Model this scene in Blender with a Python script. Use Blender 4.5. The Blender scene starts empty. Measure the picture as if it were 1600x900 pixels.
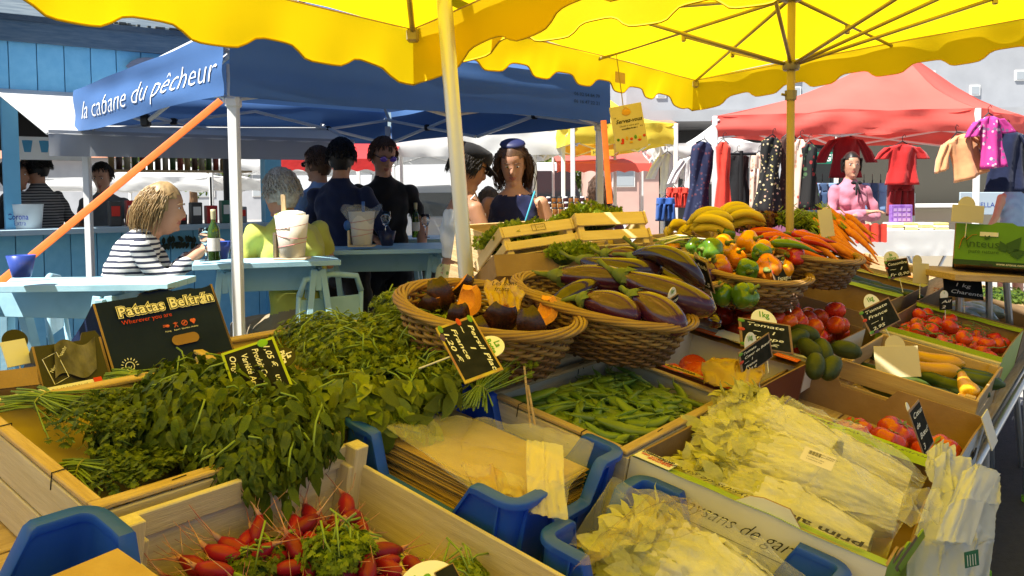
import bpy, bmesh, math, random
import numpy as np
from mathutils import Vector, Matrix, Euler, noise
from math import sin, cos, pi, radians, sqrt, atan, atan2, exp

SC = bpy.context.scene
COL = SC.collection
rng = random.Random(7)

# ------------------------------------------------------------------ camera
FPX, PPX, PPY, EYE = 1300.0, 800.0, 366.0, 1.38
pitch, roll = -atan(66 / FPX), radians(0.5)
_f = Vector((0, cos(pitch), sin(pitch))); _u = Vector((0, -sin(pitch), cos(pitch))); _r = Vector((1, 0, 0))
CR = _r * cos(roll) - _u * sin(roll); CU = _r * sin(roll) + _u * cos(roll); CF = _f
CAMP = Vector((0, 0, EYE))
cam_data = bpy.data.cameras.new('camera'); cam = bpy.data.objects.new('camera', cam_data); COL.objects.link(cam)
cam.matrix_world = Matrix(((CR.x, CU.x, -CF.x, 0), (CR.y, CU.y, -CF.y, 0), (CR.z, CU.z, -CF.z, EYE), (0, 0, 0, 1)))
cam_data.sensor_width = 36; cam_data.lens = FPX * 36 / 1600; cam_data.shift_y = -84 / 1600
cam_data.clip_start = 0.05; cam_data.clip_end = 900
SC.camera = cam

# ------------------------------------------------------------------ light
SUN_EL, SUN_AZ = radians(59), radians(-125)      # azimuth from +Y towards +X: the sun stands high on the left, a little behind
sdir = Vector((sin(SUN_AZ) * cos(SUN_EL), cos(SUN_AZ) * cos(SUN_EL), sin(SUN_EL)))
W = bpy.data.worlds.new('World'); SC.world = W; W.use_nodes = True
nt = W.node_tree; bg = nt.nodes['Background']
sk = nt.nodes.new('ShaderNodeTexSky'); sk.sky_type = 'NISHITA'; sk.sun_disc = False
sk.sun_elevation = SUN_EL; sk.sun_rotation = SUN_AZ; sk.air_density = 1.0; sk.dust_density = 1.2; sk.ozone_density = 1.0
nt.links.new(sk.outputs[0], bg.inputs[0]); bg.inputs[1].default_value = 0.06
sl = bpy.data.lights.new('sun', 'SUN'); sl.energy = 5.0; sl.angle = radians(0.53); sl.color = (1.0, 0.96, 0.88)
so = bpy.data.objects.new('sun', sl); COL.objects.link(so)
so.rotation_euler = (-sdir).to_track_quat('-Z', 'Y').to_euler(); so.location = (-6, -3, 12)
SC.view_settings.view_transform = 'Standard'; SC.view_settings.look = 'None'
SC.view_settings.exposure = 1.28; SC.view_settings.gamma = 1.0; SC.view_settings.use_curve_mapping = False
SC.render.engine = 'CYCLES'
cy = SC.cycles
cy.use_denoising = True
try: cy.denoiser = 'OPENIMAGEDENOISE'; cy.denoising_input_passes = 'RGB_ALBEDO_NORMAL'; cy.denoising_prefilter = 'ACCURATE'
except Exception: pass
cy.max_bounces = 8; cy.diffuse_bounces = 4; cy.glossy_bounces = 3; cy.transmission_bounces = 6; cy.transparent_max_bounces = 12
cy.caustics_reflective = False; cy.caustics_refractive = False; cy.sample_clamp_indirect = 6.0

# ------------------------------------------------------------------ geometry of the place
def ray(px, py): return CF + CR * ((px - PPX) / FPX) - CU * ((py - PPY) / FPX)
def atz(px, py, z): d = ray(px, py); return CAMP + d * ((z - EYE) / d.z)
def atd(px, py, dep): d = ray(px, py); return CAMP + d * (dep / d.y)
az, el = radians(36.7), radians(11.7)
U = Vector((sin(az), cos(az), 0)); V = Vector((-cos(az) * cos(el), sin(az) * cos(el), sin(el))); N = U.cross(V)
VH = Vector((-cos(az), sin(az), 0))
C0 = atz(1390, 880, 0.70)                       # front corner of the display, level with the crate rims
def W3(u, v, n=0): return C0 + U * u + V * v + N * n
def S(px, py, h=0):
    d = ray(px, py); o = C0 + Vector((0, 0, h)); return CAMP + d * (((o - CAMP).dot(N)) / d.dot(N))
def uvn(p): p = Vector(p) - C0; return p.dot(U), p.dot(V), p.dot(N)
def FR(u, v, n=0, rz=0):                        # frame of the sloping display: x along the stall, y towards its back, z off the slope
    p = W3(u, v, n)
    m = Matrix(((U.x, V.x, N.x, p.x), (U.y, V.y, N.y, p.y), (U.z, V.z, N.z, p.z), (0, 0, 0, 1)))
    return m @ Matrix.Rotation(rz, 4, 'Z')
def T(x, y, z, rz=0): return Matrix.Translation((x, y, z)) @ Matrix.Rotation(rz, 4, 'Z')
def axes(o, x, y, z=None):                      # matrix from origin and two in-plane directions (normalised, y made square to x)
    x = Vector(x).normalized(); y = Vector(y); y = (y - x * y.dot(x)).normalized(); z = x.cross(y)
    return Matrix(((x.x, y.x, z.x, o[0]), (x.y, y.y, z.y, o[1]), (x.z, y.z, z.z, o[2]), (0, 0, 0, 1)))
I4 = Matrix.Identity(4)

# ------------------------------------------------------------------ materials
MATS = {}
def mat(name, col, rough=.55, col2=None, scale=8, detail=3, bump=0, bscale=60, spec=.4, metal=0, transl=0, rnd=0, stretch=None,
        coat=0, sharp=None, gen=False, alpha=None, emit=0, trans=0, sheen=0, bstretch=None, sss=0, tcol=None, ior=1.45, wave=None, hue=0, isl=0):
    if name in MATS: return MATS[name]
    m = bpy.data.materials.new(name); m.use_nodes = True; MATS[name] = m
    n, l = m.node_tree.nodes, m.node_tree.links
    b = n['Principled BSDF']; out = n['Material Output']
    c4 = lambda c: (c[0], c[1], c[2], 1)
    b.inputs['Base Color'].default_value = c4(col); b.inputs['Roughness'].default_value = rough
    b.inputs['Specular IOR Level'].default_value = spec; b.inputs['Metallic'].default_value = metal
    b.inputs['Coat Weight'].default_value = coat; b.inputs['Transmission Weight'].default_value = trans; b.inputs['IOR'].default_value = ior
    b.inputs['Sheen Weight'].default_value = sheen
    if sss: b.inputs['Subsurface Weight'].default_value = sss; b.inputs['Subsurface Radius'].default_value = (.01, .006, .003)
    if emit: b.inputs['Emission Color'].default_value = c4(col); b.inputs['Emission Strength'].default_value = emit
    tc = n.new('ShaderNodeTexCoord'); mp = n.new('ShaderNodeMapping'); oi = n.new('ShaderNodeObjectInfo')
    l.new(tc.outputs['Generated' if gen else 'Object'], mp.inputs[0])
    cs = b.inputs['Base Color']; last = None
    if stretch: mp.inputs['Scale'].default_value = stretch
    if col2 is not None:
        if wave:
            tx = n.new('ShaderNodeTexWave'); tx.inputs['Scale'].default_value = scale; tx.inputs['Distortion'].default_value = wave
            tx.inputs['Detail'].default_value = detail; tx.bands_direction = 'Y'; l.new(mp.outputs[0], tx.inputs['Vector']); src = tx.outputs['Fac']
        else:
            tx = n.new('ShaderNodeTexNoise'); tx.noise_dimensions = '4D'; tx.inputs['Scale'].default_value = scale; tx.inputs['Detail'].default_value = detail
            l.new(mp.outputs[0], tx.inputs['Vector'])
            mw = n.new('ShaderNodeMath'); mw.operation = 'MULTIPLY'; mw.inputs[1].default_value = 37.0
            l.new(oi.outputs['Random'], mw.inputs[0]); l.new(mw.outputs[0], tx.inputs['W']); src = tx.outputs['Fac']
        rp = n.new('ShaderNodeValToRGB'); s0, s1 = sharp or (.35, .68)
        rp.color_ramp.elements[0].position = s0; rp.color_ramp.elements[1].position = s1
        rp.color_ramp.elements[0].color = c4(col); rp.color_ramp.elements[1].color = c4(col2)
        l.new(src, rp.inputs[0]); last = rp.outputs[0]
    if rnd or hue:
        hs = n.new('ShaderNodeHueSaturation'); hs.inputs['Color'].default_value = c4(col)
        if last: l.new(last, hs.inputs['Color'])
        mr = n.new('ShaderNodeMapRange'); mr.inputs['To Min'].default_value = 1 - rnd; mr.inputs['To Max'].default_value = 1 + rnd
        l.new(oi.outputs['Random'], mr.inputs[0]); l.new(mr.outputs[0], hs.inputs['Value'])
        if hue:
            m2 = n.new('ShaderNodeMath'); m2.operation = 'MULTIPLY'; m2.inputs[1].default_value = 7.31; m3 = n.new('ShaderNodeMath'); m3.operation = 'FRACT'
            m4 = n.new('ShaderNodeMapRange'); m4.inputs['To Min'].default_value = .5 - hue; m4.inputs['To Max'].default_value = .5 + hue
            l.new(oi.outputs['Random'], m2.inputs[0]); l.new(m2.outputs[0], m3.inputs[0]); l.new(m3.outputs[0], m4.inputs[0]); l.new(m4.outputs[0], hs.inputs['Hue'])
        last = hs.outputs[0]
    if isl:
        hs = n.new('ShaderNodeHueSaturation'); hs.inputs['Color'].default_value = c4(col)
        if last: l.new(last, hs.inputs['Color'])
        ge = n.new('ShaderNodeNewGeometry'); mr = n.new('ShaderNodeMapRange'); mr.inputs['To Min'].default_value = 1 - isl; mr.inputs['To Max'].default_value = 1 + isl
        m5 = n.new('ShaderNodeMapRange'); m5.inputs['To Min'].default_value = .51; m5.inputs['To Max'].default_value = .47
        l.new(ge.outputs['Random Per Island'], mr.inputs[0]); l.new(mr.outputs[0], hs.inputs['Value']); l.new(ge.outputs['Random Per Island'], m5.inputs[0]); l.new(m5.outputs[0], hs.inputs['Hue']); last = hs.outputs[0]
    if last: l.new(last, cs)
    if bump:
        bt = n.new('ShaderNodeTexNoise'); bt.inputs['Scale'].default_value = bscale; bt.inputs['Detail'].default_value = 3
        if bstretch or stretch:
            mp2 = n.new('ShaderNodeMapping'); mp2.inputs['Scale'].default_value = bstretch or stretch; l.new(tc.outputs['Object'], mp2.inputs[0]); l.new(mp2.outputs[0], bt.inputs['Vector'])
        else: l.new(tc.outputs['Object'], bt.inputs['Vector'])
        bp = n.new('ShaderNodeBump'); bp.inputs['Strength'].default_value = min(1, bump); bp.inputs['Distance'].default_value = .006 * max(1, bump)
        l.new(bt.outputs['Fac'], bp.inputs['Height']); l.new(bp.outputs[0], b.inputs['Normal'])
    sh = b.outputs[0]
    if transl:
        tr = n.new('ShaderNodeBsdfTranslucent'); tr.inputs[0].default_value = c4(tcol or col)
        if last and not tcol: l.new(last, tr.inputs[0])
        mx = n.new('ShaderNodeMixShader'); mx.inputs[0].default_value = transl
        l.new(sh, mx.inputs[1]); l.new(tr.outputs[0], mx.inputs[2]); sh = mx.outputs[0]
    if alpha is not None:
        tr = n.new('ShaderNodeBsdfTransparent'); mx = n.new('ShaderNodeMixShader'); mx.inputs[0].default_value = alpha
        l.new(tr.outputs[0], mx.inputs[1]); l.new(sh, mx.inputs[2]); sh = mx.outputs[0]
    if sh is not b.outputs[0]: l.new(sh, out.inputs['Surface'])
    return m

# ------------------------------------------------------------------ mesh building
def rot_to(d):                                  # rotation taking +Z to d
    return Vector(d).to_track_quat('Z', 'Y').to_matrix()
class MB:
    def __init__(s): s.v = []; s.f = []; s.mi = []
    def add(s, vs, fs, mi=0, M=None):
        o = len(s.v)
        if M is not None: vs = [M @ Vector(p) for p in vs]
        s.v.extend([tuple(p) for p in vs]); s.f.extend([tuple(i + o for i in f) for f in fs]); s.mi.extend([mi] * len(fs)); return s
    def box(s, c, size, M=None, mi=0, R=None):
        x, y, z = size[0] / 2, size[1] / 2, size[2] / 2
        vs = [Vector((a * x, b * y, d * z)) for d in (-1, 1) for b in (-1, 1) for a in (-1, 1)]
        if R is not None: vs = [R @ p for p in vs]
        vs = [p + Vector(c) for p in vs]
        return s.add(vs, [(0, 2, 3, 1), (4, 5, 7, 6), (0, 1, 5, 4), (2, 6, 7, 3), (0, 4, 6, 2), (1, 3, 7, 5)], mi, M)
    def bbox(s, c, size, b=.003, M=None, mi=0, R=None):          # box with chamfered edges
        x, y, z = size[0] / 2, size[1] / 2, size[2] / 2; b = min(b, x * .45, y * .45, z * .45)
        vs = []; key = {}
        for d in (-1, 1):
            for e in (-1, 1):
                for a in (-1, 1):
                    for ax in range(3):
                        p = [a * (x - b), e * (y - b), d * (z - b)]
                        p[ax] = (a * x, e * y, d * z)[ax]; key[(a, e, d, ax)] = len(vs); vs.append(Vector(p))
        k = lambda a, e, d, ax: key[(a, e, d, ax)]
        fs = []
        for ax in range(3):
            for sg in (-1, 1):
                q = [(-1, -1), (1, -1), (1, 1), (-1, 1)]
                f = []
                for (i, j) in q:
                    t = [0, 0, 0]; t[ax] = sg; t[(ax + 1) % 3] = i; t[(ax + 2) % 3] = j; f.append(k(*t, ax))
                fs.append(tuple(f if sg > 0 else f[::-1]))
        for ax in range(3):                                    # edges along ax
            a1, a2 = (ax + 1) % 3, (ax + 2) % 3
            for i in (-1, 1):
                for j in (-1, 1):
                    t0 = [0, 0, 0]; t1 = [0, 0, 0]; t0[ax] = -1; t1[ax] = 1
                    for t in (t0, t1): t[a1] = i; t[a2] = j
                    f = (k(*t0, a1), k(*t1, a1), k(*t1, a2), k(*t0, a2)); fs.append(f if i * j < 0 else f[::-1])
        for a in (-1, 1):
            for e in (-1, 1):
                for d in (-1, 1):
                    f = (k(a, e, d, 0), k(a, e, d, 1), k(a, e, d, 2)); fs.append(f if a * e * d > 0 else f[::-1])
        if R is not None: vs = [R @ p for p in vs]
        vs = [p + Vector(c) for p in vs]
        return s.add(vs, fs, mi, M)
    def tube(s, pts, r, n=8, cap=True, mi=0, M=None, flat=1.0, side=None):
        pts = [Vector(p) for p in pts]; K = len(pts)
        rr = r if isinstance(r, (list, tuple)) else [r] * K
        vs = []; fs = []; prev = None
        for i, p in enumerate(pts):
            t = (pts[min(i + 1, K - 1)] - pts[max(i - 1, 0)])
            t = t.normalized() if t.length > 1e-9 else Vector((0, 0, 1))
            if prev is None:
                a = Vector(side) if side is not None else (Vector((0, 0, 1)) if abs(t.z) < .9 else Vector((1, 0, 0)))
                x = t.cross(a).normalized() if side is None else (a - t * a.dot(t)).normalized()
            else: x = (prev - t * prev.dot(t)).normalized()
            y = t.cross(x); prev = x
            for j in range(n):
                an = 2 * pi * j / n; vs.append(p + x * (cos(an) * rr[i]) + y * (sin(an) * rr[i] * flat))
        for i in range(K - 1):
            for j in range(n):
                a, b = i * n + j, i * n + (j + 1) % n; fs.append((a, b, b + n, a + n))
        if cap: fs.append(tuple(range(n))[::-1]); fs.append(tuple((K - 1) * n + j for j in range(n)))
        return s.add(vs, fs, mi, M)
    def ring(s, pts, r, n=6, mi=0, M=None):                     # closed tube
        pts = [Vector(p) for p in pts]; K = len(pts); vs = []; fs = []
        for i, p in enumerate(pts):
            t = (pts[(i + 1) % K] - pts[i - 1]).normalized(); a = Vector((0, 0, 1)) if abs(t.z) < .9 else Vector((1, 0, 0))
            x = t.cross(a).normalized(); y = t.cross(x)
            for j in range(n):
                an = 2 * pi * j / n; vs.append(p + x * (cos(an) * r) + y * (sin(an) * r))
        for i in range(K):
            for j in range(n):
                a, b = i * n + j, i * n + (j + 1) % n; c, d = ((i + 1) % K) * n + j, ((i + 1) % K) * n + (j + 1) % n; fs.append((a, b, d, c))
        return s.add(vs, fs, mi, M)
    def lathe(s, prof, n=16, mi=0, M=None, lobes=0, amp=0, cap=(True, True), sx=1, sy=1):
        vs = []; fs = []; K = len(prof)
        for (r, z) in prof:
            for j in range(n):
                a = 2 * pi * j / n; q = r * (1 + (amp * (abs(cos(lobes * a / 2)) - .6) if lobes else 0)); vs.append(Vector((q * cos(a) * sx, q * sin(a) * sy, z)))
        for i in range(K - 1):
            for j in range(n):
                a, b = i * n + j, i * n + (j + 1) % n; fs.append((a, b, b + n, a + n))
        if cap[0]: fs.append(tuple(range(n))[::-1])
        if cap[1]: fs.append(tuple((K - 1) * n + j for j in range(n)))
        return s.add(vs, fs, mi, M)
    def ball(s, c, r, n=12, m=8, mi=0, M=None, fn=None):
        rx, ry, rz = r if isinstance(r, (tuple, list)) else (r, r, r)
        vs = []; fs = []; cc = Vector(c)
        for i in range(m + 1):
            th = pi * (i + .0001) / (m + .0002)
            for j in range(n):
                a = 2 * pi * j / n; d = Vector((sin(th) * cos(a), sin(th) * sin(a), -cos(th)))
                k = fn(d) if fn else 1; vs.append(cc + Vector((d.x * rx, d.y * ry, d.z * rz)) * k)
        for i in range(m):
            for j in range(n):
                a, b = i * n + j, i * n + (j + 1) % n; fs.append((a, b, b + n, a + n))
        return s.add(vs, fs, mi, M)
    def grid(s, fn, nu, nv, mi=0, M=None, thick=0):             # fn(a,b) -> point, a,b in 0..1
        vs = [Vector(fn(i / nu, j / nv)) for j in range(nv + 1) for i in range(nu + 1)]
        fs = [(j * (nu + 1) + i, j * (nu + 1) + i + 1, (j + 1) * (nu + 1) + i + 1, (j + 1) * (nu + 1) + i) for j in range(nv) for i in range(nu)]
        return s.add(vs, fs, mi, M)
    def build(s, name, m, parent=None, smooth=False, M=None, autos=None):
        me = bpy.data.meshes.new(name); me.from_pydata(s.v, [], s.f)
        ms = m if isinstance(m, (list, tuple)) else [m]
        for k in ms: me.materials.append(k)
        if len(ms) > 1: me.polygons.foreach_set('material_index', s.mi)
        if smooth: me.polygons.foreach_set('use_smooth', [True] * len(s.f))
        if autos is not None:
            me.polygons.foreach_set('use_smooth', [True] * len(s.f)); 
            try: me.set_sharp_from_angle(angle=radians(autos))
            except Exception: pass
        me.update()
        return link(name, me, parent, M)
def link(name, me, parent=None, M=None):
    o = bpy.data.objects.new(name, me); COL.objects.link(o)
    if parent is not None: o.parent = parent
    if M is not None: o.matrix_local = M
    return o
def tag(o, label=None, cat=None, group=None, kind=None):
    if label: o['label'] = label
    if cat: o['category'] = cat
    if group: o['group'] = group
    if kind: o['kind'] = kind
    return o
def thing(name, label, cat, M=I4, group=None):
    o = bpy.data.objects.new(name, None); COL.objects.link(o); o.empty_display_size = .1; o.matrix_world = M
    return tag(o, label, cat, group)
def put(name, me, M, label, cat, group=None):
    o = link(name, me, None, M); return tag(o, label, cat, group)
def plank(parent, name, p0, p1, w, t, up, m, b=.002):           # a board with its own grain: local x along its length, z its thickness direction = up
    p0, p1 = Vector(p0), Vector(p1); x = (p1 - p0); L = x.length; x.normalize()
    z = Vector(up); z = (z - x * z.dot(x)).normalized(); y = z.cross(x); c = (p0 + p1) / 2
    M = Matrix(((x.x, y.x, z.x, c.x), (x.y, y.y, z.y, c.y), (x.z, y.z, z.z, c.z), (0, 0, 0, 1)))
    return MB().bbox((0, 0, 0), (L, w, t), b).build(name, m, parent, M=M)
def text_mesh(s, size, shear=0, bold=0, align='LEFT', depth=.0, space=1.0):
    cu = bpy.data.curves.new('lettering', 'FONT'); cu.body = s; cu.size = size; cu.shear = shear; cu.offset = bold; cu.align_x = align; cu.align_y = 'CENTER'
    cu.resolution_u = 2; cu.extrude = depth; cu.space_character = space
    o = bpy.data.objects.new('lettering', cu); COL.objects.link(o)
    me = bpy.data.meshes.new_from_object(o); COL.objects.unlink(o); bpy.data.objects.remove(o); bpy.data.curves.remove(cu); me.name = 'lettering'
    return me
def text(parent, s, size, M, m, shear=0, bold=0, align='LEFT', name='lettering', sx=1.0, space=1.0, depth=.0):
    me = text_mesh(s, size, shear, bold, align, depth, space); me.materials.clear(); me.materials.append(m)
    if sx != 1.0:
        for q in me.vertices: q.co.x *= sx
    return link(name, me, parent, M)
def texts(parent, items, m, name='lettering'):                   # several lines (string, size, x, y, z, shear, bold, align, sx) as one printed part
    for it in items:
        s, size, x, y, z, sh, bo, al, sx = (list(it) + [0, 0, 'LEFT', 1.0][len(it) - 5:])[:9]
        me = text_mesh(s, size, sh, bo, al)
        for q in me.vertices: q.co = Vector((q.co.x * sx + x, q.co.y + y, z))
        me.materials.clear(); me.materials.append(m); link(name, me, parent)
def nz(p, s=1.0): return noise.noise(Vector(p) * s)
def lerp(a, b, t): return a + (b - a) * t
def copy_tree(o, parent=None):
    c = o.copy(); COL.objects.link(c)
    if parent is not None: c.parent = parent
    for ch in list(o.children): copy_tree(ch, c)
    return c
# ------------------------------------------------------------------ the palette
m_wood = mat('crate_wood', (.42, .29, .14), .7, (.58, .43, .24), 9, 5, .35, 40, stretch=(1.2, 14, 14), rnd=.12)
m_pale = mat('pale_poplar', (.55, .47, .33), .75, (.68, .6, .45), 8, 5, .3, 40, stretch=(1.0, 14, 14), rnd=.1)
m_knot = mat('knotty_pine', (.45, .29, .13), .65, (.62, .44, .22), 5, 4, .2, 30, stretch=(.8, 7, 7), rnd=.08, wave=None)
m_card = mat('brown_cardboard', (.27, .17, .085), .85, (.33, .215, .115), 14, 4, .15, 90, rnd=.06)
m_cardw = mat('white_board', (.72, .71, .68), .6, (.64, .63, .6), 7, 4, .08, 50)
m_carddark = mat('navy_print_board', (.010, .018, .055), .75, (.014, .024, .065), 9, 4, .1, 60, spec=.08)
m_grab = mat('lime_print', (.33, .47, .02), .55, (.28, .42, .018), 12, 3)
m_kraft = mat('kraft_paper', (.50, .33, .12), .75, (.57, .39, .16), 22, 5, .12, 120, rnd=.06, transl=.12)
m_kraftd = mat('kraft_edge', (.33, .21, .08), .85, (.46, .31, .12), 60, 3, stretch=(.3, .3, 40))
m_blue = mat('blue_plastic', (.014, .075, .50), .42, (.018, .09, .55), 6, 4, .06, 90, rnd=.05)
m_metal = mat('steel_tube', (.55, .56, .58), .3, metal=.9)
m_white = mat('white_paint_metal', (.75, .75, .73), .4, (.66, .66, .64), 5, 4)
m_cream = mat('cream_pole', (.80, .80, .80), .32, (.72, .72, .7), 4, 4, stretch=(1, 1, .3), metal=.55)
m_yel = mat('yellow_canvas', (.82, .56, .004), .8, (.76, .50, .003), 1.4, 5, .7, 3.5, transl=.62, tcol=(.95, .66, .005), spec=.15)
m_yel2 = mat('yellow_valance', (.80, .58, .004), .8, (.75, .53, .003), 1.4, 5, .3, 7, transl=.56, tcol=(.92, .66, .005), spec=.15)
m_yelfar = mat('pale_yellow_canvas', (.82, .66, .08), .8, (.75, .59, .06), 2, 4, .1, 7, transl=.35)
m_tentblue = mat('blue_canvas', (.075, .165, .38), .6, (.06, .14, .33), 1.6, 4, .15, 8, transl=.12, spec=.3)
m_tentred = mat('coral_canvas', (.80, .16, .13), .7, (.74, .13, .105), 1.5, 4, .15, 7, transl=.3, spec=.25)
m_tentwhite = mat('white_canvas', (.74, .74, .73), .75, (.66, .66, .65), 1.5, 4, .1, 7, transl=.3)
m_awng = mat('grey_awning', (.42, .43, .45), .7, (.36, .37, .39), 2, 4, .1, 9, transl=.2)
m_cab = mat('cyan_painted_boards', (.24, .60, .83), .6, (.19, .53, .77), 4, 5, .12, 18, stretch=(4, 4, .6), rnd=.05)
m_cabtrim = mat('blue_painted_trim', (.15, .42, .64), .55, (.12, .37, .58), 6, 5, .1, 25)
m_tab = mat('pale_blue_table_paint', (.35, .58, .68), .5, (.25, .45, .54), 7, 9, .15, 30, rnd=.05, sharp=(.5, .72))
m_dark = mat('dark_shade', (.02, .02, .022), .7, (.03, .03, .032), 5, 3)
m_black = mat('black_plastic', (.012, .012, .013), .4)
m_slate = mat('slate_board', (.014, .016, .017), .85, (.024, .026, .027), 40, 5, spec=.05)
m_chalk = mat('chalk', (.75, .75, .72), .9)
m_chalkw = mat('white_print', (.8, .8, .78), .7)
m_ink = mat('black_print', (.015, .014, .013), .6)
m_redp = mat('red_print', (.55, .03, .02), .6)
m_org = mat('orange_strap_webbing', (.85, .17, .02), .6, (.75, .14, .016), 30, 3)
m_asph = mat('asphalt', (.045, .045, .047), .85, (.06, .06, .06), 40, 6, .5, 180)
m_pave = mat('pale_paving', (.34, .33, .31), .85, (.28, .27, .255), 2.5, 6, .2, 120)
m_glass = mat('clear_glass', (.95, .97, .96), .03, trans=1, ior=1.45)
m_bot = mat('green_bottle_glass', (.06, .14, .015), .08, trans=.6, coat=.5)
m_skin = mat('tanned_skin', (.46, .235, .145), .5, (.5, .265, .17), 14, 3, sss=.08)
m_skin2 = mat('brown_skin', (.33, .16, .09), .5, (.37, .185, .11), 14, 3, sss=.08)
def film_mat(name, base, tint, rough, bs):
    m = mat(name, tint, rough, bump=1.0, bscale=bs, alpha=base, spec=1.0); n, l = m.node_tree.nodes, m.node_tree.links
    lw = n.new('ShaderNodeLayerWeight'); fr = n.new('ShaderNodeMath'); fr.operation = 'POWER'; fr.inputs[1].default_value = 3.0; l.new(lw.outputs['Facing'], fr.inputs[0]); bp = [q for q in n if q.type == 'BUMP'][0]; l.new(bp.outputs[0], lw.inputs['Normal'])
    ma = n.new('ShaderNodeMath'); ma.operation = 'MULTIPLY_ADD'; ma.inputs[1].default_value = .55; ma.inputs[2].default_value = base; ma.use_clamp = True; l.new(fr.outputs[0], ma.inputs[0])
    mx = [q for q in n if q.type == 'MIX_SHADER'][-1]; l.new(ma.outputs[0], mx.inputs[0]); n['Principled BSDF'].inputs['Metallic'].default_value = .0; return m
m_film = film_mat('clear_film', .07, (.9, .9, .86), .05, 38)
m_bag = mat('white_bag_film', (.72, .74, .76), .3, (.66, .69, .72), 6, 4, .5, 22, transl=.35, spec=.5)
m_bagt = mat('hazy_bag_film', (.78, .76, .68), .28, bump=.6, bscale=22, alpha=.24, spec=.9)
# produce
m_tom = mat('tomato_skin', (.58, .04, .012), .25, (.62, .09, .018), 9, 3, spec=.5, rnd=.14, hue=.012, coat=.15)
m_beef = mat('beef_tomato_skin', (.50, .06, .014), .25, (.42, .03, .012), 14, 3, spec=.6, rnd=.15, coat=.3)
m_stem = mat('green_stem', (.11, .17, .03), .6, (.17, .2, .06), 30, 4, rnd=.2)
m_aub = mat('striped_aubergine_skin', (.055, .009, .035), .2, (.28, .14, .14), 13, 4, spec=.6, stretch=(9, 9, .7), sharp=(.54, .86), coat=.4, rnd=.2)
m_aubd = mat('dark_aubergine_skin', (.018, .006, .014), .16, (.035, .01, .022), 6, 3, spec=.7, coat=.4)
m_pepy = mat('yellow_pepper_skin', (.72, .36, .008), .2, (.76, .28, .008), 6, 2, spec=.6, coat=.35)
m_pepo = mat('orange_pepper_skin', (.70, .15, .012), .2, (.66, .24, .015), 6, 2, spec=.6, coat=.35)
m_pepg = mat('green_pepper_skin', (.05, .14, .012), .2, (.09, .2, .02), 6, 2, spec=.6, coat=.35)
m_pepr = mat('red_pepper_skin', (.5, .018, .012), .18, (.42, .03, .014), 6, 2, spec=.6, coat=.4)
m_pepm = mat('mixed_pepper_skin', (.50, .06, .014), .2, (.12, .16, .02), 7, 2, spec=.6, sharp=(.45, .62), coat=.35)
m_ban = mat('banana_skin', (.62, .45, .03), .45, (.5, .42, .05), 7, 3, rnd=.1)
m_bant = mat('banana_tip', (.12, .09, .03), .7)
m_car = mat('carrot_skin', (.62, .2, .03), .5, (.52, .15, .025), 18, 3, stretch=(1, 1, 4), rnd=.1)
m_rad = mat('radish_skin', (.28, .007, .03), .4, (.19, .006, .022), 24, 4, spec=.4, rnd=.25)
m_radtip = mat('radish_root', (.40, .10, .09), .55, (.6, .4, .33), 30, 2)
m_pea = mat('pea_pod_skin', (.12, .20, .018), .38, (.18, .27, .03), 12, 3, spec=.5, rnd=.18, hue=.012)
m_zuc = mat('courgette_skin', (.025, .06, .012), .35, (.06, .1, .025), 30, 4, spec=.5, rnd=.15)
m_zucy = mat('yellow_courgette_skin', (.68, .38, .02), .35, (.62, .32, .015), 10, 3, spec=.5)
m_avo = mat('green_gourd_skin', (.022, .04, .010), .5, (.045, .065, .016), 16, 4, .3, 60, rnd=.15)
m_mint = mat('mint_leaf', (.07, .14, .011), .5, (.14, .205, .018), 40, 4, .5, 120, transl=.25, rnd=.3, spec=.35, isl=.35)
m_pars = mat('parsley_leaf', (.2, .27, .02), .5, (.1, .17, .014), 14, 3, transl=.3, spec=.3, isl=.4)
m_pars2 = mat('dark_parsley_leaf', (.065, .125, .013), .55, (.11, .165, .018), 14, 3, transl=.25, spec=.3, isl=.4)
m_basil = mat('broad_herb_leaf', (.12, .19, .016), .45, (.18, .24, .028), 40, 4, .4, 120, transl=.28, rnd=.3, spec=.35, isl=.35)
m_stalk = mat('pale_green_stalk', (.24, .34, .07), .5, (.17, .28, .045), 22, 3)
m_lett = mat('lettuce_leaf', (.26, .36, .03), .5, (.15, .25, .02), 16, 3, transl=.35, spec=.3, isl=.35)
m_napa = mat('pale_cabbage_leaf', (.70, .68, .38), .42, (.82, .80, .66), 12, 5, .6, 45, transl=.25, sharp=(.35, .6))
m_napag = mat('cabbage_frill', (.58, .58, .14), .5, (.70, .66, .3), 22, 5, 1.0, 70, transl=.3)
m_napaw = mat('white_cabbage_rib', (.74, .72, .55), .4, (.68, .66, .4), 8, 3, .5, 40, transl=.12)
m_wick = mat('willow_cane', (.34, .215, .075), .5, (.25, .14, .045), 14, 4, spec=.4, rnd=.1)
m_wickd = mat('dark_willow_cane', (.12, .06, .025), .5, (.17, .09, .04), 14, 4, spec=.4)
m_wrap = mat('orange_fruit_paper', (.50, .25, .04), .55, (.42, .13, .03), 12, 4, .3, 30, transl=.3)
m_amb = mat('yellow_printed_bag', (.66, .45, .06), .35, (.6, .36, .04), 9, 3, .3, 30, transl=.3, spec=.6)
m_lin = mat('yellow_crate_paper', (.74, .56, .16), .75, (.66, .48, .12), 14, 4, .15, 60, transl=.15)
# ------------------------------------------------------------------ ground
g = MB().grid(lambda a, b: (-150 + 300 * a, -60 + 400 * b, 0), 4, 4).build('ground', m_asph); tag(g, kind='structure')
pv = MB().add([(-60, 6.6, .004), (1.2, 6.6, .004), (2.6, 5.2, .004), (60, 5.2, .004), (60, 75, .004), (-60, 75, .004)], [(0, 1, 2, 3, 4, 5)]).build('pavement', m_pave); tag(pv, kind='structure')

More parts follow.
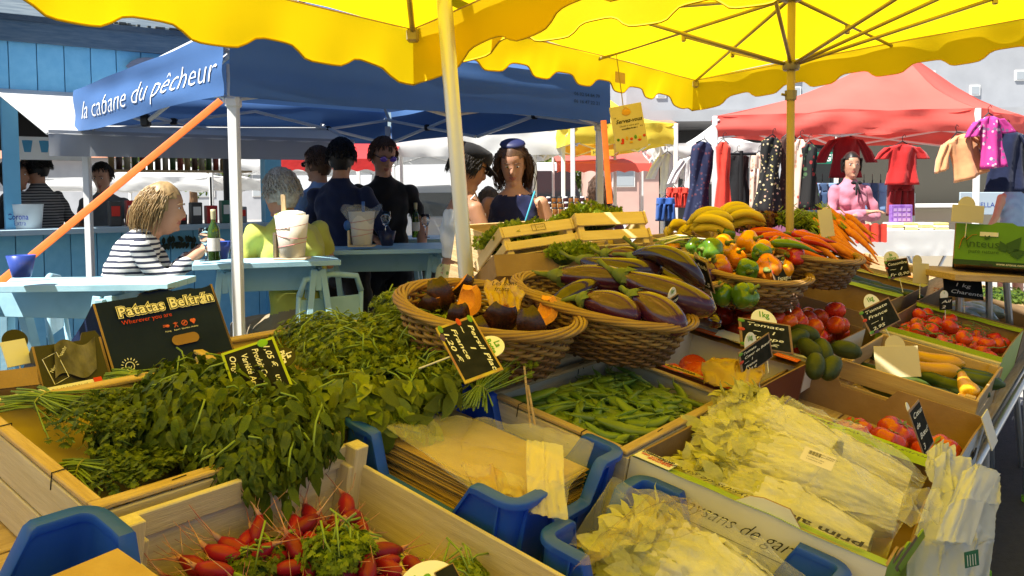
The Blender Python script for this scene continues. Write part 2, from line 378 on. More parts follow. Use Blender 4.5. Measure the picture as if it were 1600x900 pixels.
# ------------------------------------------------------------------ yellow market canopies
def scallop(s):                                   # 0..1 depth of the cut-outs along a valance; s in periods
    s = s % 1.0
    e = lambda x: 1 / (1 + exp(-x * 32))
    return e(s - .12) * (1 - e(s - .62))
def canopy(name, label, K, L, B, R, apex, drop, per, sag=.05, vm=None, cut=.042, seed=0, deep=None):
    c4 = [Vector(K), Vector(L), Vector(B), Vector(R)]; ap = Vector(apex)
    cen = (c4[0] + c4[1] + c4[2] + c4[3]) / 4
    root = thing(name, label, 'canopy', Matrix.Translation((cen.x, cen.y, 0)))
    Mi = Matrix.Translation((-cen.x, -cen.y, 0))
    mb = MB()
    for i in range(4):
        a, b = c4[i], c4[(i + 1) % 4]
        def fn(s, t, a=a, b=b):
            e = a.lerp(b, s); e = e + (cen - e) * (.018 * sin(pi * s)); p = e.lerp(ap, t)
            p.z -= sag * sin(pi * t) * (.4 + .6 * sin(pi * s)); p.z += .012 * nz((p.x * 2 + seed, p.y * 2, 0)) * (1 - t); return p
        mb.grid(fn, 24, 12, M=Mi)
    mb.build('roof_cloth', m_yel, root, smooth=True)
    outs = []
    for i in range(4):
        q = (c4[(i + 1) % 4] - c4[i]).cross(Vector((0, 0, 1))).normalized(); outs.append(q if q.dot((c4[i] + c4[(i + 1) % 4]) / 2 - cen) > 0 else -q)
    for i in range(4):
        a, b = c4[i], c4[(i + 1) % 4]; Ln = (b - a).length; out = (b - a).cross(Vector((0, 0, 1))).normalized()
        if (out.dot((a + b) / 2 - cen)) < 0: out = -out
        def fn(s, t, a=a, b=b, out=out, i=i, Ln=Ln):
            e = a.lerp(b, s); e = e + (cen - e) * (.018 * sin(pi * s))
            d = drop + cut * scallop(s * Ln / per + seed * .37)
            if deep: d += deep * (exp(-((s * Ln) / .25) ** 2) + exp(-(((1 - s) * Ln) / .25) ** 2))
            q0, q1 = max(0, 1 - s * Ln / .12), max(0, 1 - (1 - s) * Ln / .12); k_ = 1 - max(q0, q1)
            d = lerp(drop + cut + (deep or 0), d, k_); w = (.03 * nz((s * Ln * 2.2 + seed + i * 9, t * .6, 1)) * t + .008 * sin(s * Ln * 17 + i) * t) * k_
            return e + (out + outs[i - 1] * q0 + outs[(i + 1) % 4] * q1) * (.012 + w + .03 * t) - Vector((0, 0, d * t - .004))
        MB().grid(fn, 110, 5, M=Mi).build('valance', vm or m_yel2, root, smooth=True)
        tr = []
        for k in range(111):
            q = Mi @ fn(k / 110, 1.0); tr.append(q)
        MB().tube(tr, .004, 5).build('valance_hem', m_yelhem, root, smooth=True)
        MB().tube([Mi @ (fn(k / 40, 0) - Vector((0, 0, .012)) + (cen - fn(k / 40, 0)).normalized() * .03) for k in range(41)], .005, 5, flat=.5).build('seam_webbing', m_web, root)
    return root, Mi, c4, cen
m_yelhem = mat('yellow_hem', (.62, .42, .003), .7)
m_web = mat('faded_webbing', (.62, .42, .2), .8)
m_rib = mat('brass_grey_rod', (.42, .36, .22), .4, (.34, .28, .16), 8, 3, metal=.3)
dU = Vector((-U.x, -U.y, 0)); dR = Vector((.643, -.766, 0)); dR1 = Vector((.766, -.643, 0))
def on(px, py, z): return atz(px, py, z)
K1 = on(645, 45, 2.0); L1 = K1 + dU * 3.3; R1 = K1 + dR1 * 3.0 + Vector((0, 0, .48)); B1 = L1 + R1 - K1
r1, Mi1, c1, ce1 = canopy('market_canopy', 'bright yellow market canopy nearest the camera, over the herbs', K1, L1, B1, R1, ((K1 + L1 + R1 + B1) / 4) + Vector((0, 0, .55)), .135, .42, seed=1.13, deep=.03)
# its leaning pole
def pole_line(px0, py0, px1, py1, d, zlo, zhi):
    a, b = atd(px0, py0, d), atd(px1, py1, d); t = (b - a) / (b.z - a.z)
    return a + t * (zlo - a.z), a + t * (zhi - a.z)
a, b = pole_line(694, 0, 727, 412, 2.95, 0, 2.75)
MB().tube([Mi1 @ a, Mi1 @ (a.lerp(b, .5)), Mi1 @ b], .0275, 20).build('pole', m_cream, r1, autos=40)
for i, cc in enumerate(c1):
    tp = ce1 + Vector((0, 0, .42)); MB().tube([Mi1 @ (tp), Mi1 @ (cc + Vector((0, 0, -.02)))], .011, 8).build('rib', m_rib, r1, smooth=True)
    q = Mi1 @ (cc + (ce1 - cc).normalized() * .015 + Vector((0, 0, -.03)))
    MB().bbox(q, (.045, .045, .05), .008).tube([q + Vector((0, 0, .10)), q], .012, 8).build('rib_bracket', m_rib, r1)
K2 = on(1085, 124, 2.05); L2 = K2 + dU * 2.25; R2 = K2 + dR * 2.4 + Vector((0, 0, .10)); B2 = L2 + Vector((.788, -.616, .02)) * 2.4
hubp = Vector((1.19, 3.56, 2.19))
r2, Mi2, c2, ce2 = canopy('market_canopy', 'yellow market canopy with thin ribs over the peppers and tomatoes', K2, L2, B2, R2, hubp + Vector((0, 0, .05)), .115, .36, sag=.03, seed=2.6, deep=.03)
MB().tube([Mi2 @ Vector((hubp.x, hubp.y, 0)), Mi2 @ Vector((hubp.x, hubp.y, 1.4)), Mi2 @ hubp], .017, 14).build('pole', m_pole2 if 'm_pole2' in globals() else mat('aged_brass_pole', (.46, .37, .16), .4, (.38, .3, .13), 6, 3), r2, autos=40)
run = Vector((hubp.x, hubp.y, 1.905)); m_p = mat('collar_metal', (.25, .22, .16), .4, metal=.6)
MB().lathe([(.032, -.02), (.036, -.01), (.036, .012), (.026, .02)], 14, M=Matrix.Translation(Mi2 @ run)).build('runner_collar', m_p, r2, autos=40)
MB().lathe([(.028, -.02), (.045, -.01), (.045, .012), (.03, .02)], 14, M=Matrix.Translation(Mi2 @ hubp)).build('hub', m_p, r2, autos=40)
MB().lathe([(.024, -.02), (.026, .02)], 12, M=Matrix.Translation(Mi2 @ Vector((hubp.x, hubp.y, 1.78)))).tube([Mi2 @ Vector((hubp.x - .04, hubp.y, 1.785)), Mi2 @ Vector((hubp.x, hubp.y, 1.775))], .006, 6).build('stop_pin', m_p, r2)
ends = []
for i in range(4): ends += [c2[i], (c2[i] + c2[(i + 1) % 4]) / 2]
for i, e in enumerate(ends):
    e2 = e + Vector((0, 0, -.015)); mid = hubp.lerp(e2, .52)
    MB().tube([Mi2 @ hubp, Mi2 @ e2], .0085, 8).build('rib', m_rib, r2, smooth=True)
    MB().tube([Mi2 @ run, Mi2 @ (mid + Vector((0, 0, -.02)))], .008, 8).build('strut', m_rib, r2, smooth=True)
    q = Mi2 @ mid; MB().bbox(q + Vector((0, 0, -.02)), (.02, .02, .05), .004).build('joint', m_rib, r2)
    if i % 2 == 0: MB().bbox(Mi2 @ (e2 + (hubp - e2).normalized() * .03 + Vector((0, 0, -.02))), (.035, .035, .045), .008).build('rib_bracket', m_rib, r2)
pt = K2.lerp(L2, .42); pa = Mi2 @ (pt + Vector((0, 0, -.09))) + Vector((U.y, -U.x, 0)) * .02
MB().bbox((0, 0, 0), (.10, .055, .002), .0004, M=axes(pa, U, Vector((0, 0, 1)))).build('care_label', m_kraft, r2)

# hanging sign
zc = 4.0
sg = thing('hanging_sign', 'cream Servez-vous card hanging on a string from the yellow canopy', 'sign', axes(atd(952, 172, zc), atd(1000, 163, zc) - atd(952, 172, zc), Vector((0, -.04, 1))))
sgi = sg.matrix_world.inverted()
w_, h_ = .155, .215
MB().bbox((w_ / 2, -h_ / 2 + .01, 0), (w_, h_, .004), .001).build('card', mat('cream_card', (.66, .58, .34), .6, (.6, .52, .3), 8, 3), sg)
a_, b_ = sgi @ atd(963, 84, zc), sgi @ atd(974, 168, zc)
MB().tube([a_, a_.lerp(b_, .5), b_], .0025, 6).build('string', mat('twine', (.38, .3, .1), .9), sg)
texts(sg, [('Servez-vous', .026, w_ * .53, -.065, .003, .35, .0006, 'CENTER'), ('Choisir à votre goût', .0115, w_ * .52, -.088, .003, .3, .0, 'CENTER'), ('accueillez-le sac !', .011, w_ * .52, -.102, .003, 0, .0004, 'CENTER'), ('“', .03, .012, -.052, .003), ('”', .03, .132, -.108, .003)], m_ink)
mb = MB(); mb.ball((w_ / 2, -.026, .003), (.022, .015, .002), 14, 6); mb.tube([(w_ / 2 - .018, -.015, .003), (w_ / 2, .0, .003), (w_ / 2 + .018, -.015, .003)], .002, 5)
mb.build('basket_picture', mat('orange_ochre_print', (.7, .36, .05), .6), sg)
for k, (cl) in enumerate([(.05, .2, .03), (.6, .04, .02), (.65, .35, .03), (.35, .18, .08), (.1, .3, .04), (.7, .5, .05), (.6, .05, .03)]):
    xx = .018 + .021 * k; MB().ball((xx, -.148 - .006 * (k % 2), .003), (.007, .010 if k % 3 else .007, .0015), 10, 6).build('vegetable_picture', mat('print_%d' % k, cl, .6), sg)
    if k % 2: MB().ball((xx - .004, -.170 + .003 * (k % 3), .003), (.009, .006, .0015), 10, 6).build('vegetable_picture', mat('print_%d' % ((k * 3) % 7), cl, .6), sg)
# the grey post that card hangs beside belongs to the blue tent (below)

# ------------------------------------------------------------------ blue tent
zb, zt = 1.813, 2.09
def corner(px, py, z): return atz(px, py, z)
P0 = corner(357, 150, zb); PL = corner(122, 206, zb); PR = corner(950, 193, zb); PB = PL + PR - P0
tent = thing('blue_tent', 'royal blue folding tent with la cabane du pêcheur lettering', 'tent', Matrix.Translation((P0.x, P0.y, 0)))
Ti = Matrix.Translation((-P0.x, -P0.y, 0)); tcs = [P0, PL, PB, PR]; tcen = (P0 + PB) / 2
def up(p, z): return Vector((p.x, p.y, z))
def valance_fn(a, b, i, wav=.012):
    out = (b - a).cross(Vector((0, 0, 1))).normalized()
    if out.dot((a + b) / 2 - tcen) < 0: out = -out
    def fn(s, t):
        e = a.lerp(b, s); z = lerp(zt, zb, t) + (.012 * sin(pi * s * 2) * t)
        w = wav * nz((s * 5 + i * 7, t * 2.5, 0)) + .010 * sin(t * 9 + s * 4 + i) * sin(pi * s)
        return Vector((e.x, e.y, z)) + out * (.02 + w)
    return fn
for i in range(4):
    a, b = tcs[i], tcs[(i + 1) % 4]; fn = valance_fn(a, b, i)
    MB().grid(fn, 60, 10, M=Ti).build('valance', m_tentblue, tent, smooth=True)
mb = MB()
apx = Vector((tcen.x, tcen.y, 2.85))
for i in range(4):
    a, b = up(tcs[i], zt - .004), up(tcs[(i + 1) % 4], zt - .004)
    mb.grid(lambda s, t, a=a, b=b: a.lerp(b, s).lerp(apx, t) - Vector((0, 0, .07 * sin(pi * t))), 16, 10, M=Ti)
mb.build('roof_cloth', m_tentblue, tent, smooth=True)
for i, p in enumerate(tcs):
    ii = (tcen - p); ii.z = 0; q = Ti @ (p + ii.normalized() * .055); MB().bbox((q.x, q.y, .98), (.045, .045, 1.96), .005).build('leg', m_white, tent)
    MB().bbox((q.x, q.y, 1.79), (.062, .062, .05), .01).build('leg_joint', m_black if i == 2 else m_white, tent)
    MB().bbox((q.x, q.y, .01), (.12, .12, .012), .004).build('foot_plate', m_white, tent)
# scissor trusses
for i in range(4):
    a, b = tcs[i], tcs[(i + 1) % 4]; inn = (tcen - (a + b) / 2); inn.z = 0; inn.normalize()
    for h in range(2):
        x0, x1 = h * .5, h * .5 + .5
        for (za, zb2) in ((2.02, 1.80), (1.80, 2.02)):
            pa, pb = up(a.lerp(b, x0), za) + inn * .04, up(a.lerp(b, x1), zb2) + inn * (.04 + (.02 if za > 1.9 else 0))
            MB().tube([Ti @ pa, Ti @ pb], .013, 6).build('truss_bar', m_white, tent)
        mid = up(a.lerp(b, (x0 + x1) / 2), 1.91) + inn * .045; MB().bbox(Ti @ mid, (.05, .05, .05), .01).build('truss_joint', m_black, tent)
    if i in (0, 1): MB().bbox(Ti @ (up(a.lerp(b, .5), 1.80) + inn * .045), (.05, .05, .07), .01).build('truss_joint', m_black, tent)
for i in range(4):
    MB().tube([Ti @ up(tcs[i], 2.03), Ti @ (apx - Vector((0, 0, .03)))], .014, 6).build('roof_bar', m_white, tent)
# straps
def webbing(p, q, w, name='strap', m=m_org, sag=0.0):
    x = (q - p); side = x.cross(Vector((0, 1, 0))).normalized() * (w / 2); mb = MB(); nn = 12
    for s_ in (0, .003):
        pass
    mb.tube([Ti @ (p.lerp(q, k / nn) - Vector((0, 0, sag * sin(pi * k / nn)))) for k in range(nn + 1)], w / 2, 8, flat=.1, side=side)
    mb.build(name, m, tent)
webbing(atd(345, 157, 3.72), atd(-70, 498, 3.1), .032)
webbing(atd(943, 188, 5.0), atd(953, 318, 5.0), .035)
# printed name on the sunlit side: letters follow the cloth
def print_on(fn, M, items, m, s0, ds, t0, dt, parent, name='lettering', lift=.004, flip=False):
    bm = bmesh.new()
    for it in items:
        s, size, x, y, sh, bo = it; me = text_mesh(s, size, sh, bo); bmx = bmesh.new(); bmx.from_mesh(me)
        bmesh.ops.triangulate(bmx, faces=bmx.faces); bmesh.ops.subdivide_edges(bmx, edges=[e for e in bmx.edges if e.calc_length() > .25], cuts=2)
        for q in bmx.verts: q.co.x += x; q.co.y += y
        tmp = bpy.data.meshes.new('t'); bmx.to_mesh(tmp); bmx.free(); bm.from_mesh(tmp); bpy.data.meshes.remove(tmp); bpy.data.meshes.remove(me)
    for q in bm.verts:
        s = s0 + ds * q.co.x; t = t0 + dt * q.co.y; p = fn(s, t); e = 1e-3
        n = (fn(s + e, t) - p).cross(fn(s, t + e) - p).normalized()
        if n.dot(CAMP - p) < 0: n = -n
        q.co = M @ (p + n * lift)
    me = bpy.data.meshes.new(name); bm.to_mesh(me); bm.free(); me.materials.append(m); return link(name, me, parent)
fnL = valance_fn(P0, PL, 0)
print_on(fnL, Ti, [('la cabane du pêcheur', 1.0, 0, 0, .35, -.012)], m_chalkw, .93, -.105, .56, -.58, tent)
fnR = valance_fn(PR, P0, 3)
m_tprint = mat('grey_green_print', (.02, .05, .10), .7)
print_on(fnR, Ti, [('06 02 54 84 79', 1.0, 0, 0, 0, .01), ('06 16 47 22 21', 1.0, 0, -1.5, 0, .01)], m_tprint, .135, -.0155, .42, -.11, tent)

# ------------------------------------------------------------------ the blue cabin
CA, CB = Vector((-3.63, 5.9, 0)), Vector((-2.0, 7.1, 0)); cd = (CB - CA).normalized(); cn = Vector((cd.y, -cd.x, 0)); CA2 = CA - cd * 2.2
Lw = (CB - CA2).length
Mc = axes(CA2, cd, Vector((0, 0, 1)))                         # local x along the wall, y up, z towards the viewer
cab = thing('beach_cabin', 'turquoise boarded bar cabin with an open serving hatch', 'building', Mc)
nb = 24; bw = Lw / nb
for k in range(nb):
    x = (k + .5) * bw
    plank(cab, 'board', (x, .0, 0), (x, 1.10, 0), bw - .006, .022, (0, 0, 1), m_cab)
    plank(cab, 'board', (x, 2.1, 0), (x, 2.52, 0), bw - .006, .022, (0, 0, 1), m_cab)
MB().box((Lw / 2, .55, -.03), (Lw, 1.08, .03)).box((Lw / 2, 2.31, -.03), (Lw, .42, .03)).build('wall_lining', m_cabtrim, cab)
plank(cab, 'counter_board', (-.05, 1.125, .04), (Lw + .05, 1.125, .04), .04, .36, (0, 0, 1), mat('counter_paint', (.36, .47, .54), .5, (.3, .42, .5), 6, 4))
plank(cab, 'hatch_post', (2.28, 1.1, .0), (2.28, 2.12, .0), .10, .10, (0, 0, 1), m_cabtrim)
plank(cab, 'hatch_post', (Lw - .05, 0, .002), (Lw - .05, 2.12, .002), .14, .12, (0, 0, 1), m_cabtrim)
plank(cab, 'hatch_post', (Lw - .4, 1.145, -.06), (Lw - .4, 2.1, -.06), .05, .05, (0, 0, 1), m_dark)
plank(cab, 'fascia_board', (-.1, 2.55, .04), (Lw + .25, 2.55, .04), .15, .04, (0, 0, 1), mat('weathered_fascia', (.07, .12, .17), .8, (.13, .18, .22), 9, 5, .3, 40, stretch=(1, 8, 8)))
MB().add([(-.2, 2.62, .075), (Lw + .35, 2.62, .075), (Lw + .35, 3.2, -2.2), (-.2, 3.2, -2.2), (-.2, 2.66, .075), (Lw + .35, 2.66, .075), (Lw + .35, 3.24, -2.2), (-.2, 3.24, -2.2)],
         [(3, 2, 1, 0), (4, 5, 6, 7), (0, 1, 5, 4), (1, 2, 6, 5), (2, 3, 7, 6), (3, 0, 4, 7)]).build('roof', mat('roof_felt', (.06, .085, .11), .9, (.12, .15, .17), 6, 5, .5, 30), cab)
mb = MB()
for k in range(60):
    x = rng.uniform(2.6, Lw + .3); mb.box((x, 2.668 + rng.uniform(0, .012), .05 + rng.uniform(-.04, .02)), (rng.uniform(.02, .07), rng.uniform(.005, .02), .04))
mb.build('roof_moss', mat('roof_moss', (.05, .05, .04), .95, (.2, .2, .17), 20, 3), cab)
MB().box((Lw / 2, -.0 + 1.05, -2.0), (Lw, 2.1, .05)).build('back_wall', m_dark, cab) if False else None
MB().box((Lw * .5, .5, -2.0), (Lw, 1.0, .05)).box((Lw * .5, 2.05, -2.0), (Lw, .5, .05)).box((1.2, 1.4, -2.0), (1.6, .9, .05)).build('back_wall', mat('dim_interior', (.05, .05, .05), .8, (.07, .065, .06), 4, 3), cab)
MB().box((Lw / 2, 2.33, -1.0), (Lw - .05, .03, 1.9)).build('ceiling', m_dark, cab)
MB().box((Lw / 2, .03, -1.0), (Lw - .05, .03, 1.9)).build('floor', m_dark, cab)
# plank sign over the hatch
sgn = thing('plank_sign', 'grey driftwood name board on the cabin wall', 'sign', Mc @ Matrix.Translation((3.05, 2.36, .04)))
mb = MB()
def drift(s, t): 
    x = s * .95; return (x, (.075 * (1 - (2 * s - 1) ** 8)) * (1 if t > .5 else -1) + .006 * nz((x * 4, t, 0)), 0)
pts = [drift(k / 24, 1) for k in range(25)] + [drift(k / 24, 0) for k in range(24, -1, -1)]
vs = [(p[0], p[1], 0) for p in pts] + [(p[0], p[1], .03) for p in pts]; n_ = len(pts)
mb.add(vs, [tuple(range(n_))[::-1], tuple(range(n_, 2 * n_))] + [(i, (i + 1) % n_, n_ + (i + 1) % n_, n_ + i) for i in range(n_)])
mb.build('board', mat('driftwood', (.16, .17, .22), .8, (.24, .25, .3), 8, 5, .3, 30, stretch=(1, 9, 9)), sgn)
# awning over the hatch
Q0 = atz(75, 205, 1.80); Q1 = Q0 + cd * 2.16; Wl = CA - cd * .0; Wr = Wl + cd * 2.3
aw = thing('hatch_awning', 'white and grey awning flap over the cabin hatch', 'awning', Matrix.Translation((Q0.x, Q0.y, 0)))
Ai = Matrix.Translation((-Q0.x, -Q0.y, 0))
IL, IR = Vector((CA.x, CA.y, 2.14)) + cn * .02, Vector((CA.x, CA.y, 2.14)) + cn * .02 + cd * 2.15
MB().grid(lambda s, t: (IL.lerp(IR, s)).lerp(Q0.lerp(Q1, s), t) - Vector((0, 0, .03 * sin(pi * t))), 20, 6, M=Ai).build('awning_cloth', m_tentwhite, aw, smooth=True)
MB().grid(lambda s, t: Q0.lerp(Q1, s) + cn * (.012 * sin(s * 60) * t + .01) - Vector((0, 0, .17 * t - .01)), 80, 4, M=Ai).build('awning_valance', m_awng, aw, smooth=True)
for a_, b_ in ((IL, Q0), (IR, Q1), (Q0, Q1)):
    MB().tube([Ai @ (a_ - Vector((0, 0, .015))), Ai @ (b_ - Vector((0, 0, .015)))], .012, 6).build('awning_bar', m_white, aw)
# ------------------------------------------------------------------ the sloping display table
tb = thing('display_table', 'long sloping trestle table under the crates of produce', 'table', FR(-1.3, 0, -.17))
LT, WT = 5.0, 1.75
for k in range(9):
    y0 = .02 + k * WT / 9; plank(tb, 'top_board', (0, y0 + .095, -.012), (LT, y0 + .095, -.012), WT / 9 - .006, .022, (0, 0, 1), m_wood)
MB().tube([(-.02, -.005, -.02), (LT, -.005, -.02)], .014, 10).build('edge_rail', m_metal, tb, autos=40)
MB().box((LT / 2, .03, -.045), (LT, .03, .035)).build('edge_angle', m_metal, tb)
ti = tb.matrix_world.inverted()
for u_, v_ in ((.02, .02), (.02, 1.6), (1.7, .015), (1.7, 1.6), (2.62, -.03), (3.4, .02), (3.4, 1.6)):
    p = W3(u_ , v_, -.2); MB().tube([ti @ p, ti @ Vector((p.x + .01, p.y, .02))], .014, 10).build('leg', m_metal, tb, autos=40)
    MB().tube([ti @ Vector((p.x + .01, p.y, .03)), ti @ Vector((p.x + .01, p.y, .004))], .02, 10).build('foot', mat('lime_plastic_foot', (.2, .5, .03), .5) if v_ < .1 else m_black, tb)

# ------------------------------------------------------------------ builders for crates and boxes
def crate(label, u0, u1, v0, v1, nb, nr, m=m_wood, rows=2, rail=None, group=None, gap=.35, sides='nfrl', post=.026, rz=0, M=None, L=None, Wd=None, h=None, lining=None, bottom=True, cat='crate'):
    if M is None: M = FR(u0, v0, nb, rz); L, Wd, h = u1 - u0, v1 - v0, nr - nb
    r = thing('wooden_crate', label, cat, M, group)
    t = .009
    for (x, y) in ((0, 0), (L, 0), (0, Wd), (L, Wd)):
        sx, sy = (1 if x == 0 else -1), (1 if y == 0 else -1)
        plank(r, 'corner_post', (x + sx * (t + post / 2), y + sy * (t + post / 2), 0.001), (x + sx * (t + post / 2), y + sy * (t + post / 2), h), post, post, (0, 1, 0), m)
    sh = h / rows
    for k in range(rows):
        z0 = k * sh + sh * gap * .5 * (1 if k == 0 and rows > 1 else .6); z1 = (k + 1) * sh - (.004 if k == rows - 1 else sh * gap * .2); w = z1 - z0; zc = (z0 + z1) / 2
        jit = lambda: rng.uniform(-.0015, .0015)
        if 'n' in sides: plank(r, 'side_slat', (t / 2 + jit(), -.004, zc), (t / 2 + jit(), Wd + .004, zc), w, t, (1, 0, 0), m)
        if 'f' in sides: plank(r, 'side_slat', (L - t / 2 + jit(), -.004, zc), (L - t / 2 + jit(), Wd + .004, zc), w, t, (1, 0, 0), m)
        if 'r' in sides: plank(r, 'side_slat', (t + .0005, t / 2 + jit(), zc), (L - t - .0005, t / 2 + jit(), zc), w, t, (0, 1, 0), m)
        if 'l' in sides: plank(r, 'side_slat', (t + .0005, Wd - t / 2 + jit(), zc), (L - t - .0005, Wd - t / 2 + jit(), zc), w, t, (0, 1, 0), m)
    if rail:
        for a, b in (((0, .012, h + .005), (L, .012, h + .005)), ((0, Wd - .012, h + .005), (L, Wd - .012, h + .005)), ((.012, .0245, h + .0045), (.012, Wd - .0245, h + .0045)), ((L - .012, .0245, h + .0045), (L - .012, Wd - .0245, h + .0045))):
            plank(r, 'top_rail', a, b, .024, .009, (0, 0, 1), rail)
        for q in ((.012, Wd * .3), (.012, Wd * .75), (L * .3, .012), (L * .7, Wd - .012)):
            MB().tube([(q[0] - .013, q[1], h - .02), (q[0] - .013, q[1], h + .0105), (q[0] + .013, q[1] + .002, h + .0105), (q[0] + .013, q[1], h - .01)], .0012, 5).build('wire_staple', m_ink, r)
    if bottom:
        for k in range(4): plank(r, 'bottom_board', (t + .001, t + .01 + (k + .5) * (Wd - .04) / 4, .006), (L - t - .001, t + .01 + (k + .5) * (Wd - .04) / 4, .006), (Wd - .04) / 4 - .004, .006, (0, 0, 1), m)
    if lining:
        mb = MB(); mb.grid(lambda a, b: (.012 + a * (L - .024), .012 + b * (Wd - .024), h * .62 + .02 * nz((a * 4, b * 4, L * 9)) + .06 * max(abs(2 * a - 1), abs(2 * b - 1)) ** 6), 14, 14)
        mb.build('paper_lining', lining, r, smooth=True)
    return r
def carton(label, u0, u1, v0, v1, nb, nr, inner=m_card, outer=m_card, M=None, strip=None, smooth_=0, name='cardboard_box', notch=None, sides='nfrl', strips='nf', sw=.05, group=None, base=True, out2=None):
    if M is None: M = FR(u0, v0, nb)
    L, Wd, h = u1 - u0, v1 - v0, nr - nb; r = thing(name, label, 'box', M, group); t = .005
    def panel(nm, p0, p1, inward, dips=None, mm=None):
        p0, p1 = Vector(p0), Vector(p1); n = 20; top = []; bot = []
        for k in range(n + 1):
            s = k / n; hh = h
            if dips:
                for (c, w, d) in dips: hh -= d * max(0, min(1, (w / 2 - abs(s - c)) / .04 + .5))
            q = p0.lerp(p1, s); wob = Vector(inward) * (.004 * sin(pi * s)); top.append(q + wob + Vector((0, 0, hh))); bot.append(q)
        iw = Vector(inward) * t; mb = MB()
        vs = bot + top + [p + iw for p in bot] + [p + iw for p in top]; m_ = n + 1
        for k in range(n):
            mb_f = [(k, k + 1, m_ + k + 1, m_ + k), (2 * m_ + k + 1, 2 * m_ + k, 3 * m_ + k, 3 * m_ + k + 1), (m_ + k, m_ + k + 1, 3 * m_ + k + 1, 3 * m_ + k)]
            o = len(mb.f)
            if k == 0: mb.v = [tuple(p) for p in vs]
            mb.f += mb_f; mb.mi += [0, 1, 2]
        mb.f += [(0, m_, 3 * m_, 2 * m_), (n, 2 * m_ + n, 3 * m_ + n, m_ + n)]; mb.mi += [2, 2]
        return mb.build(nm, [mm or outer, inner, m_card], r)
    dp = notch or {}
    if 'n' in sides: panel('side_panel', (0, 0, 0), (0, Wd, 0), (1, 0, 0), dp.get('n'))
    if 'f' in sides: panel('side_panel', (L, 0, 0), (L, Wd, 0), (-1, 0, 0), dp.get('f'))
    if 'r' in sides: panel('side_panel', (.001, 0, 0), (L - .001, 0, 0), (0, 1, 0), dp.get('r'), out2)
    if 'l' in sides: panel('side_panel', (.001, Wd, 0), (L - .001, Wd, 0), (0, -1, 0), dp.get('l'))
    if base: MB().box((L / 2, Wd / 2, .003), (L - .012, Wd - .012, .004)).build('base', inner, r)
    st = {}
    if strip:
        for s_ in strips:
            if s_ == 'n': p = ((-.002, sw / 2), 0)
            x0 = -.003 if s_ == 'n' else L - sw + .003
            mb = MB().grid(lambda a, b: (x0 + a * sw, .002 + b * (Wd - .004), h + .003 + .004 * nz((b * 5, a, L)) - (.012 * (a if s_ == 'n' else 1 - a))), 3, 24)
            st[s_] = mb.build('top_flap', strip, r)
    return r, st
def plastic_crate(label, u0, u1, v0, v1, nb, nr, low=.45, nx=None, group=None):
    L, Wd, h = u1 - u0, v1 - v0, nr - nb; r = thing('plastic_crate', label, 'crate', FR(u0, v0, nb), group)
    pts = []; rad = .035
    def seg(a, b, n):
        for k in range(n): pts.append((Vector(a).lerp(Vector(b), k / n), None))
    per = []
    def side(x0, y0, x1, y1, ln):
        n = 30
        for k in range(n):
            s = k / n; dd = min(s, 1 - s) * ln
            e = max(0, min(1, (dd - .075) / .045)); per.append((Vector((lerp(x0, x1, s), lerp(y0, y1, s), 0)), 1 - low * e))
    def arc(cx, cy, a0):
        for k in range(5):
            a = a0 + (pi / 2) * k / 5; per.append((Vector((cx + rad * cos(a), cy + rad * sin(a), 0)), 1.0))
    side(rad, 0, L - rad, 0, L); arc(L - rad, rad, -pi / 2); side(L, rad, L, Wd - rad, Wd); arc(L - rad, Wd - rad, 0)
    side(L - rad, Wd, rad, Wd, L); arc(rad, Wd - rad, pi / 2); side(0, Wd - rad, 0, rad, Wd); arc(rad, rad, pi)
    K = len(per); mb = MB(); lp = MB()
    cen = Vector((L / 2, Wd / 2, 0)); rows_o = []; prof_n = 4
    def prof(i, k):
        p, hh = per[i]; a, b = per[(i + 1) % K][0], per[i - 1][0]; t = (a - b).normalized(); o = Vector((t.y, -t.x, 0)); z = h * hh
        return [p + o * -.012, p + o * 0 + Vector((0, 0, z - .012)), p + o * -.014 + Vector((0, 0, z - .012)), p + o * -.026 + Vector((0, 0, .0))] if k == 0 else \
               [p + o * -.016 + Vector((0, 0, z - .014)), p + o * .009 + Vector((0, 0, z - .014)), p + o * .010 + Vector((0, 0, z - .003)), p + o * .007 + Vector((0, 0, z)), p + o * -.015 + Vector((0, 0, z)), p + o * -.017 + Vector((0, 0, z - .003))]
    for b_, q in ((mb, 0), (lp, 1)):
        P = [prof(i, q) for i in range(K)]; n = len(P[0]); b_.v = [tuple(x) for row in P for x in row]
        for i in range(K):
            for j in range(n if q else n - 1):
                b_.f.append((i * n + j, ((i + 1) % K) * n + j, ((i + 1) % K) * n + (j + 1) % n, i * n + (j + 1) % n)); b_.mi.append(0)
    mb.build('wall', m_blue, r, autos=35); lp.build('rim', m_blue, r, autos=50)
    MB().bbox((L / 2, Wd / 2, .004), (L - .05, Wd - .05, .008), .002).build('base', m_blue, r)
    for i in range(0, K, 9):
        p, hh = per[i]; a, b = per[(i + 1) % K][0], per[i - 1][0]; t = (a - b).normalized(); o = Vector((t.y, -t.x, 0)); z = h * hh - .014
        MB().box((p - o * .001) + Vector((0, 0, z / 2 + .004)), (.004, .012, z - .01), R=Matrix.Rotation(atan2(t.y, t.x), 3, 'Z')).build('rib', m_blue, r)
    return r

# ------------------------------------------------------------------ the boxes of the display, front row first
# crate of napa cabbage at the very front (blue) and the lime-trimmed carton
blueB = plastic_crate('blue plastic crate in the front row holding one bagged cabbage', -.42, -.035, .055, .49, -.19, -.02, low=.58)
alb, st = carton('lime-trimmed prim albret carton full of pale cabbages', -.02, .66, .0, .53, -.15, .0, outer=m_cardw, strip=m_grab, notch={'r': [(.35, .3, .07)], 'n': [(.42, .18, -.028)]}, out2=m_grab)
tx = lambda L, Wd, h: None
L_, W_, h_ = .68, .53, .15
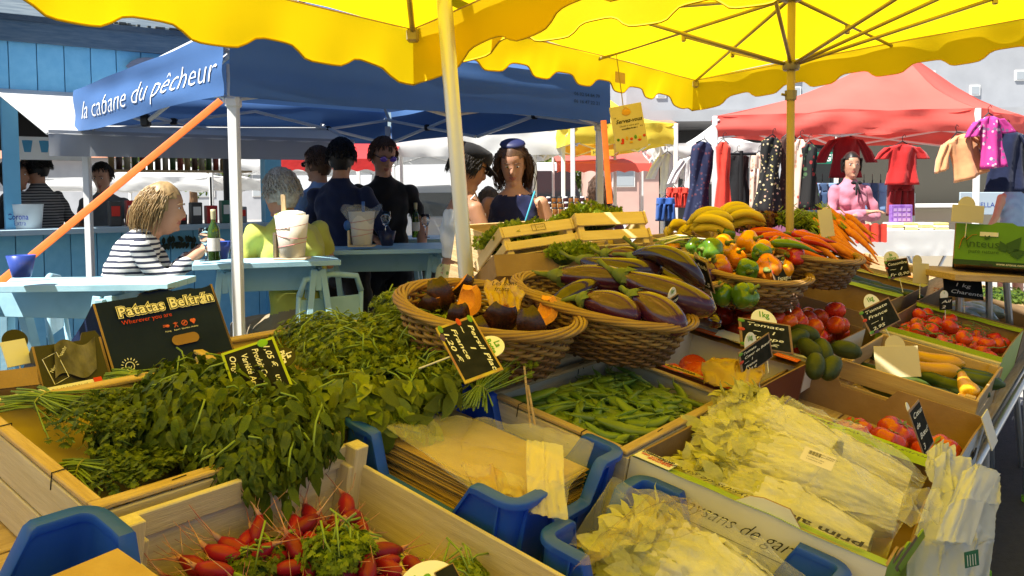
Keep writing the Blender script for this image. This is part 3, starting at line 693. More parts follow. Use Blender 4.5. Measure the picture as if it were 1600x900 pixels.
# far flap reads towards the camera, near flap the other way round; the white face below carries the script
Mfar = Matrix(((0, 1, 0, L_ - .030), (-1, 0, 0, W_ - .03), (0, 0, 1, h_ + .0075), (0, 0, 0, 1)))
text(alb, 'prim albret', .038, Mfar, m_ink, bold=.0009, sx=1.25)
text(alb, 'paysans de garonne', .03, Mfar @ Matrix.Translation((.245, 0, 0)), m_ink, shear=.35)
Mnear = Matrix(((0, -1, 0, .024), (1, 0, 0, .05), (0, 0, 1, h_ + .0075), (0, 0, 0, 1)))
text(alb, 'prim albret', .036, Mnear, m_ink, bold=.0009, sx=1.25)
text(alb, 'paysans de garonne', .028, Mnear @ Matrix.Translation((.205, 0, 0)), m_ink, shear=.35)
Mface = Matrix(((0, 0, -1, -.006), (-1, 0, 0, .41), (0, 1, 0, .105), (0, 0, 0, 1)))
text(alb, 'paysans de garonne', .043, Mface, m_ink, shear=.7, bold=-.0004, sx=.95)
MB().box((.17, -.034, -.0005), (.34, .0015, .001), M=Mface).build('underline', m_ink, alb)
texts(alb, [], m_redp) if False else None
MB().box((.0, .0, .0), (.045, .085, .001), M=Matrix.Translation((.018, W_ - .05, h_ + .006))).build('producer_label', m_cardw, alb)
Mlab = Matrix(((0, -1, 0, .034), (1, 0, 0, W_ - .088), (0, 0, 1, h_ + .0075), (0, 0, 0, 1)))
text(alb, 'GROUPEMENT', .012, Mlab, m_ink, bold=.0004); text(alb, 'COTEAUX DES', .011, Mlab @ Matrix.Translation((0, .012, 0)), m_redp, bold=.0004); text(alb, 'GARONNE', .011, Mlab @ Matrix.Translation((0, .022, 0)), m_redp, bold=.0004)
mb = MB()
for k in range(4): mb.bbox((.04 + .05 * k, -.006 - .006 * (k % 2), h_ * .62), (.05, .008, .10), .002, R=Matrix.Rotation(.5, 3, 'Y'))
for k in range(4): MB().bbox((.10 + .035 * k, .006 - .005 * k, h_ * .72), (.07, .004, .09), .001, R=Matrix.Rotation(.25 + .1 * k, 3, 'Y') @ Matrix.Rotation(.25, 3, 'X')).build('torn_flap', m_grab if k % 2 else m_card, alb)

beef, _ = carton('plain brown carton with ribbed beef tomatoes and a white end', .69, 1.33, -.0, .58, -.20, -.035, inner=m_card, outer=m_card, out2=m_cardw, notch={'f': [(.62, .30, .045)]})
MB().bbox((.0, .0, .0), (.12, .004, .10), .001, M=Matrix.Translation((.54, -.02, .16)) @ Matrix.Rotation(-.5, 4, 'X')).build('white_flap', m_cardw, beef)
MB().bbox((0, 0, 0), (.055, .004, .026), .01, M=Matrix.Translation((.45, -.004, .10))).build('hand_hole', m_ink, beef)
zuc = crate('knotty wooden crate holding green and yellow courgettes', 1.38, 2.0, .04, .47, -.16, .0, m=m_knot, rows=2, post=.03)
vine, _ = carton('green-edged carton of vine tomatoes at the table end', 2.06, 2.82, .05, .51, -.15, .02, outer=m_grab, strip=m_grab, strips='f', sw=.03)
Mv = Matrix(((0, 1, 0, .755), (-1, 0, 0, .40), (0, 0, 1, .178), (0, 0, 0, 1))); text(vine, 'terres de cultures', .03, Mv, m_ink, shear=.3)
plank(vine, 'front_rail', (-.012, .0, .145), (-.012, .46, .145), .03, .012, (0, 0, 1), m_pale)

# second row
rad = crate('pale wooden crate of radishes beside the blue crate', -.96, -.46, .36, .93, -.17, -.035, m=m_pale, rows=1, gap=.1, sides='nflr', post=.035, lining=None)
Lr, Wr = .50, .57
plank(rad, 'end_slat', (.02, Wr - .012, .145), (Lr - .02, Wr - .012, .145), .045, .012, (0, 1, 0), m_pale)
for x in (.0175, Lr - .0175): plank(rad, 'tall_post', (x, Wr - .03, 0.0), (x, Wr - .03, .172), .034, .034, (0, 1, 0), m_pale)
MB().box((Lr / 2, Wr / 2, .013), (Lr - .03, Wr - .03, .003)).build('floor_sheet', m_pale, rad)
blueA = plastic_crate('blue plastic crate holding a stack of brown paper bags', -.43, -.035, .54, 1.0, -.16, .015)
peas = crate('wooden crate of green pea pods between blue crate and carton', -.03, .57, .535, .93, -.15, .0, m=m_pale, rows=1, gap=.12, rail=m_wood, post=.03)
flan, fs = carton('dark-trimmed flandria tomato tray with orange ends', .62, 1.16, .52, .93, -.13, .0, inner=m_cardw, outer=mat('brown_red_print', (.12, .03, .02), .6), strip=mat('dark_brown_print', (.11, .06, .02), .55), sw=.045)
m_ov = mat('mustard_print', (.6, .42, .06), .6); m_or = mat('orange_print', (.72, .13, .02), .6)
for s_, xx in (('n', .02), ('f', .54 - .02)):
    MB().ball((xx, .20, .137), (.017, .07, .0012), 20, 6).build('oval_logo', m_ov, flan)
    MB().box((xx, .34, .1372), (.044, .10, .001)).build('orange_panel', m_or, flan); MB().box((xx, .06, .1372), (.044, .08, .001)).build('orange_panel', m_or, flan)
    Mq = Matrix(((0, 1, 0, xx - .004), (-1, 0, 0, .25), (0, 0, 1, .1392), (0, 0, 0, 1))); text(flan, 'FLANDRIA', .019, Mq, m_ink, bold=.0006)
    text(flan, 'tomate', .022, Mq @ Matrix.Translation((-.13, 0, -.0003)), mat('peach_print', (.8, .5, .3), .6))
    text(flan, 'tomate', .022, Mq @ Matrix.Translation((.155, 0, -.0003)), mat('peach_print', (.8, .5, .3), .6))
MB().box((-.004, .16, .06), (.003, .30, .05)).build('website_band', m_redp, flan)
text(flan, 'www.flandria.be', .022, Matrix(((0, 0, -1, -.0062), (-1, 0, 0, .28), (0, 1, 0, .06), (0, 0, 0, 1))), m_chalkw)
tomb, ts = carton('low carton of round tomatoes and green cucumbers', 1.22, 1.98, .535, .98, -.12, .0, inner=m_card, outer=m_cardw, strip=m_cardw, strips='n', sw=.07)
text(tomb, 'paysans', .04, Matrix(((0, 1, 0, .762), (-1, 0, 0, .40), (0, 0, 1, .123), (0, 0, 0, 1))), m_ink)
MB().grid(lambda a, b: (-.09 + a * .10, .10 + b * .2, .128 + .012 * sin(pi * a)), 4, 8).build('white_flap', m_cardw, tomb)
bbx, _ = carton('deep brown carton with lime edge behind the round tomatoes', 2.04, 2.75, .56, 1.10, -.14, .05, strip=m_grab, strips='f', sw=.03)
text(bbx, 'terres de cultures', .03, Matrix(((0, 1, 0, .70), (-1, 0, 0, .5), (0, 0, 1, .198), (0, 0, 0, 1))), m_ink, shear=.3)
cuc = crate('small pale crate of green courgettes beside the aubergine basket', .80, 1.26, .955, 1.18, -.12, .03, m=m_pale, rows=1, gap=.1, post=.03)

# third row: herb crates, the crates that lift the baskets
herb = crate('wide pale crate lined with yellow paper under the mint', -.97, -.47, .955, 1.42, -.17, -.005, m=m_pale, rows=2, gap=.12, rail=m_wood, lining=m_lin)
mid = crate('wooden crate under the parsley heap lined with paper', -.455, -.06, 1.02, 1.55, -.17, -.01, m=m_pale, rows=2, gap=.12, rail=m_wood, lining=m_lin)
riser = crate('upturned cream crate carrying the round willow basket', -.04, .46, .955, 1.40, -.15, .055, m=m_pale, rows=2, gap=.05)
riser2 = crate('cream crate carrying the basket of striped aubergines', .49, .79, .955, 1.40, -.15, .08, m=m_pale, rows=2, gap=.05)
riser3 = crate('cream crate carrying the pepper baskets', 1.30, 1.95, 1.0, 1.5, -.15, .13, m=m_pale, rows=2, gap=.05)
# ------------------------------------------------------------------ willow baskets
def basket(label, M, ru, rv, h, ns=38, rings=14, taper=.78, rim=.0125, ca=.0058):
    r = thing('willow_basket', label, 'basket', M)
    def P(a, z, off=0):
        k = lerp(taper, 1.0, (z / h) ** .8); x, y = ru * k * cos(a), rv * k * sin(a); d = Vector((cos(a) / ru, sin(a) / rv, 0)).normalized()
        return Vector((x, y, z)) + d * off
    for i in range(ns):
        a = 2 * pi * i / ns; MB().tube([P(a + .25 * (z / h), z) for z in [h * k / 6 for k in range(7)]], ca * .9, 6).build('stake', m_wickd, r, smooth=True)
    for j in range(rings):
        z = h * (j + .6) / (rings + .2); K = ns * 4; sg = 1 if j % 2 else -1
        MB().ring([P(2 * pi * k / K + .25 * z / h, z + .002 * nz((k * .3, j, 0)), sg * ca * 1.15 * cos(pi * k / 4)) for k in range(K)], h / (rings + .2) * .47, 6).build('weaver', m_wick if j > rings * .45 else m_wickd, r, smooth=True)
    st = 8; K = 132
    for q in range(st):
        pts = []
        for k in range(K):
            a = 2 * pi * k / K; ph = 2 * pi * q / st + a * 3
            pts.append(P(a, h, 0) + Vector((cos(a) / ru, sin(a) / rv, 0)).normalized() * (cos(ph) * rim * 1.15 + rim * .3) + Vector((0, 0, sin(ph) * rim * .6)))
        MB().ring(pts, rim * .40, 6).build('rim_strand', m_wick, r, smooth=True)
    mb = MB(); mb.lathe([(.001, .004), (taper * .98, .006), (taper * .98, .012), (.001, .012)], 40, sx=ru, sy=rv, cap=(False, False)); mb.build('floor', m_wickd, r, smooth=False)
    mb = MB()
    for i in range(5): mb.ring([(ru * taper * (i + .7) / 5.4 * cos(2 * pi * k / 48), rv * taper * (i + .7) / 5.4 * sin(2 * pi * k / 48), .014 + .003 * (k % 2)) for k in range(48)], .006, 5)
    mb.build('floor_weave', m_wickd, r, smooth=True)['kind'] = 'stuff'
    return r
def fr_at(px, py, dep, tilt=0.0, rz=0.0):        # frame of the slope at a pixel's place
    p = atd(px, py, dep); u_, v_, n_ = uvn(p); return FR(u_, v_, n_, rz) @ Matrix.Rotation(tilt, 4, 'X')
bk1 = basket('round willow basket of pumpkin wedges on the upturned crate', fr_at(764, 500, 2.12) @ Matrix.Translation((0, 0, -.10)), .235, .225, .135)
bk2 = basket('willow basket heaped with striped aubergines', fr_at(940, 470, 2.33) @ Matrix.Translation((0, 0, -.125)), .20, .26, .13)
bk3 = basket('small willow basket of dark aubergines beside the peppers', fr_at(1065, 440, 2.9) @ Matrix.Translation((0, 0, -.08)), .17, .14, .11, ns=26, rings=8, rim=.011)
bk4 = basket('willow basket heaped with yellow, orange and green peppers', fr_at(1175, 432, 3.05) @ Matrix.Translation((0, 0, -.09)), .27, .19, .12, ns=30, rings=9, rim=.011)
bk5 = basket('willow basket of red chillies next to the carrots', fr_at(1262, 402, 3.3) @ Matrix.Translation((0, 0, -.09)), .24, .19, .12, ns=30, rings=9, rim=.011)
# ------------------------------------------------------------------ produce meshes
def mesh_of(mb, name, m, smooth=True):
    o = mb.build(name, m, None, smooth); me = o.data; COL.objects.unlink(o); bpy.data.objects.remove(o); return me
def tomato_mesh(r, flat=.88, lobes=0, amp=.0, m=m_tom, seed=0, star=True, elong=1.0):
    def fn(d):
        a = atan2(d.y, d.x); k = 1 + amp * (abs(cos(lobes * a / 2)) ** .7 - .6) * (1 - abs(d.z) ** 3) if lobes else 1
        if d.z > .75: k *= 1 - .22 * ((d.z - .75) / .25) ** 1.5
        return k * (1 + .03 * nz((d.x * 2 + seed, d.y * 2, d.z * 2)))
    mb = MB().ball((0, 0, 0), (r, r, r * flat * elong), 26 if lobes else 18, 14, fn=fn)
    if star:
        for i in range(5):
            a = 2 * pi * i / 5 + seed; L = r * .55
            mb.add([(0, 0, r * flat * .80), (L * .5 * cos(a - .35), L * .5 * sin(a - .35), r * flat * .90), (L * cos(a), L * sin(a), r * flat * .93), (L * .5 * cos(a + .35), L * .5 * sin(a + .35), r * flat * .90)], [(0, 1, 2, 3)], 1)
        mb.tube([(0, 0, r * flat * .78), (.002, 0, r * flat * 1.02)], .0025, 5, mi=1)
    return mesh_of(mb, 'tomato', [m, m_stem])
def sweep(prof, path, n=14, mi=0, mb=None, lob=0, amp=0):       # prof: radius at t; path(t)->point
    mb = mb or MB(); K = len(prof); pts = [Vector(path(i / (K - 1))) for i in range(K)]
    mb.tube(pts, list(prof), n, mi=mi); return mb
def aubergine_mesh(L, R, bend, m=m_aub, seed=0):
    prof = []; K = 18
    for i in range(K):
        t = i / (K - 1); prof.append(max(.001, R * (sin(pi * min(1, t * .92 + .05)) ** .55) * (.55 + .5 * (t ** .8)) * (1 if t < .97 else .55)))
    prof[-1] = .002
    mb = sweep(prof, lambda t: (bend * sin(pi * t), 0, -t * L), 16)
    # calyx and stalk
    mb.tube([(0, 0, .05 * L), (0, 0, -.02 * L), (bend * .15, 0, -.12 * L)], [R * .18, R * .4, R * .52], 12, mi=1)
    for i in range(6):
        a = i * pi / 3 + seed; rr = R * .80
        mb.add([(rr * .72 * cos(a - .4), rr * .72 * sin(a - .4), -.07 * L), (rr * .72 * cos(a + .4), rr * .72 * sin(a + .4), -.07 * L), (rr * .95 * cos(a), rr * .95 * sin(a), -.19 * L)], [(0, 1, 2)], 1)
    mb.tube([(0, 0, .03 * L), (-.012, .004, .14 * L), (-.03, .01, .24 * L)], [R * .2, R * .13, R * .16], 8, mi=1)
    return mesh_of(mb, 'aubergine', [m, m_stem])
def pepper_mesh(R, L, m, seed=0, lobes=4):
    def fn(d):
        a = atan2(d.y, d.x) + seed; k = 1 + .16 * (abs(cos(lobes * a / 2)) ** .8 - .6) * (1 - abs(d.z) ** 4)
        if d.z > .6: k *= 1 - .30 * ((d.z - .6) / .4) ** 1.3
        if d.z < -.8: k *= 1 - .12 * ((-d.z - .8) / .2)
        return k * (1 + .05 * nz((d.x * 1.7 + seed * 5, d.y * 1.7, d.z * 1.7)))
    mb = MB().ball((0, 0, 0), (R, R, L / 2 * 1.05), 28, 16, fn=fn)
    mb.tube([(0, 0, L * .33), (0, 0, L * .46), (.006, .003, L * .60), (.016, .004, L * .68)], [R * .34, R * .13, R * .12, R * .15], 8, mi=1)
    return mesh_of(mb, 'bell_pepper', [m, m_stem])
def pod_mesh(L, w, bend, seed=0):
    K = 13; pts = []; rr = []
    for i in range(K):
        t = i / (K - 1); pts.append(Vector((t * L - L / 2, bend * (sin(pi * t) - .5), .003 * sin(5 * t + seed)))); rr.append(max(.0012, w * (sin(pi * (t * .96 + .02)) ** .5) * (1 + .07 * sin(t * 34))))
    rr[0] = .0014; rr[-1] = .0014
    mb = MB().tube(pts, rr, 8, flat=.62, side=(0, 1, 0))
    mb.tube([pts[0], pts[0] + Vector((-.010, .003, .002)), pts[0] + Vector((-.017, .008, .004))], [.0022, .0013, .0012], 5, mi=1)
    mb.tube([pts[-1], pts[-1] + Vector((.008, -.003, .0)), pts[-1] + Vector((.013, -.008, .002))], [.0015, .001, .0006], 5, mi=1)
    mb.tube([pts[1] + Vector((0, rr[1], .001)), pts[6] + Vector((0, rr[6] * 1.0, .001)), pts[-2] + Vector((0, rr[-2], .001))], .0009, 4, mi=1)
    return mesh_of(mb, 'pea_pod', [m_pea, m_stalk])
def long_mesh(name, prof, L, bend, ms, tips=None, n=12):
    K = len(prof); mb = sweep(prof, lambda t: (bend * sin(pi * t), 0, (t - .5) * L), n)
    if tips: tips(mb)
    return mesh_of(mb, name, ms)
def pile(n, rfun, area, base, dome=0, seed=1, tries=12, shape='rect'):
    """Lay n balls one after another, each on what lies below it; area (x0,x1,y0,y1)."""
    rg = random.Random(seed); out = []; x0, x1, y0, y1 = area
    for k in range(n):
        r = rfun(rg); best = None
        for _ in range(tries):
            if shape == 'disc':
                a = rg.uniform(0, 2 * pi); q = sqrt(rg.random()); x, y = (x0 + x1) / 2 + (x1 - x0) / 2 * q * cos(a) * .9, (y0 + y1) / 2 + (y1 - y0) / 2 * q * sin(a) * .9
            else: x, y = rg.uniform(x0 + r * .8, x1 - r * .8), rg.uniform(y0 + r * .8, y1 - r * .8)
            z = base + r
            for (a, b, c, s) in out:
                d2 = (x - a) ** 2 + (y - b) ** 2; R = (r + s) * .96
                if d2 < R * R: z = max(z, c + sqrt(R * R - d2))
            if best is None or z < best[2]: best = (x, y, z)
        out.append((best[0], best[1], best[2], r))
    return out
def rnd_rot(rg): return Euler((rg.uniform(-pi, pi), rg.uniform(-pi, pi), rg.uniform(-pi, pi))).to_matrix().to_4x4()
def tilt_rot(rg, amt): return Euler((rg.uniform(-amt, amt), rg.uniform(-amt, amt), rg.uniform(-pi, pi))).to_matrix().to_4x4()

# --- tomatoes
toms = [tomato_mesh(1, .9, seed=i * 1.7) for i in range(3)]; tomn = [tomato_mesh(1, .95, seed=i * 2.3 + 9, star=False) for i in range(2)]
def scatter(pl, fr, meshes, name, label, cat, group, seed=3, amt=.7):
    rg = random.Random(seed)
    for (x, y, z, r) in pl:
        M = fr @ Matrix.Translation((x, y, z)) @ tilt_rot(rg, amt) @ Matrix.Scale(r, 4); put(name, rg.choice(meshes), M, label, cat, group)
fv = FR(2.06, .05, -.15)
scatter(pile(46, lambda g: g.uniform(.029, .037), (.03, .73, .02, .44), .075, seed=4), fv, toms, 'tomato', 'red vine tomato in the green-edged carton at the table end', 'tomato', 'vine tomatoes in the green-edged carton', 5, .8)
rg = random.Random(3)
vt = thing('tomato_vine', 'tangle of green tomato vines among the vine tomatoes', 'vine', fv)
for k in range(16):
    x, y = rg.uniform(.1, .65), rg.uniform(.06, .40); z = .155; pts = [Vector((x, y, z))]; a = rg.uniform(0, 6.3)
    for j in range(5): a += rg.uniform(-.7, .7); pts.append(pts[-1] + Vector((cos(a) * .022, sin(a) * .022, rg.uniform(-.008, .008))))
    MB().tube(pts, .0028, 5).build('vine_stem', m_stem, vt, smooth=True)
ft = FR(1.22, .535, -.12)
pl = pile(48, lambda g: g.uniform(.034, .042), (.16, .74, .03, .43), .055, seed=6)
scatter(pl, ft, toms + tomn, 'tomato', 'round red tomato heaped in the low white-edged carton', 'tomato', 'round tomatoes in the low carton', 8, .9)
# extra tomatoes on the near side of that heap, beside the green peppers
scatter([(.40, .50, .16, .036), (.33, .48, .17, .036), (.47, .48, .155, .038), (.42, .44, .195, .038), (.55, .45, .19, .045), (.62, .47, .16, .036), (.28, .44, .16, .036), (.5, .42, .2, .04)], ft, toms + tomn, 'tomato', 'red tomato under the big green pepper by the baskets', 'tomato', 'tomatoes below the pepper basket', 9, .9)
beefs = [tomato_mesh(1, .68, 7, .28, m_beef, seed=i * 3.1) for i in range(3)]
scatter([(.34, .08, .10, .062), (.42, .20, .095, .058), (.30, .20, .10, .050), (.47, .09, .075, .055), (.22, .10, .06, .055), (.36, .31, .075, .052), (.53, .2, .06, .05), (.2, .22, .06, .05)], FR(.69, 0, -.20), beefs, 'beef_tomato', 'ribbed beef tomato in the brown carton with a white end', 'tomato', 'beef tomatoes in the brown carton', 2, .4)
scatter([(.16, .30, .055, .05), (.25, .25, .055, .052), (.34, .30, .05, .05), (.2, .12, .045, .048), (.1, .2, .045, .047), (.42, .22, .05, .05)], FR(.62, .52, -.13), tomn, 'tomato', 'large red tomato lying in the flandria tray', 'tomato', 'tomatoes in the flandria tray', 4, .5)

# --- striped aubergines in their basket: (px, py, depth, length, radius, angle in the slope, tilt, kind)
aubs = [aubergine_mesh(.26, .050, .022, m_aub, 1), aubergine_mesh(.19, .058, .010, m_aub, 2), aubergine_mesh(.24, .040, .055, m_aubd, 3), aubergine_mesh(.15, .045, .01, m_aub, 4)]
def lay(me, name, px, py, dep, ang, pitch_, rollx, label, cat, group=None, sc=1.0):
    """lie a long thing (axis local -z from its stalk) with its stalk end pointing to ang (from picture right, counter-clockwise) in the slope's plane"""
    p = atd(px, py, dep); x = (CR * cos(ang) + (CU * .55 + Vector((0, .83, 0))) .normalized() * sin(ang)).normalized()
    zc = (x + Vector((0, 0, pitch_))).normalized(); y = Vector((0, -.35, .94)); y = (y - zc * y.dot(zc)).normalized(); xx = y.cross(zc)
    M = Matrix(((xx.x, y.x, zc.x, p.x), (xx.y, y.y, zc.y, p.y), (xx.z, y.z, zc.z, p.z), (0, 0, 0, 1))) @ Matrix.Rotation(rollx, 4, 'Z') @ Matrix.Scale(sc, 4)
    return put(name, me, M, label, cat, group)
A = 'aubergine'
for (k, px, py, d, ang, pt_, rl, lb, sc) in [
    (0, 965, 430, 2.42, 2.75, .12, .3, 'long striped aubergine lying across the front of its basket', 1.15), (1, 985, 462, 2.28, 2.4, .15, 1.0, 'fat pale-ended aubergine at the front rim of the basket', 1.0),
    (1, 905, 468, 2.26, 2.7, .1, 2.0, 'brown striped aubergine against the left front of the basket rim', .95), (0, 862, 432, 2.50, 3.0, .05, .8, 'purple aubergine with a pale green stalk pointing left', 1.05),
    (2, 905, 408, 2.72, 2.95, .0, 0.2, 'dark slim aubergine at the back of the basket', 1.15), (2, 985, 402, 2.72, 2.6, .1, 1.4, 'curved glossy aubergine on top of the heap', 1.1),
    (2, 1000, 392, 2.85, 2.5, .1, 4.4, 'curved aubergine behind the heap under the pale crate', 1.1), (0, 960, 500, 2.32, 3.3, -.05, 1.2, 'aubergine wedged low against the front rim', .9),
    (3, 940, 398, 2.85, 3.5, .3, 0, 'short aubergine at the very back of the heap', 1.0), (2, 950, 445, 2.5, .5, .1, 2.2, 'bent aubergine half buried in the heap', 1.0),
    (3, 1010, 500, 2.36, 1.0, 0, 0, 'small aubergine beside the slate sign', 1.0), (3, 900, 500, 2.38, 2.0, 0, 0, 'small aubergine deep in the striped heap', 1.0)]:
    lay(aubs[k], A, px, py - 2, d - .03, ang, pt_, rl, lb, A, 'aubergines in the willow basket', sc * .98)
for (px, py, d, ang, lb) in [(1045, 398, 2.95, 2.6, 'dark glossy aubergine on top of the small basket'), (1032, 420, 2.9, .2, 'brown-green aubergine hanging over the small basket edge'), (1062, 432, 2.85, 2.0, 'nearly black aubergine low in the small basket'), (1090, 425, 2.9, 1.2, 'dark aubergine behind the small grey sign')]:
    lay(aubs[2 if px != 1045 else 1], A, px, py, d, ang, .1, px * .3, lb, A, 'dark aubergines in the small basket', 1.0)

# --- bell peppers: px, py, depth, mat, radius, label
PM = {}
def pep(m, s): 
    if (m.name, s) not in PM: PM[(m.name, s)] = pepper_mesh(.043, .088, m, s)
    return PM[(m.name, s)]
rg = random.Random(12)
for (px, py, d, m, sc, lb) in [
    (1170, 378, 3.2, m_pepy, 1.0, 'yellow pepper at the top of the heap'), (1130, 385, 3.12, m_pepy, 1.05, 'large yellow pepper beside the green ones'), (1192, 392, 3.1, m_pepy, .95, 'amber pepper above the two green peppers'),
    (1200, 418, 2.98, m_pepo, 1.12, 'bright orange pepper at the front right of the basket'), (1122, 420, 2.92, m_pepm, 1.15, 'red and green pepper at the left of the basket'), (1110, 392, 3.05, m_pepg, 1.1, 'dark green pepper leaning on the yellow ones'),
    (1190, 396, 3.02, m_pepg, .85, 'green pepper in front of the amber pepper'), (1168, 422, 2.93, m_pepg, .95, 'upright green pepper in the middle front'), (1150, 440, 2.95, m_pepy, .8, 'small yellow pepper low on the rim'),
    (1135, 366, 3.3, m_pepg, .8, 'green pepper behind the yellow heap'), (1085, 385, 3.1, m_pepg, .75, 'small green pepper at the left edge'), (1048, 392, 3.2, m_pepy, .95, 'yellow pepper beside the dark aubergine'),
    (1164, 462, 2.76, m_pepg, 1.05, 'green pepper hanging below the basket over the tomatoes'), (1128, 460, 2.8, m_pepg, .95, 'deep green pepper in the shadow under the basket'), (1150, 403, 3.1, m_pepo, .9, 'orange pepper buried in the heap'),
    (1215, 385, 3.2, m_pepr, .9, 'red pepper at the right of the heap'), (1242, 400, 3.1, m_pepr, .85, 'red pepper beside the dark slate'), (1225, 420, 3.05, m_pepy, .8, 'yellow pepper tucked behind the dark slate')]:
    M = Matrix.Translation(atd(px, py, d)) @ Euler((rg.uniform(.6, 1.8), rg.uniform(-.6, .6), rg.uniform(-1.5, 1.5))).to_matrix().to_4x4() @ Matrix.Scale(sc, 4)
    put('bell_pepper', pep(m, rg.randint(0, 1)), M, lb, 'pepper', 'bell peppers in the willow basket')
# --- chillies
def chili(L, R, bend, m):
    prof = [R * .55, R, R, R * .95, R * .85, R * .7, R * .5, R * .3, .0015]; return long_mesh('chilli', prof, L, bend, [m, m_stem], lambda mb: mb.tube([(0, 0, -L / 2), (0, 0, -L / 2 - .008), (.006, 0, -L / 2 - .035)], [R * .6, R * .3, .003], 8, mi=1))
ch = [chili(.17, .021, .02, m_pepr), chili(.15, .018, -.015, m_pepr), chili(.17, .017, .03, m_pepg)]
for (k, px, py, d, ang, lb) in [(0, 1220, 378, 3.3, 2.8, 'long red chilli crossing the heap'), (0, 1250, 385, 3.2, 2.6, 'thick red chilli in the middle of the basket'), (1, 1238, 368, 3.4, .3, 'red chilli at the back by the carrot tops'), (1, 1265, 395, 3.15, 2.5, 'red chilli by the green one'),
        (2, 1240, 388, 3.1, 2.7, 'long green chilli among the red ones'), (0, 1202, 368, 3.4, 2.9, 'dark red chilli behind the peppers'), (1, 1280, 385, 3.25, 2.4, 'red chilli on the right rim'), (1, 1250, 405, 3.12, 2.9, 'small red chilli low in front'), (0, 1272, 372, 3.35, 2.7, 'red chilli under the cream price card')]:
    lay(ch[k], 'chilli', px, py, d, ang + pi, .05, px, lb, 'chilli', 'chillies beside the peppers')
# --- bananas: each hand is a thing, each banana a part
def banana(parent, M, L=.17, R=.0175):
    K = 14; pts = []; rr = []
    for i in range(K):
        t = i / (K - 1); a = (t - .5) * 1.7; pts.append(Vector((sin(a) * L * .62, 0, (1 - cos(a)) * -L * .62))); rr.append(R * (min(1, .28 + 3.2 * t) if t < .25 else min(1, .3 + 4 * (1 - t))))
    mb = MB().tube(pts, rr, 7); mb.tube([pts[-1], pts[-1] + (pts[-1] - pts[-2]) * .5], [.005, .004], 6, mi=1)
    return mb.build('banana', [m_ban, m_bant], parent, True, M)
for (px, py, d, lb, s0) in [(1108, 362, 3.35, 'hand of yellow bananas behind the pepper heap', 1), (1150, 352, 3.5, 'second hand of bananas nearer the pole', 2), (1072, 368, 3.45, 'small hand of greenish bananas by the spring onions', 3)]:
    r = thing('banana_hand', lb, 'bananas', Matrix.Translation(atd(px, py + 6, d)) @ Matrix.Rotation(.25 * s0, 4, 'Z'), 'hands of bananas'); rg = random.Random(s0)
    for k in range(9 if s0 < 3 else 5):
        a = (k % 5 - 2) * .24; row = k // 5
        banana(r, Matrix.Translation((.0 + rg.uniform(-.01, .01), -.05 + .036 * (k % 5) - .02 * row, .035 + .034 * row + .016 * (2 - abs(k % 5 - 2)))) @ Euler((rg.uniform(-.3, .3) - a, rg.uniform(-.15, .25), a + rg.uniform(-.1, .1))).to_matrix().to_4x4())
# --- carrots with their tops
car = [long_mesh('carrot', [.002, .005, .008, .011, .0135, .015, .0165, .0155, .007], .19, .006, [m_car, m_stalk], lambda mb: [mb.tube([(0, 0, .092), (.01 * i - .01, .006 * (i - 1), .14)], .002, 5, mi=1) for i in range(3)]),
       long_mesh('carrot', [.002, .004, .007, .010, .012, .014, .015, .013, .006], .22, .015, [m_car, m_stalk], lambda mb: [mb.tube([(0, 0, .105), (.01 * i - .01, .006 * (i - 1), .15)], .002, 5, mi=1) for i in range(3)])]
rg = random.Random(5)
for k in range(34):
    t = k / 34; px, py = 1300 + 38 * rg.random() + 10 * (k % 3 - 1), 348 + 56 * rg.random(); d = 3.62 - .005 * (py - 348) + .03 * rg.random()
    lay(car[k % 2], 'carrot', px, py, d, rg.uniform(1.9, 2.5), .15, rg.uniform(0, 6), 'orange carrot in the loose bundle beside the cream card', 'carrot', 'carrots beside the chillies', .95)
# --- courgettes, cucumbers
zcm = [long_mesh('courgette', [.006, .02, .026, .026, .025, .024, .0235, .023, .02, .013, .011], .24, .01, [m_zuc, m_stem]), long_mesh('courgette', [.006, .02, .027, .027, .026, .024, .022, .02, .018, .014, .013], .2, .012, [m_zucy, m_stem], lambda mb: mb.tube([(0, 0, .098), (0, 0, .125)], [.014, .011], 8, mi=1))]
fz = FR(1.38, .04, -.16)
def inbox(fr, me, name, x, y, z, yaw, pit, label, cat, group, sc=1): put(name, me, fr @ Matrix.Translation((x, y, z)) @ Matrix.Rotation(yaw, 4, 'Z') @ Matrix.Rotation(pi / 2 + pit, 4, 'Y') @ Matrix.Scale(sc, 4), label, cat, group)
for (k, x, y, z, yw, lb) in [(1, .48, .22, .15, 1.9, 'long yellow courgette at the back of the knotty crate'), (1, .36, .20, .14, 2.2, 'yellow courgette pointing at the blank card'), (0, .42, .10, .13, 1.8, 'dark courgette in front of the yellow ones'), (0, .33, .13, .11, 1.5, 'dark green courgette under the yellow one'), (1, .22, .06, .15, .3, 'round end of a yellow courgette in the near corner'),
        (1, .15, .05, .12, .1, 'yellow courgette against the near slat'), (0, .52, .12, .12, 1.7, 'green courgette along the far slat'), (0, .2, .2, .09, 1.6, 'green courgette at the bottom of the crate'), (0, .12, .30, .08, 1.2, 'green courgette seen through the gap in the slats'), (0, .5, .33, .10, 1.9, 'courgette behind the blank card'), (0, .3, .3, .08, 1.4, 'courgette under the blank card')]:
    inbox(fz, zcm[k], 'courgette', x, y, z, yw, 0, lb, 'courgette', 'courgettes in the knotty crate', 1.15)
fc = FR(.80, .955, -.12)
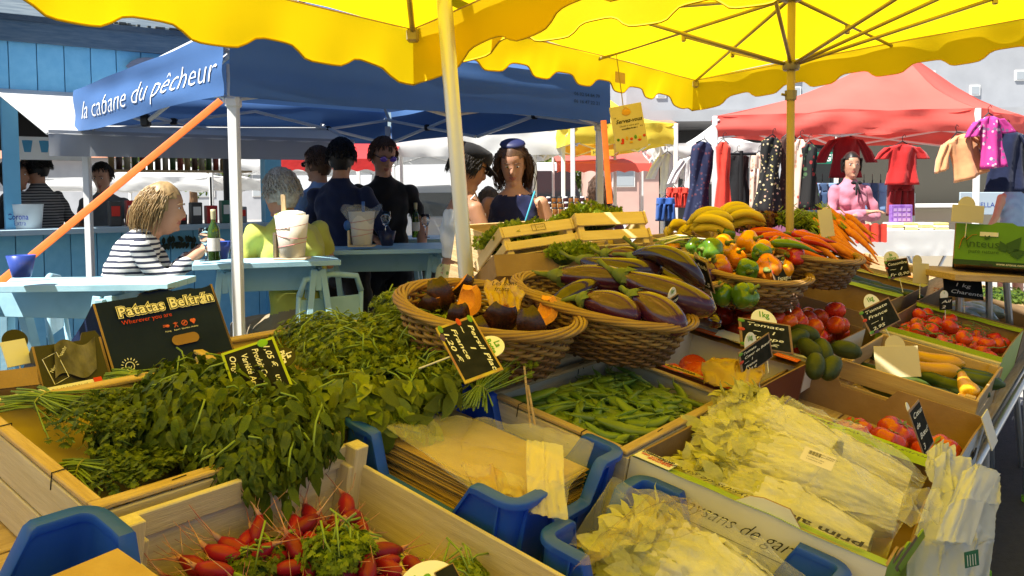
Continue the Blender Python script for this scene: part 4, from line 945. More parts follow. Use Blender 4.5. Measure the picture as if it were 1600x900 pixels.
for (x, y, z, yw) in [(.12, .1, .05, 0.2), (.3, .1, .06, .1), (.22, .15, .09, .3), (.16, .06, .09, -.1), (.35, .15, .08, .0)]: inbox(fc, zcm[0], 'courgette', x, y, z, yw, 0, 'dark courgette in the small pale crate', 'courgette', 'courgettes in the small pale crate', 1.1)
cq = long_mesh('cucumber', [.012, .03, .038, .041, .042, .041, .038, .03, .012], .14, .006, [m_avo])
for (px, py, d, an, lb) in [(1268, 545, 2.62, 2.2, 'green cucumber leaning on the tomatoes'), (1288, 548, 2.60, 1.6, 'green cucumber pointing at the camera'), (1272, 572, 2.55, 1.2, 'green cucumber end at the front of the group'), (1300, 575, 2.52, .9, 'dark cucumber beside the crate corner'), (1258, 522, 2.75, 2.8, 'pale green cucumber behind the slate'), (1322, 548, 2.68, 2.9, 'cucumber against the wooden corner post'), (1245, 530, 2.70, .4, 'cucumber half hidden by the slate')]:
    lay(cq, 'cucumber', px, py, S(px, py, .045).y, an, .1, px, lb, 'cucumber', 'short green cucumbers by the tomatoes', .72)

# --- pea pods
pods = [pod_mesh(.135, .0138, .012, 0), pod_mesh(.12, .013, -.016, 1), pod_mesh(.105, .013, .018, 2), pod_mesh(.15, .014, .006, 3)]
fp = FR(-.03, .535, -.15); rg = random.Random(21); grid_h = {}
def hget(x, y): return grid_h.get((int(x / .012), int(y / .012)), .065 + .045 * (1 - ((x - .3) / .3) ** 2) * (1 - ((y - .2) / .2) ** 2))
cand = []
for k in range(300):
    x, y = rg.uniform(.055, .545), rg.uniform(.05, .35); yaw = rg.uniform(0, 2 * pi) if k % 3 else rg.gauss(2.4, .5); L = .125
    pp = [(x + cos(yaw) * L * s, y + sin(yaw) * L * s) for s in (-.45, -.25, 0, .25, .45)]
    if any(not (.018 < a < .582 and .018 < b < .377) for a, b in pp): continue
    h0, h1 = max(hget(*pp[0]), hget(*pp[1])), max(hget(*pp[3]), hget(*pp[4])); hc = max(hget(*pp[2]), (h0 + h1) / 2)
    if hc > .145: continue
    for a, b in pp:
        for da in (-.006, .006): grid_h[(int((a + da) / .012), int((b + da) / .012))] = hc + .010
    pit = max(-.35, min(.35, atan2(h1 - h0, L * .7)))
    put('pea_pod', pods[k % 4], fp @ Matrix.Translation((x, y, hc + .006)) @ Matrix.Rotation(yaw, 4, 'Z') @ Matrix.Rotation(-pit, 4, 'Y') @ Matrix.Rotation(rg.uniform(-.9, .9), 4, 'X'), 'green pea pod in the heap filling the wooden crate', 'pea pod', 'pea pods in the wooden crate')
MB().grid(lambda a, b: fp @ Vector((.02 + .56 * a, .02 + .35 * b, .055 + .03 * sin(pi * a) * sin(pi * b))), 10, 8).build('pea_heap', m_pea).update_tag()
tag(bpy.data.objects['pea_heap'], 'mass of pea pods at the bottom of the wooden crate', 'peas', kind='stuff')
sk_ = thing('wooden_skewer', 'pale wooden skewer standing in the pea pods', 'skewer', Matrix.Translation(atd(827, 665, 1.86)))
si = sk_.matrix_world.inverted(); MB().tube([si @ atd(829, 668, 1.86), si @ atd(819, 572, 1.90)], .0028, 6).build('stick', m_wood, sk_); MB().tube([si @ atd(836, 664, 1.85), si @ atd(825, 602, 1.88)], .003, 6).build('stick', m_wood, sk_)

# --- radishes
def radish_mesh(seed):
    rg = random.Random(seed); prof = [(.0004, -.085), (.0006, -.06), (.0012, -.034), (.0055, -.014), (.0115, .0), (.0135, .012), (.0128, .024), (.009, .034), (.004, .039)]
    L = 1.0; mb = MB(); K = len(prof); bx, by = rg.uniform(-.02, .02), rg.uniform(-.02, .02)
    pts = []; rr = []
    for (r, z) in prof: q = max(0, -z - .01); pts.append(Vector((bx * q * 26 * (1 + 8 * q), by * q * 22, z + q * .2))); rr.append(r)
    mb.tube(pts[3:], rr[3:], 10); mb.tube(pts[:4], rr[:4], 5, mi=1)
    for q in range(3): e = Vector((rg.uniform(-.03, .03), rg.uniform(-.03, .03), -.045 - .02 * rg.random())); mb.tube([(0, 0, -.012), e * .5 + Vector((.006, 0, 0)), e], [.0009, .0006, .0003], 4, mi=1)
    mb.tube([(0, 0, .036), (rg.uniform(-.01, .01), rg.uniform(-.01, .01), .06)], [.004, .003], 6, mi=2)
    return mesh_of(mb, 'radish', [m_rad, m_radtip, m_stalk])
for (px, py, r_) in ((1178, 487, .033), (1200, 479, .036), (1223, 484, .037), (1190, 498, .034), (1214, 499, .035), (1240, 492, .036), (1172, 500, .032), (1232, 503, .034)): put('tomato', toms[px % 3], Matrix.Translation(S(px, py, .07)) @ tilt_rot(random.Random(px), .8) @ Matrix.Scale(r_, 4), 'red tomato in the dark gap under the big green pepper', 'tomato', 'tomatoes under the big green pepper')
rads = [radish_mesh(i) for i in range(5)]
fr_ = FR(-.96, .36, -.17); rg = random.Random(31)
pl = pile(190, lambda g: g.uniform(.0125, .0165), (.03, .45, .06, .52), .045, seed=17, tries=3, shape='rect')
gid = 0
for (x, y, z, r) in pl:
    if (x > .33 and y < .42 and z < .16 and x > .33 + .1 * rg.random()) or (x > .40 and y < .47): continue
    cx, cy = ((.12, .2), (.2, .40), (.3, .26), (.36, .46), (.14, .44), (.22, .12))[gid % 6]; dirv = Vector((x - cx + rg.gauss(0, .05), y - cy + rg.gauss(0, .05), .02 + rg.uniform(-.04, .06))).normalized()
    q = (-dirv).to_track_quat('Z', 'Y').to_matrix().to_4x4()
    put('radish', rads[gid % 5], fr_ @ Matrix.Translation((x, y, z + .012)) @ q @ Matrix.Rotation(rg.uniform(0, 6), 4, 'Z') @ Matrix.Scale(r / .0135, 4), 'red radish with a thin root in the pale crate', 'radish', 'radishes in the pale crate'); gid += 1
# ------------------------------------------------------------------ leaves and herbs
def leaf_template(kind):
    if kind == 'mint':                           # ovate, pointed, folded along the midrib, toothed edge
        ts = [0, .14, .3, .48, .66, .84, 1.0]; ws = [.03, .14, .195, .185, .14, .07, 0]
    elif kind == 'broad': ts = [0, .12, .3, .5, .7, .88, 1.0]; ws = [.03, .16, .24, .26, .21, .1, 0]
    else: ts = [0, .3, .6, 1.0]; ws = [.03, .3, .26, 0]
    vs = []; fs = []
    for i, (t, w) in enumerate(zip(ts, ws)):
        dz = -.32 * t * t + .05 * sin(t * 9); tooth = 1.0 + (.12 if i % 2 else -.05) * (kind == 'mint')
        vs += [(-w * tooth, t, dz + w * .35), (0, t, dz), (w * tooth, t, dz + w * .35)]
    for i in range(len(ts) - 1):
        a = i * 3; fs += [(a, a + 1, a + 4, a + 3), (a + 1, a + 2, a + 5, a + 4)]
    return np.array(vs), fs
def parsley_template(seed=0):                     # a small cut leaf of three toothed leaflets on a stalk
    vs = []; fs = []; rg = random.Random(seed)
    for (ang, off, sz) in ((0, .35, .65), (.95, .25, .5), (-.95, .25, .5)):
        c, s = cos(ang), sin(ang); pts = [(0, 0), (-.28, .35), (-.36, .75), (-.12, .62), (0, 1.0), (.12, .62), (.36, .75), (.28, .35)]
        o = len(vs)
        for (x, y) in pts: x *= sz; y = y * sz; vs.append((x * c + y * s + 0, -x * s + y * c + off * .6, -.25 * (x * x + y * y) + .12 * abs(x)))
        fs += [(o, o + 3, o + 2, o + 1), (o, o + 5, o + 4, o + 3), (o, o + 7, o + 6, o + 5)]
    vs += [(-.02, -.7, -.1), (.02, -.7, -.1), (.02, .25, 0), (-.02, .25, 0)]; o = len(vs) - 4; fs.append((o, o + 1, o + 2, o + 3))
    return np.array(vs), fs
def frames_np(pos, dirs, nors, sizes):
    y = np.array(dirs, float); y /= np.linalg.norm(y, axis=1, keepdims=True) + 1e-9; z = np.array(nors, float); z -= y * (z * y).sum(1, keepdims=True); z /= np.linalg.norm(z, axis=1, keepdims=True) + 1e-9
    x = np.cross(y, z); return np.array(pos, float), x, y, z, np.array(sizes, float)
def leaf_cloud(name, tmpl, pos, dirs, nors, sizes, m, parent=None, stuff=True):
    tv, tf = tmpl; P, x, y, z, s = frames_np(pos, dirs, nors, sizes); n, k = len(P), len(tv)
    V_ = (P[:, None, :] + s[:, None, None] * (tv[None, :, 0:1] * x[:, None, :] + tv[None, :, 1:2] * y[:, None, :] + tv[None, :, 2:3] * z[:, None, :])).reshape(-1, 3)
    F = [tuple(i + j * k for i in f) for j in range(n) for f in tf]
    me = bpy.data.meshes.new(name); me.from_pydata(V_.tolist(), [], F); me.materials.append(m); me.polygons.foreach_set('use_smooth', [True] * len(F)); me.update()
    o = link(name, me, parent)
    if stuff: o['kind'] = 'stuff'
    return o
def single_leaf_mesh(tmpl, name, m, curl, seed):
    tv, tf = tmpl; vs = [(x, y, z - curl * y * y + .06 * nz((x * 3 + seed, y * 3, seed))) for x, y, z in tv]; me = bpy.data.meshes.new(name); me.from_pydata(vs, [], tf); me.materials.append(m); me.polygons.foreach_set('use_smooth', [True] * len(tf)); me.update(); return me
T_MINT, T_BROAD, T_PARS = leaf_template('mint'), leaf_template('broad'), parsley_template()
def heap(label, name, cat, blobs, tmpl, m, n_single, n_mass, size, inv, stems=0, leafname='leaf', seed=0, droop=.6, mstem=None, scale_r=(.6, 1.1), lift=0):
    """blobs: (centre, radii, weight) ellipsoids in world space; leaves lie shingled over their upper skins, pointing outward and down."""
    root = thing(name, label, cat, Matrix.Translation(blobs[0][0] - Vector((0, 0, blobs[0][1][2])))); ri = root.matrix_world.inverted()
    rg = random.Random(seed); P, D, Nn, Sz = [], [], [], []; tot = sum(b[2] for b in blobs)
    def sample():
        q = rg.random() * tot
        for b in blobs:
            q -= b[2]
            if q <= 0: break
        c, r, _ = b
        while True:
            d = Vector((rg.gauss(0, 1), rg.gauss(0, 1), rg.gauss(0, 1))).normalized()
            if d.z > -.25 and d.dot(Vector((0, -.6, .5))) > -.55: break
        sh = rg.uniform(.72, 1.06); p = c + Vector((d.x * r[0], d.y * r[1], d.z * r[2])) * sh; p += Vector((0, 0, .012 * nz(p, 30)))
        nn = Vector((d.x / r[0], d.y / r[1], d.z / r[2])).normalized()
        down = Vector((d.x, d.y, -droop)) + Vector((rg.gauss(0, .55), rg.gauss(0, .55), rg.gauss(0, .35))); tdir = (down - nn * down.dot(nn) * .8).normalized()
        nn = (nn + Vector((rg.gauss(0, .4), rg.gauss(0, .4), rg.gauss(0, .3)))).normalized()
        return p, tdir, nn, size * rg.uniform(*scale_r), sh
    for k in range(n_mass):
        p, t, nn, s, sh = sample(); P.append(ri @ p); D.append(t); Nn.append(nn); Sz.append(s)
    if n_mass: leaf_cloud('foliage', tmpl, P, D, Nn, Sz, m, root)
    if n_single:
        ms = [single_leaf_mesh(tmpl, leafname, m, rg.uniform(-.05, .25), i) for i in range(4)]
        best = sorted((sample() for _ in range(n_single * 3)), key=lambda q: -q[4])[:n_single]
        for k, (p, t, nn, s, sh) in enumerate(best):
            y = t; z = (nn - y * nn.dot(y)).normalized(); x = y.cross(z); p = ri @ (p + nn * .004)
            M = Matrix(((x.x, y.x, z.x, p.x), (x.y, y.y, z.y, p.y), (x.z, y.z, z.z, p.z), (0, 0, 0, 1))) @ Matrix.Scale(s * 1.12, 4); link(leafname, ms[k % 4], root, M)
    mb = MB()
    for k in range(stems):
        p, t, nn, s, sh = sample(); q = p - t * rg.uniform(.03, .08); mb.tube([ri @ (q - nn * .004), ri @ (q.lerp(p, .5) + nn * .006), ri @ p], [.0022, .002, .0012], 5)
    if stems: mb.build('stems', mstem or m_stalk, root, True)['kind'] = 'stuff'
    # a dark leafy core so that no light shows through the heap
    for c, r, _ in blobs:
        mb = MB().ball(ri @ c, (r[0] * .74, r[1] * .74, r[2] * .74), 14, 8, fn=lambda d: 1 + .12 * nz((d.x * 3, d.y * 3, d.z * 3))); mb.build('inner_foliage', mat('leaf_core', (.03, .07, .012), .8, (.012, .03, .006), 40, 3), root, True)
    return root
def blob(px, py, dep, rx, ry, rz, w): return (atd(px, py, dep), (rx, ry, rz), w)
# mint: the big dark heap spilling over the front of its crate
mint = heap('big heap of dark green mint spilling over its crate', 'mint_heap', 'mint', [blob(330, 655, 1.66, .20, .17, .10, 5), blob(300, 610, 1.82, .13, .12, .07, 2), blob(420, 690, 1.58, .13, .12, .10, 3), blob(250, 680, 1.60, .12, .11, .07, 2), blob(390, 620, 1.78, .13, .12, .08, 2), blob(380, 740, 1.475, .10, .05, .06, 1.6), blob(465, 700, 1.55, .06, .06, .05, .8)],
            T_MINT, m_mint, 290, 3400, .044, 0, stems=90, seed=3, droop=.9, scale_r=(.45, 1.1))
# sprigs hanging over the rail
rg = random.Random(8)
for j, (px, py, d, lb, drop_) in enumerate([(335, 765, 1.43, 'mint sprig hanging over the crate rail in front of the radishes', .035), (300, 740, 1.46, 'mint sprig drooping over the pale rail', .035), (450, 735, 1.45, 'wide mint sprig hanging above the radishes', .04), (410, 745, 1.45, 'mint sprig hanging beside the widest one', .035), (490, 690, 1.50, 'pale mint sprig lying on the crate corner', .02)]):
    c = atd(px, py, d); r = thing('mint_sprig', lb, 'mint', Matrix.Translation(c)); L = drop_ + .045
    MB().tube([(0, .07, .05), (0, .02, .03), (0, 0, 0), (.004, 0, -L)], .0022, 5).build('stem', m_stalk, r, True)
    for k in range(12):
        t = k / 12; z = lerp(.05, -L, t); y = max(0, z) * 1.2; a = k * 2.4 + j; dv = Vector((cos(a), -.3 + .5 * sin(a), -.75 - t)).normalized(); nn = Vector((cos(a) * .4, -.8, .6)); x_ = dv.cross(nn).normalized(); z_ = x_.cross(dv)
        s = .045 * rg.uniform(.7, 1.05); link('leaf', bpy.data.meshes.get('leaf'), r, Matrix(((x_.x, dv.x, z_.x, 0), (x_.y, dv.y, z_.y, y), (x_.z, dv.z, z_.z, z), (0, 0, 0, 1))) @ Matrix.Scale(s, 4))
def bunch(label, px0, py0, d0, px1, py1, d1, w, hgt, m, n, size, seed, tmpl=T_PARS, nst=46, name='herb_bunch', cat='herb bunch', group=None, stem_len=.32, mst=None):
    """tied bunch: bare stalk ends at (px0,py0), leaves towards (px1,py1)"""
    a, b = atd(px0, py0, d0), atd(px1, py1, d1); r = thing(name, label, cat, Matrix.Translation(a), group); rg = random.Random(seed); ax = b - a; L = ax.length; ax.normalize(); sd = ax.cross(Vector((0, 0, 1))).normalized(); upv = sd.cross(ax)
    mb = MB(); tie = stem_len * .55; P, D, Nn, Sz = [], [], [], []
    for k in range(nst):
        q, h = rg.gauss(0, .35), rg.random(); e0 = sd * (q * w * .45) + upv * (h * hgt * .4) + ax * rg.uniform(-.012, .02); e1 = ax * (L * tie) + sd * (q * w * .16) + upv * (h * hgt * .35 + .006); e2 = ax * (L * rg.uniform(.5, .9)) + sd * (q * w * .9) + upv * (h * hgt * .8)
        mb.tube([e0, e0.lerp(e1, .5) + upv * .003, e1, e2], [.0022, .002, .0018, .001], 5)
    mb.build('stalks', mst or m_stalk, r, True)['kind'] = 'stuff'
    MB().ring([ax * (L * tie) + sd * (cos(t) * w * .13) + upv * (sin(t) * hgt * .3 + hgt * .18) for t in [2 * pi * k / 20 for k in range(20)]], .0022, 5).build('rubber_band', mat('rubber_band', (.3, .32, .08), .6), r, True)
    for k in range(n):
        t = rg.uniform(stem_len * .8, 1.05); q = max(-1, min(1, rg.gauss(0, .5))); f = min(1, (t - stem_len * .6) * 2.6); h = sqrt(max(0, 1 - q * q)) * rg.uniform(.55, 1.0)
        P.append(ax * (L * t) + sd * (q * w * .62 * f) + upv * (h * hgt * f * (1.1 - .35 * t))); d = ax + sd * (q * 1.2 + rg.gauss(0, .5)) + upv * rg.gauss(.1, .5); D.append(d); Nn.append(upv + sd * rg.gauss(q * .7, .5) + ax * rg.gauss(0, .5)); Sz.append(size * rg.uniform(.6, 1.2))
    leaf_cloud('foliage', tmpl, P, D, Nn, Sz, m, r)
    return r
bunch('tied parsley bunch with pale stalks at the left of the paper-lined crate', 30, 628, 1.60, 235, 672, 1.56, .22, .06, m_pars2, 1100, .022, 1, stem_len=.35)
bunch('small tied coriander bunch at the near corner of the crate', 98, 738, 1.44, 250, 752, 1.42, .16, .055, m_pars2, 800, .02, 2, stem_len=.4)
bunch('herb bunch behind the mint in front of the navy carton', 175, 592, 1.83, 330, 620, 1.80, .16, .05, m_pars2, 600, .02, 3, stem_len=.35)
# the pale parsley heap and the broad leaves in the middle crate
heap('bright heap of flat parsley spilling from the middle crate', 'parsley_heap', 'parsley', [blob(560, 545, 2.10, .18, .2, .07, 4), blob(650, 520, 2.2, .17, .2, .07, 4), blob(690, 570, 2.0, .13, .14, .06, 3), blob(500, 525, 2.25, .12, .15, .06, 2), blob(620, 590, 1.95, .12, .12, .05, 2), blob(640, 480, 2.42, .12, .12, .06, 1.5)],
     T_PARS, m_pars, 0, 5200, .024, 0, stems=260, seed=5, droop=.3, scale_r=(.55, 1.25))
heap('heap of broad smooth-leaved herbs in front of the parsley', 'broad_leaf_heap', 'herbs', [blob(540, 620, 1.83, .17, .12, .055, 4), blob(620, 610, 1.87, .13, .11, .05, 3), blob(480, 620, 1.84, .07, .09, .05, 1.5), blob(580, 650, 1.77, .12, .06, .04, 2)],
     T_BROAD, m_basil, 230, 420, .060, 0, stems=40, seed=6, droop=.4, scale_r=(.6, 1.15))
bunch('parsley bunch with long bare stalks hanging over the blue crate', 735, 640, 1.83, 790, 560, 2.0, .13, .05, m_pars, 520, .02, 9, stem_len=.5, nst=60)
# radish leaves
for j, (x, y, lb) in enumerate([(.26, .34, 'yellowing tuft of radish leaves in the middle of the crate'), (.40, .20, 'tuft of radish leaves in the near corner of the crate'), (.17, .44, 'dark radish leaves at the back of the crate')]):
    p = fr_ @ Vector((x, y, .115 if j == 0 else .075)); heap(lb, 'radish_leaves', 'leaves', [(p, (.055, .055, .035), 1), (p + U * .03, (.04, .04, .03), 1)], T_PARS, m_lett if j < 2 else m_pars2, 0, 620, .024, 0, stems=18, seed=40 + j, droop=.2)
# carrot tops, fennel-like greens by the pole
heap('feathery carrot greens beside the canopy pole', 'carrot_greens', 'greens', [blob(1268, 352, 3.72, .10, .1, .05, 2), blob(1240, 345, 3.85, .09, .1, .05, 1.5)], T_PARS, m_pars2, 0, 1300, .022, 0, stems=90, seed=11, droop=.4)
heap('dark green leaves heaped behind the carrots', 'salad_greens', 'greens', [blob(1290, 372, 3.75, .09, .1, .05, 2)], T_PARS, m_pars2, 0, 500, .025, 0, stems=20, seed=12, droop=.3)
# spring onions
so_ = thing('spring_onion_bundle', 'bundle of spring onions and dried roots left of the bananas', 'spring onions', Matrix.Translation(atd(1060, 382, 3.2))); rg = random.Random(4); si = so_.matrix_world.inverted()
for k in range(26):
    a = si @ atd(1020 + rg.uniform(0, 14), 372 + rg.uniform(0, 22), 3.25 + rg.uniform(-.1, .1)); b = si @ atd(1100 + rg.uniform(-16, 8), 374 + rg.uniform(-6, 12), 3.2 + rg.uniform(-.05, .05))
    MB().tube([a, a.lerp(b, .5) + Vector((0, 0, .01)), b], [.0025, .004, .003], 6).build('stalk', m_stalk if k % 3 else m_chalkw, so_, True)
for k in range(18):
    a = si @ atd(1098 + rg.uniform(-6, 6), 372 + rg.uniform(0, 10), 3.18); b = si @ atd(1072 + rg.uniform(-8, 12), 364 + rg.uniform(-3, 12), 3.16); MB().tube([a, b], .0016, 4).build('dried_stalk', m_wickd, so_)
# purple basil by the bananas
heap('dark purple basil leaves behind the bananas', 'purple_basil', 'basil', [blob(1195, 345, 3.9, .10, .08, .05, 2), blob(1165, 352, 3.8, .05, .05, .03, 1)], T_BROAD, mat('purple_leaf', (.05, .012, .03), .5, (.09, .02, .04), 14, 3), 0, 260, .035, 0, seed=13)
# --- lettuces
def lettuce(label, px, py, d, r, seed, group):
    c = atd(px, py, d); root = thing('lettuce', label, 'lettuce', Matrix.Translation(c), group); rg = random.Random(seed); P, D, Nn, Sz = [], [], [], []
    for k in range(260):
        d_ = Vector((rg.gauss(0, 1), rg.gauss(0, 1), abs(rg.gauss(0, .8)))).normalized(); q = rg.uniform(.45, 1.0); P.append((d_.x * r * q, d_.y * r * q, d_.z * r * .62 * q)); D.append(d_ + Vector((rg.gauss(0, .5), rg.gauss(0, .5), rg.gauss(.3, .4)))); Nn.append(d_ * .7 + Vector((rg.gauss(0, .6), rg.gauss(0, .6), .4))); Sz.append(r * rg.uniform(.22, .42))
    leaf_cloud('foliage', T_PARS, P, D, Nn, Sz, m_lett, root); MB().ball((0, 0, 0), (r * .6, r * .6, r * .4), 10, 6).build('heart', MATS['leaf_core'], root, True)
    return root
for j, (px, py, d) in enumerate([(905, 398, 2.9), (880, 402, 2.85)]): lettuce('loose lettuce leaves between the slatted crates and the aubergines', px, py, d, .07, 30 + j, 'loose lettuce below the crates')
# ------------------------------------------------------------------ tilted lettuce crates behind the baskets
def fmat(bl, br, tl):                            # frame of a standing face: x to the right, z up the face, y away from the viewer
    o, x, z = atd(*bl), atd(*br) - atd(*bl), atd(*tl) - atd(*bl); lx, lz = x.length, z.length; x.normalize(); z = (z - x * z.dot(x)).normalized(); y = z.cross(x)
    return Matrix(((x.x, y.x, z.x, o.x), (x.y, y.y, z.y, o.y), (x.z, y.z, z.z, o.z), (0, 0, 0, 1))), lx, lz
M_, lx, lz = fmat((793, 399, 2.95), (908, 382, 3.08), (782, 354, 3.0)); ML = M_; lc = crate('slatted poplar crate of lettuce, stamped, tipped towards the shoppers', 0, 0, 0, 0, 0, 0, m=mat('fresh_poplar', (.66, .5, .24), .7, (.74, .58, .32), 7, 5, .2, 40, stretch=(1, 12, 12), rnd=.06), rows=2, gap=.6, M=M_, L=lx, Wd=.3, h=lz)
for w_, h_, x0, z0 in ((.055, .024, .125, lz * .78),):
    mb = MB()
    for (a, b, c, d) in ((0, 0, w_, .0015), (0, h_, w_, .0015), (0, 0, .0015, h_), (w_, 0, .0015, h_), (.016, 0, .0015, h_)): mb.box((x0 + a + c / 2, -.0055, z0 + b + d / 2 - h_ / 2), (c, .001, d))
    mb.build('stamp_frame', m_wickd, lc); text(lc, 'SALADES', .008, Matrix(((1, 0, 0, x0 + .02), (0, 0, -1, -.0062), (0, 1, 0, z0), (0, 0, 0, 1))), m_wickd)
M_, lx, lz = fmat((909, 384, 3.06), (1021, 378, 3.18), (898, 332, 3.12)); MR = M_; crate('slatted poplar crate of lettuce next to the hanging sign', 0, 0, 0, 0, 0, 0, m=MATS['fresh_poplar'], rows=2, gap=.6, M=M_, L=lx, Wd=.3, h=lz)
for j, (mm_, x, y, z) in enumerate([(ML, .07, .09, .07), (ML, .19, .10, .07), (ML, .06, .2, .085), (ML, .19, .21, .085), (ML, .13, .15, .10), (MR, .07, .09, .075), (MR, .18, .09, .075), (MR, .07, .2, .10), (MR, .19, .2, .10), (MR, .13, .14, .12)]):
    p = mm_ @ Vector((x, y, z + (.065 if mm_ is MR else .035))); q = CAMP - p; r_ = lettuce('curly green lettuce packed in the tilted slatted crates', 800, 300, 3, .085, j, 'lettuces in the tilted crates'); r_.matrix_world = Matrix.Translation(p) @ Matrix.Rotation(j, 4, 'Z')
M_, lx, lz = fmat((776, 432, 2.75), (905, 425, 2.85), (776, 398, 2.78)); carton('low brown carton between the willow baskets and the lettuce', 0, lx, 0, .3, 0, lz, M=M_)
# supports for the raised back tier
crate('deep crate at the back carrying the tipped lettuce crates', 1.0, 1.75, 1.55, 1.95, -.17, .16, m=m_wood, rows=2, gap=.2)
crate('back crate under the bananas and carrots', 1.98, 2.75, 1.13, 1.6, -.17, .15, m=m_wood, rows=2, gap=.2)

# ------------------------------------------------------------------ navy potato carton and its neighbours
M_, lx, lz = fmat((178, 588, 1.86), (366, 545, 2.06), (160, 473, 1.93)); pot, _ = carton('navy Patatas Beltrán potato carton with a torn top edge', 0, lx, 0, .24, 0, lz, inner=m_card, outer=m_carddark, M=M_, notch={'r': [(.5, .22, -.012), (.9, .12, .006)], 'l': [(.4, .5, .03)]}, name='potato_carton')
def onf(x, z, y=-.0062): return Matrix(((1, 0, 0, x), (0, 0, -1, y), (0, 1, 0, z), (0, 0, 0, 1)))
R6 = Matrix.Rotation(.03, 4, 'Z')
m_cr = mat('cream_print', (.82, .78, .66), .6)
for st_, bo, mm, yy in (('o', .0042, m_cr, -.0062), ('m', .0026, m_ink, -.0068), ('i', .0008, m_cr, -.0074)):
    text(pot, 'Patatas Beltrán', .034, onf(lx * .16, lz * .80, yy), mm, bold=bo, space=1.12, sx=.98)
text(pot, 'Wherever you are', .0155, onf(lx * .165, lz * .655), m_redp)
for k, s_ in enumerate(('Frying', 'Expert', 'Nutrition', 'Healthy')):
    x = lx * (.50 + .075 * k); 
    if k == 3: mb = MB().ball((x - .0028, -.006, lz * .5 + .003), (.0042, .001, .0042), 12, 8).ball((x + .0028, -.006, lz * .5 + .003), (.0042, .001, .0042), 12, 8).add([(x - .0068, -.0068, lz * .5 + .002), (x, -.0068, lz * .5 - .0075), (x + .0068, -.0068, lz * .5 + .002)], [(0, 1, 2)])
    elif k == 2: mb = MB().ring([(x + .0065 * cos(t), -.0064, lz * .5 + .0065 * sin(t)) for t in [i * pi / 8 for i in range(16)]], .0011, 5).tube([(x - .003, -.0064, lz * .5 - .003), (x + .003, -.0064, lz * .5 + .003)], .0016, 5)
    elif k == 1: mb = MB().ball((x, -.006, lz * .5 + .004), (.0022, .001, .0022), 10, 6).tube([(x - .005, -.0064, lz * .5 + .004), (x, -.0064, lz * .5), (x + .005, -.0064, lz * .5 + .004)], .0011, 5).tube([(x - .004, -.0064, lz * .5 - .007), (x, -.0064, lz * .5), (x + .004, -.0064, lz * .5 - .007)], .0013, 5)
    else: mb = MB().ball((x + .002, -.006, lz * .5), (.005, .001, .0038), 10, 6).tube([(x - .008, -.0064, lz * .5 + .003), (x, -.0064, lz * .5 + .002)], .001, 5).tube([(x - .009, -.0064, lz * .5 - .001), (x, -.0064, lz * .5 - .001)], .001, 5)
    mb.build('icon', mat('coral_print', (.65, .12, .07), .6), pot); text(pot, s_, .0055, onf(x, lz * .5 - .0135), m_chalkw, align='CENTER')
hh = MB(); x, z, ww = lx * .62, lz * .28, .032
pts = [(x + ww * .62 * (1 if cos(t) > 0 else -1) + .013 * cos(t), -.0058, z + .013 * sin(t)) for t in [2 * pi * k / 28 for k in range(28)]]
hh.add(pts, [tuple(range(28))]); hh.build('hand_hole', mat('lit_inner_board', (.30, .17, .06), .85, (.24, .13, .05), 10, 3), pot)
mb = MB(); x, z = lx * .13, lz * .07
mb.ring([(x + .0095 * cos(t), -.0064, z + .0105 * sin(t)) for t in [i * pi / 9 for i in range(18)]], .0011, 5)
for i in range(9): t = i * pi / 8; mb.tube([(x + .0145 * cos(t), -.0064, z + .0155 * sin(t)), (x + .0195 * cos(t), -.0064, z + .0205 * sin(t))], .0011, 5)
mb.bbox((x, -.0062, z - .015), (.008, .0015, .008), .001); mb.tube([(x - .004, -.0064, z), (x, -.0064, z - .005), (x + .004, -.0064, z)], .0008, 5); mb.build('bulb_drawing', m_chalkw, pot)
mb = MB().grid(lambda a, b: (lx * (.40 + .28 * a), -.004 + .06 * b, lz * (1.03 + .10 * b) + .004 * nz((a * 7, b * 5, 0))), 10, 4); mb.build('torn_flap', m_card, pot)
# black carton with the pale hands, at its left
M_, lx2, lz2 = fmat((66, 612, 1.74), (176, 592, 1.84), (48, 542, 1.78)); blk, _ = carton('dark open carton with a grey hand picture left of the potato carton', 0, lx2, 0, .22, 0, lz2, inner=m_card, outer=mat('charcoal_print', (.02, .02, .024), .45), M=M_, notch={'r': [(.28, .5, .0), (.85, .25, -.018)]}, name='dark_carton')
MB().grid(lambda a, b: (lx2 * (.30 + .60 * a - .1 * (1 - b)), -.0065 - .0012 * sin(a * 14 + b * 3) - .002 * nz((a * 5, b * 5, 3)), lz2 * (.2 + .74 * b) + .01 * sin(a * 7)), 30, 16).build('hand_picture', mat('grey_hand_print', (.045, .042, .04), .5, (.16, .15, .14), 22, 5, .3, 50, stretch=(2, 1, 1)), blk, True)
text(blk, 'Nueva Cosecha', .011, onf(lx2 * .17, lz2 * .35) @ Matrix.Rotation(.95, 4, 'Z'), m_chalkw)
mb = MB(); x, z = lx2 * .22, lz2 * .36
mb.ring([(x + .022 * sx_ * (1 if True else 0) + .0, -.0064, z) for sx_ in (0, 1)] if False else [(x - .006 + .03 * (a_) - .012 * b_, -.0064, z - .03 + .062 * b_ + .012 * a_) for a_, b_ in ((0, 0), (.5, 0), (1, 0), (1, .5), (1, 1), (.5, 1), (0, 1), (0, .5))], .0008, 4); mb.build('print_frame', m_chalkw, blk)
M_, lx3, lz3 = fmat((-40, 612, 1.62), (66, 600, 1.72), (-45, 582, 1.64)); carton('brown open carton at the left edge behind the parsley', 0, lx3, 0, .2, 0, lz3, M=M_)
M_, lx4, lz4 = fmat((-20, 645, 1.60), (165, 607, 1.76), (-20, 624, 1.62)); wl = thing('printed_carton', 'white printed carton edge with a red end behind the parsley', 'box', M_)
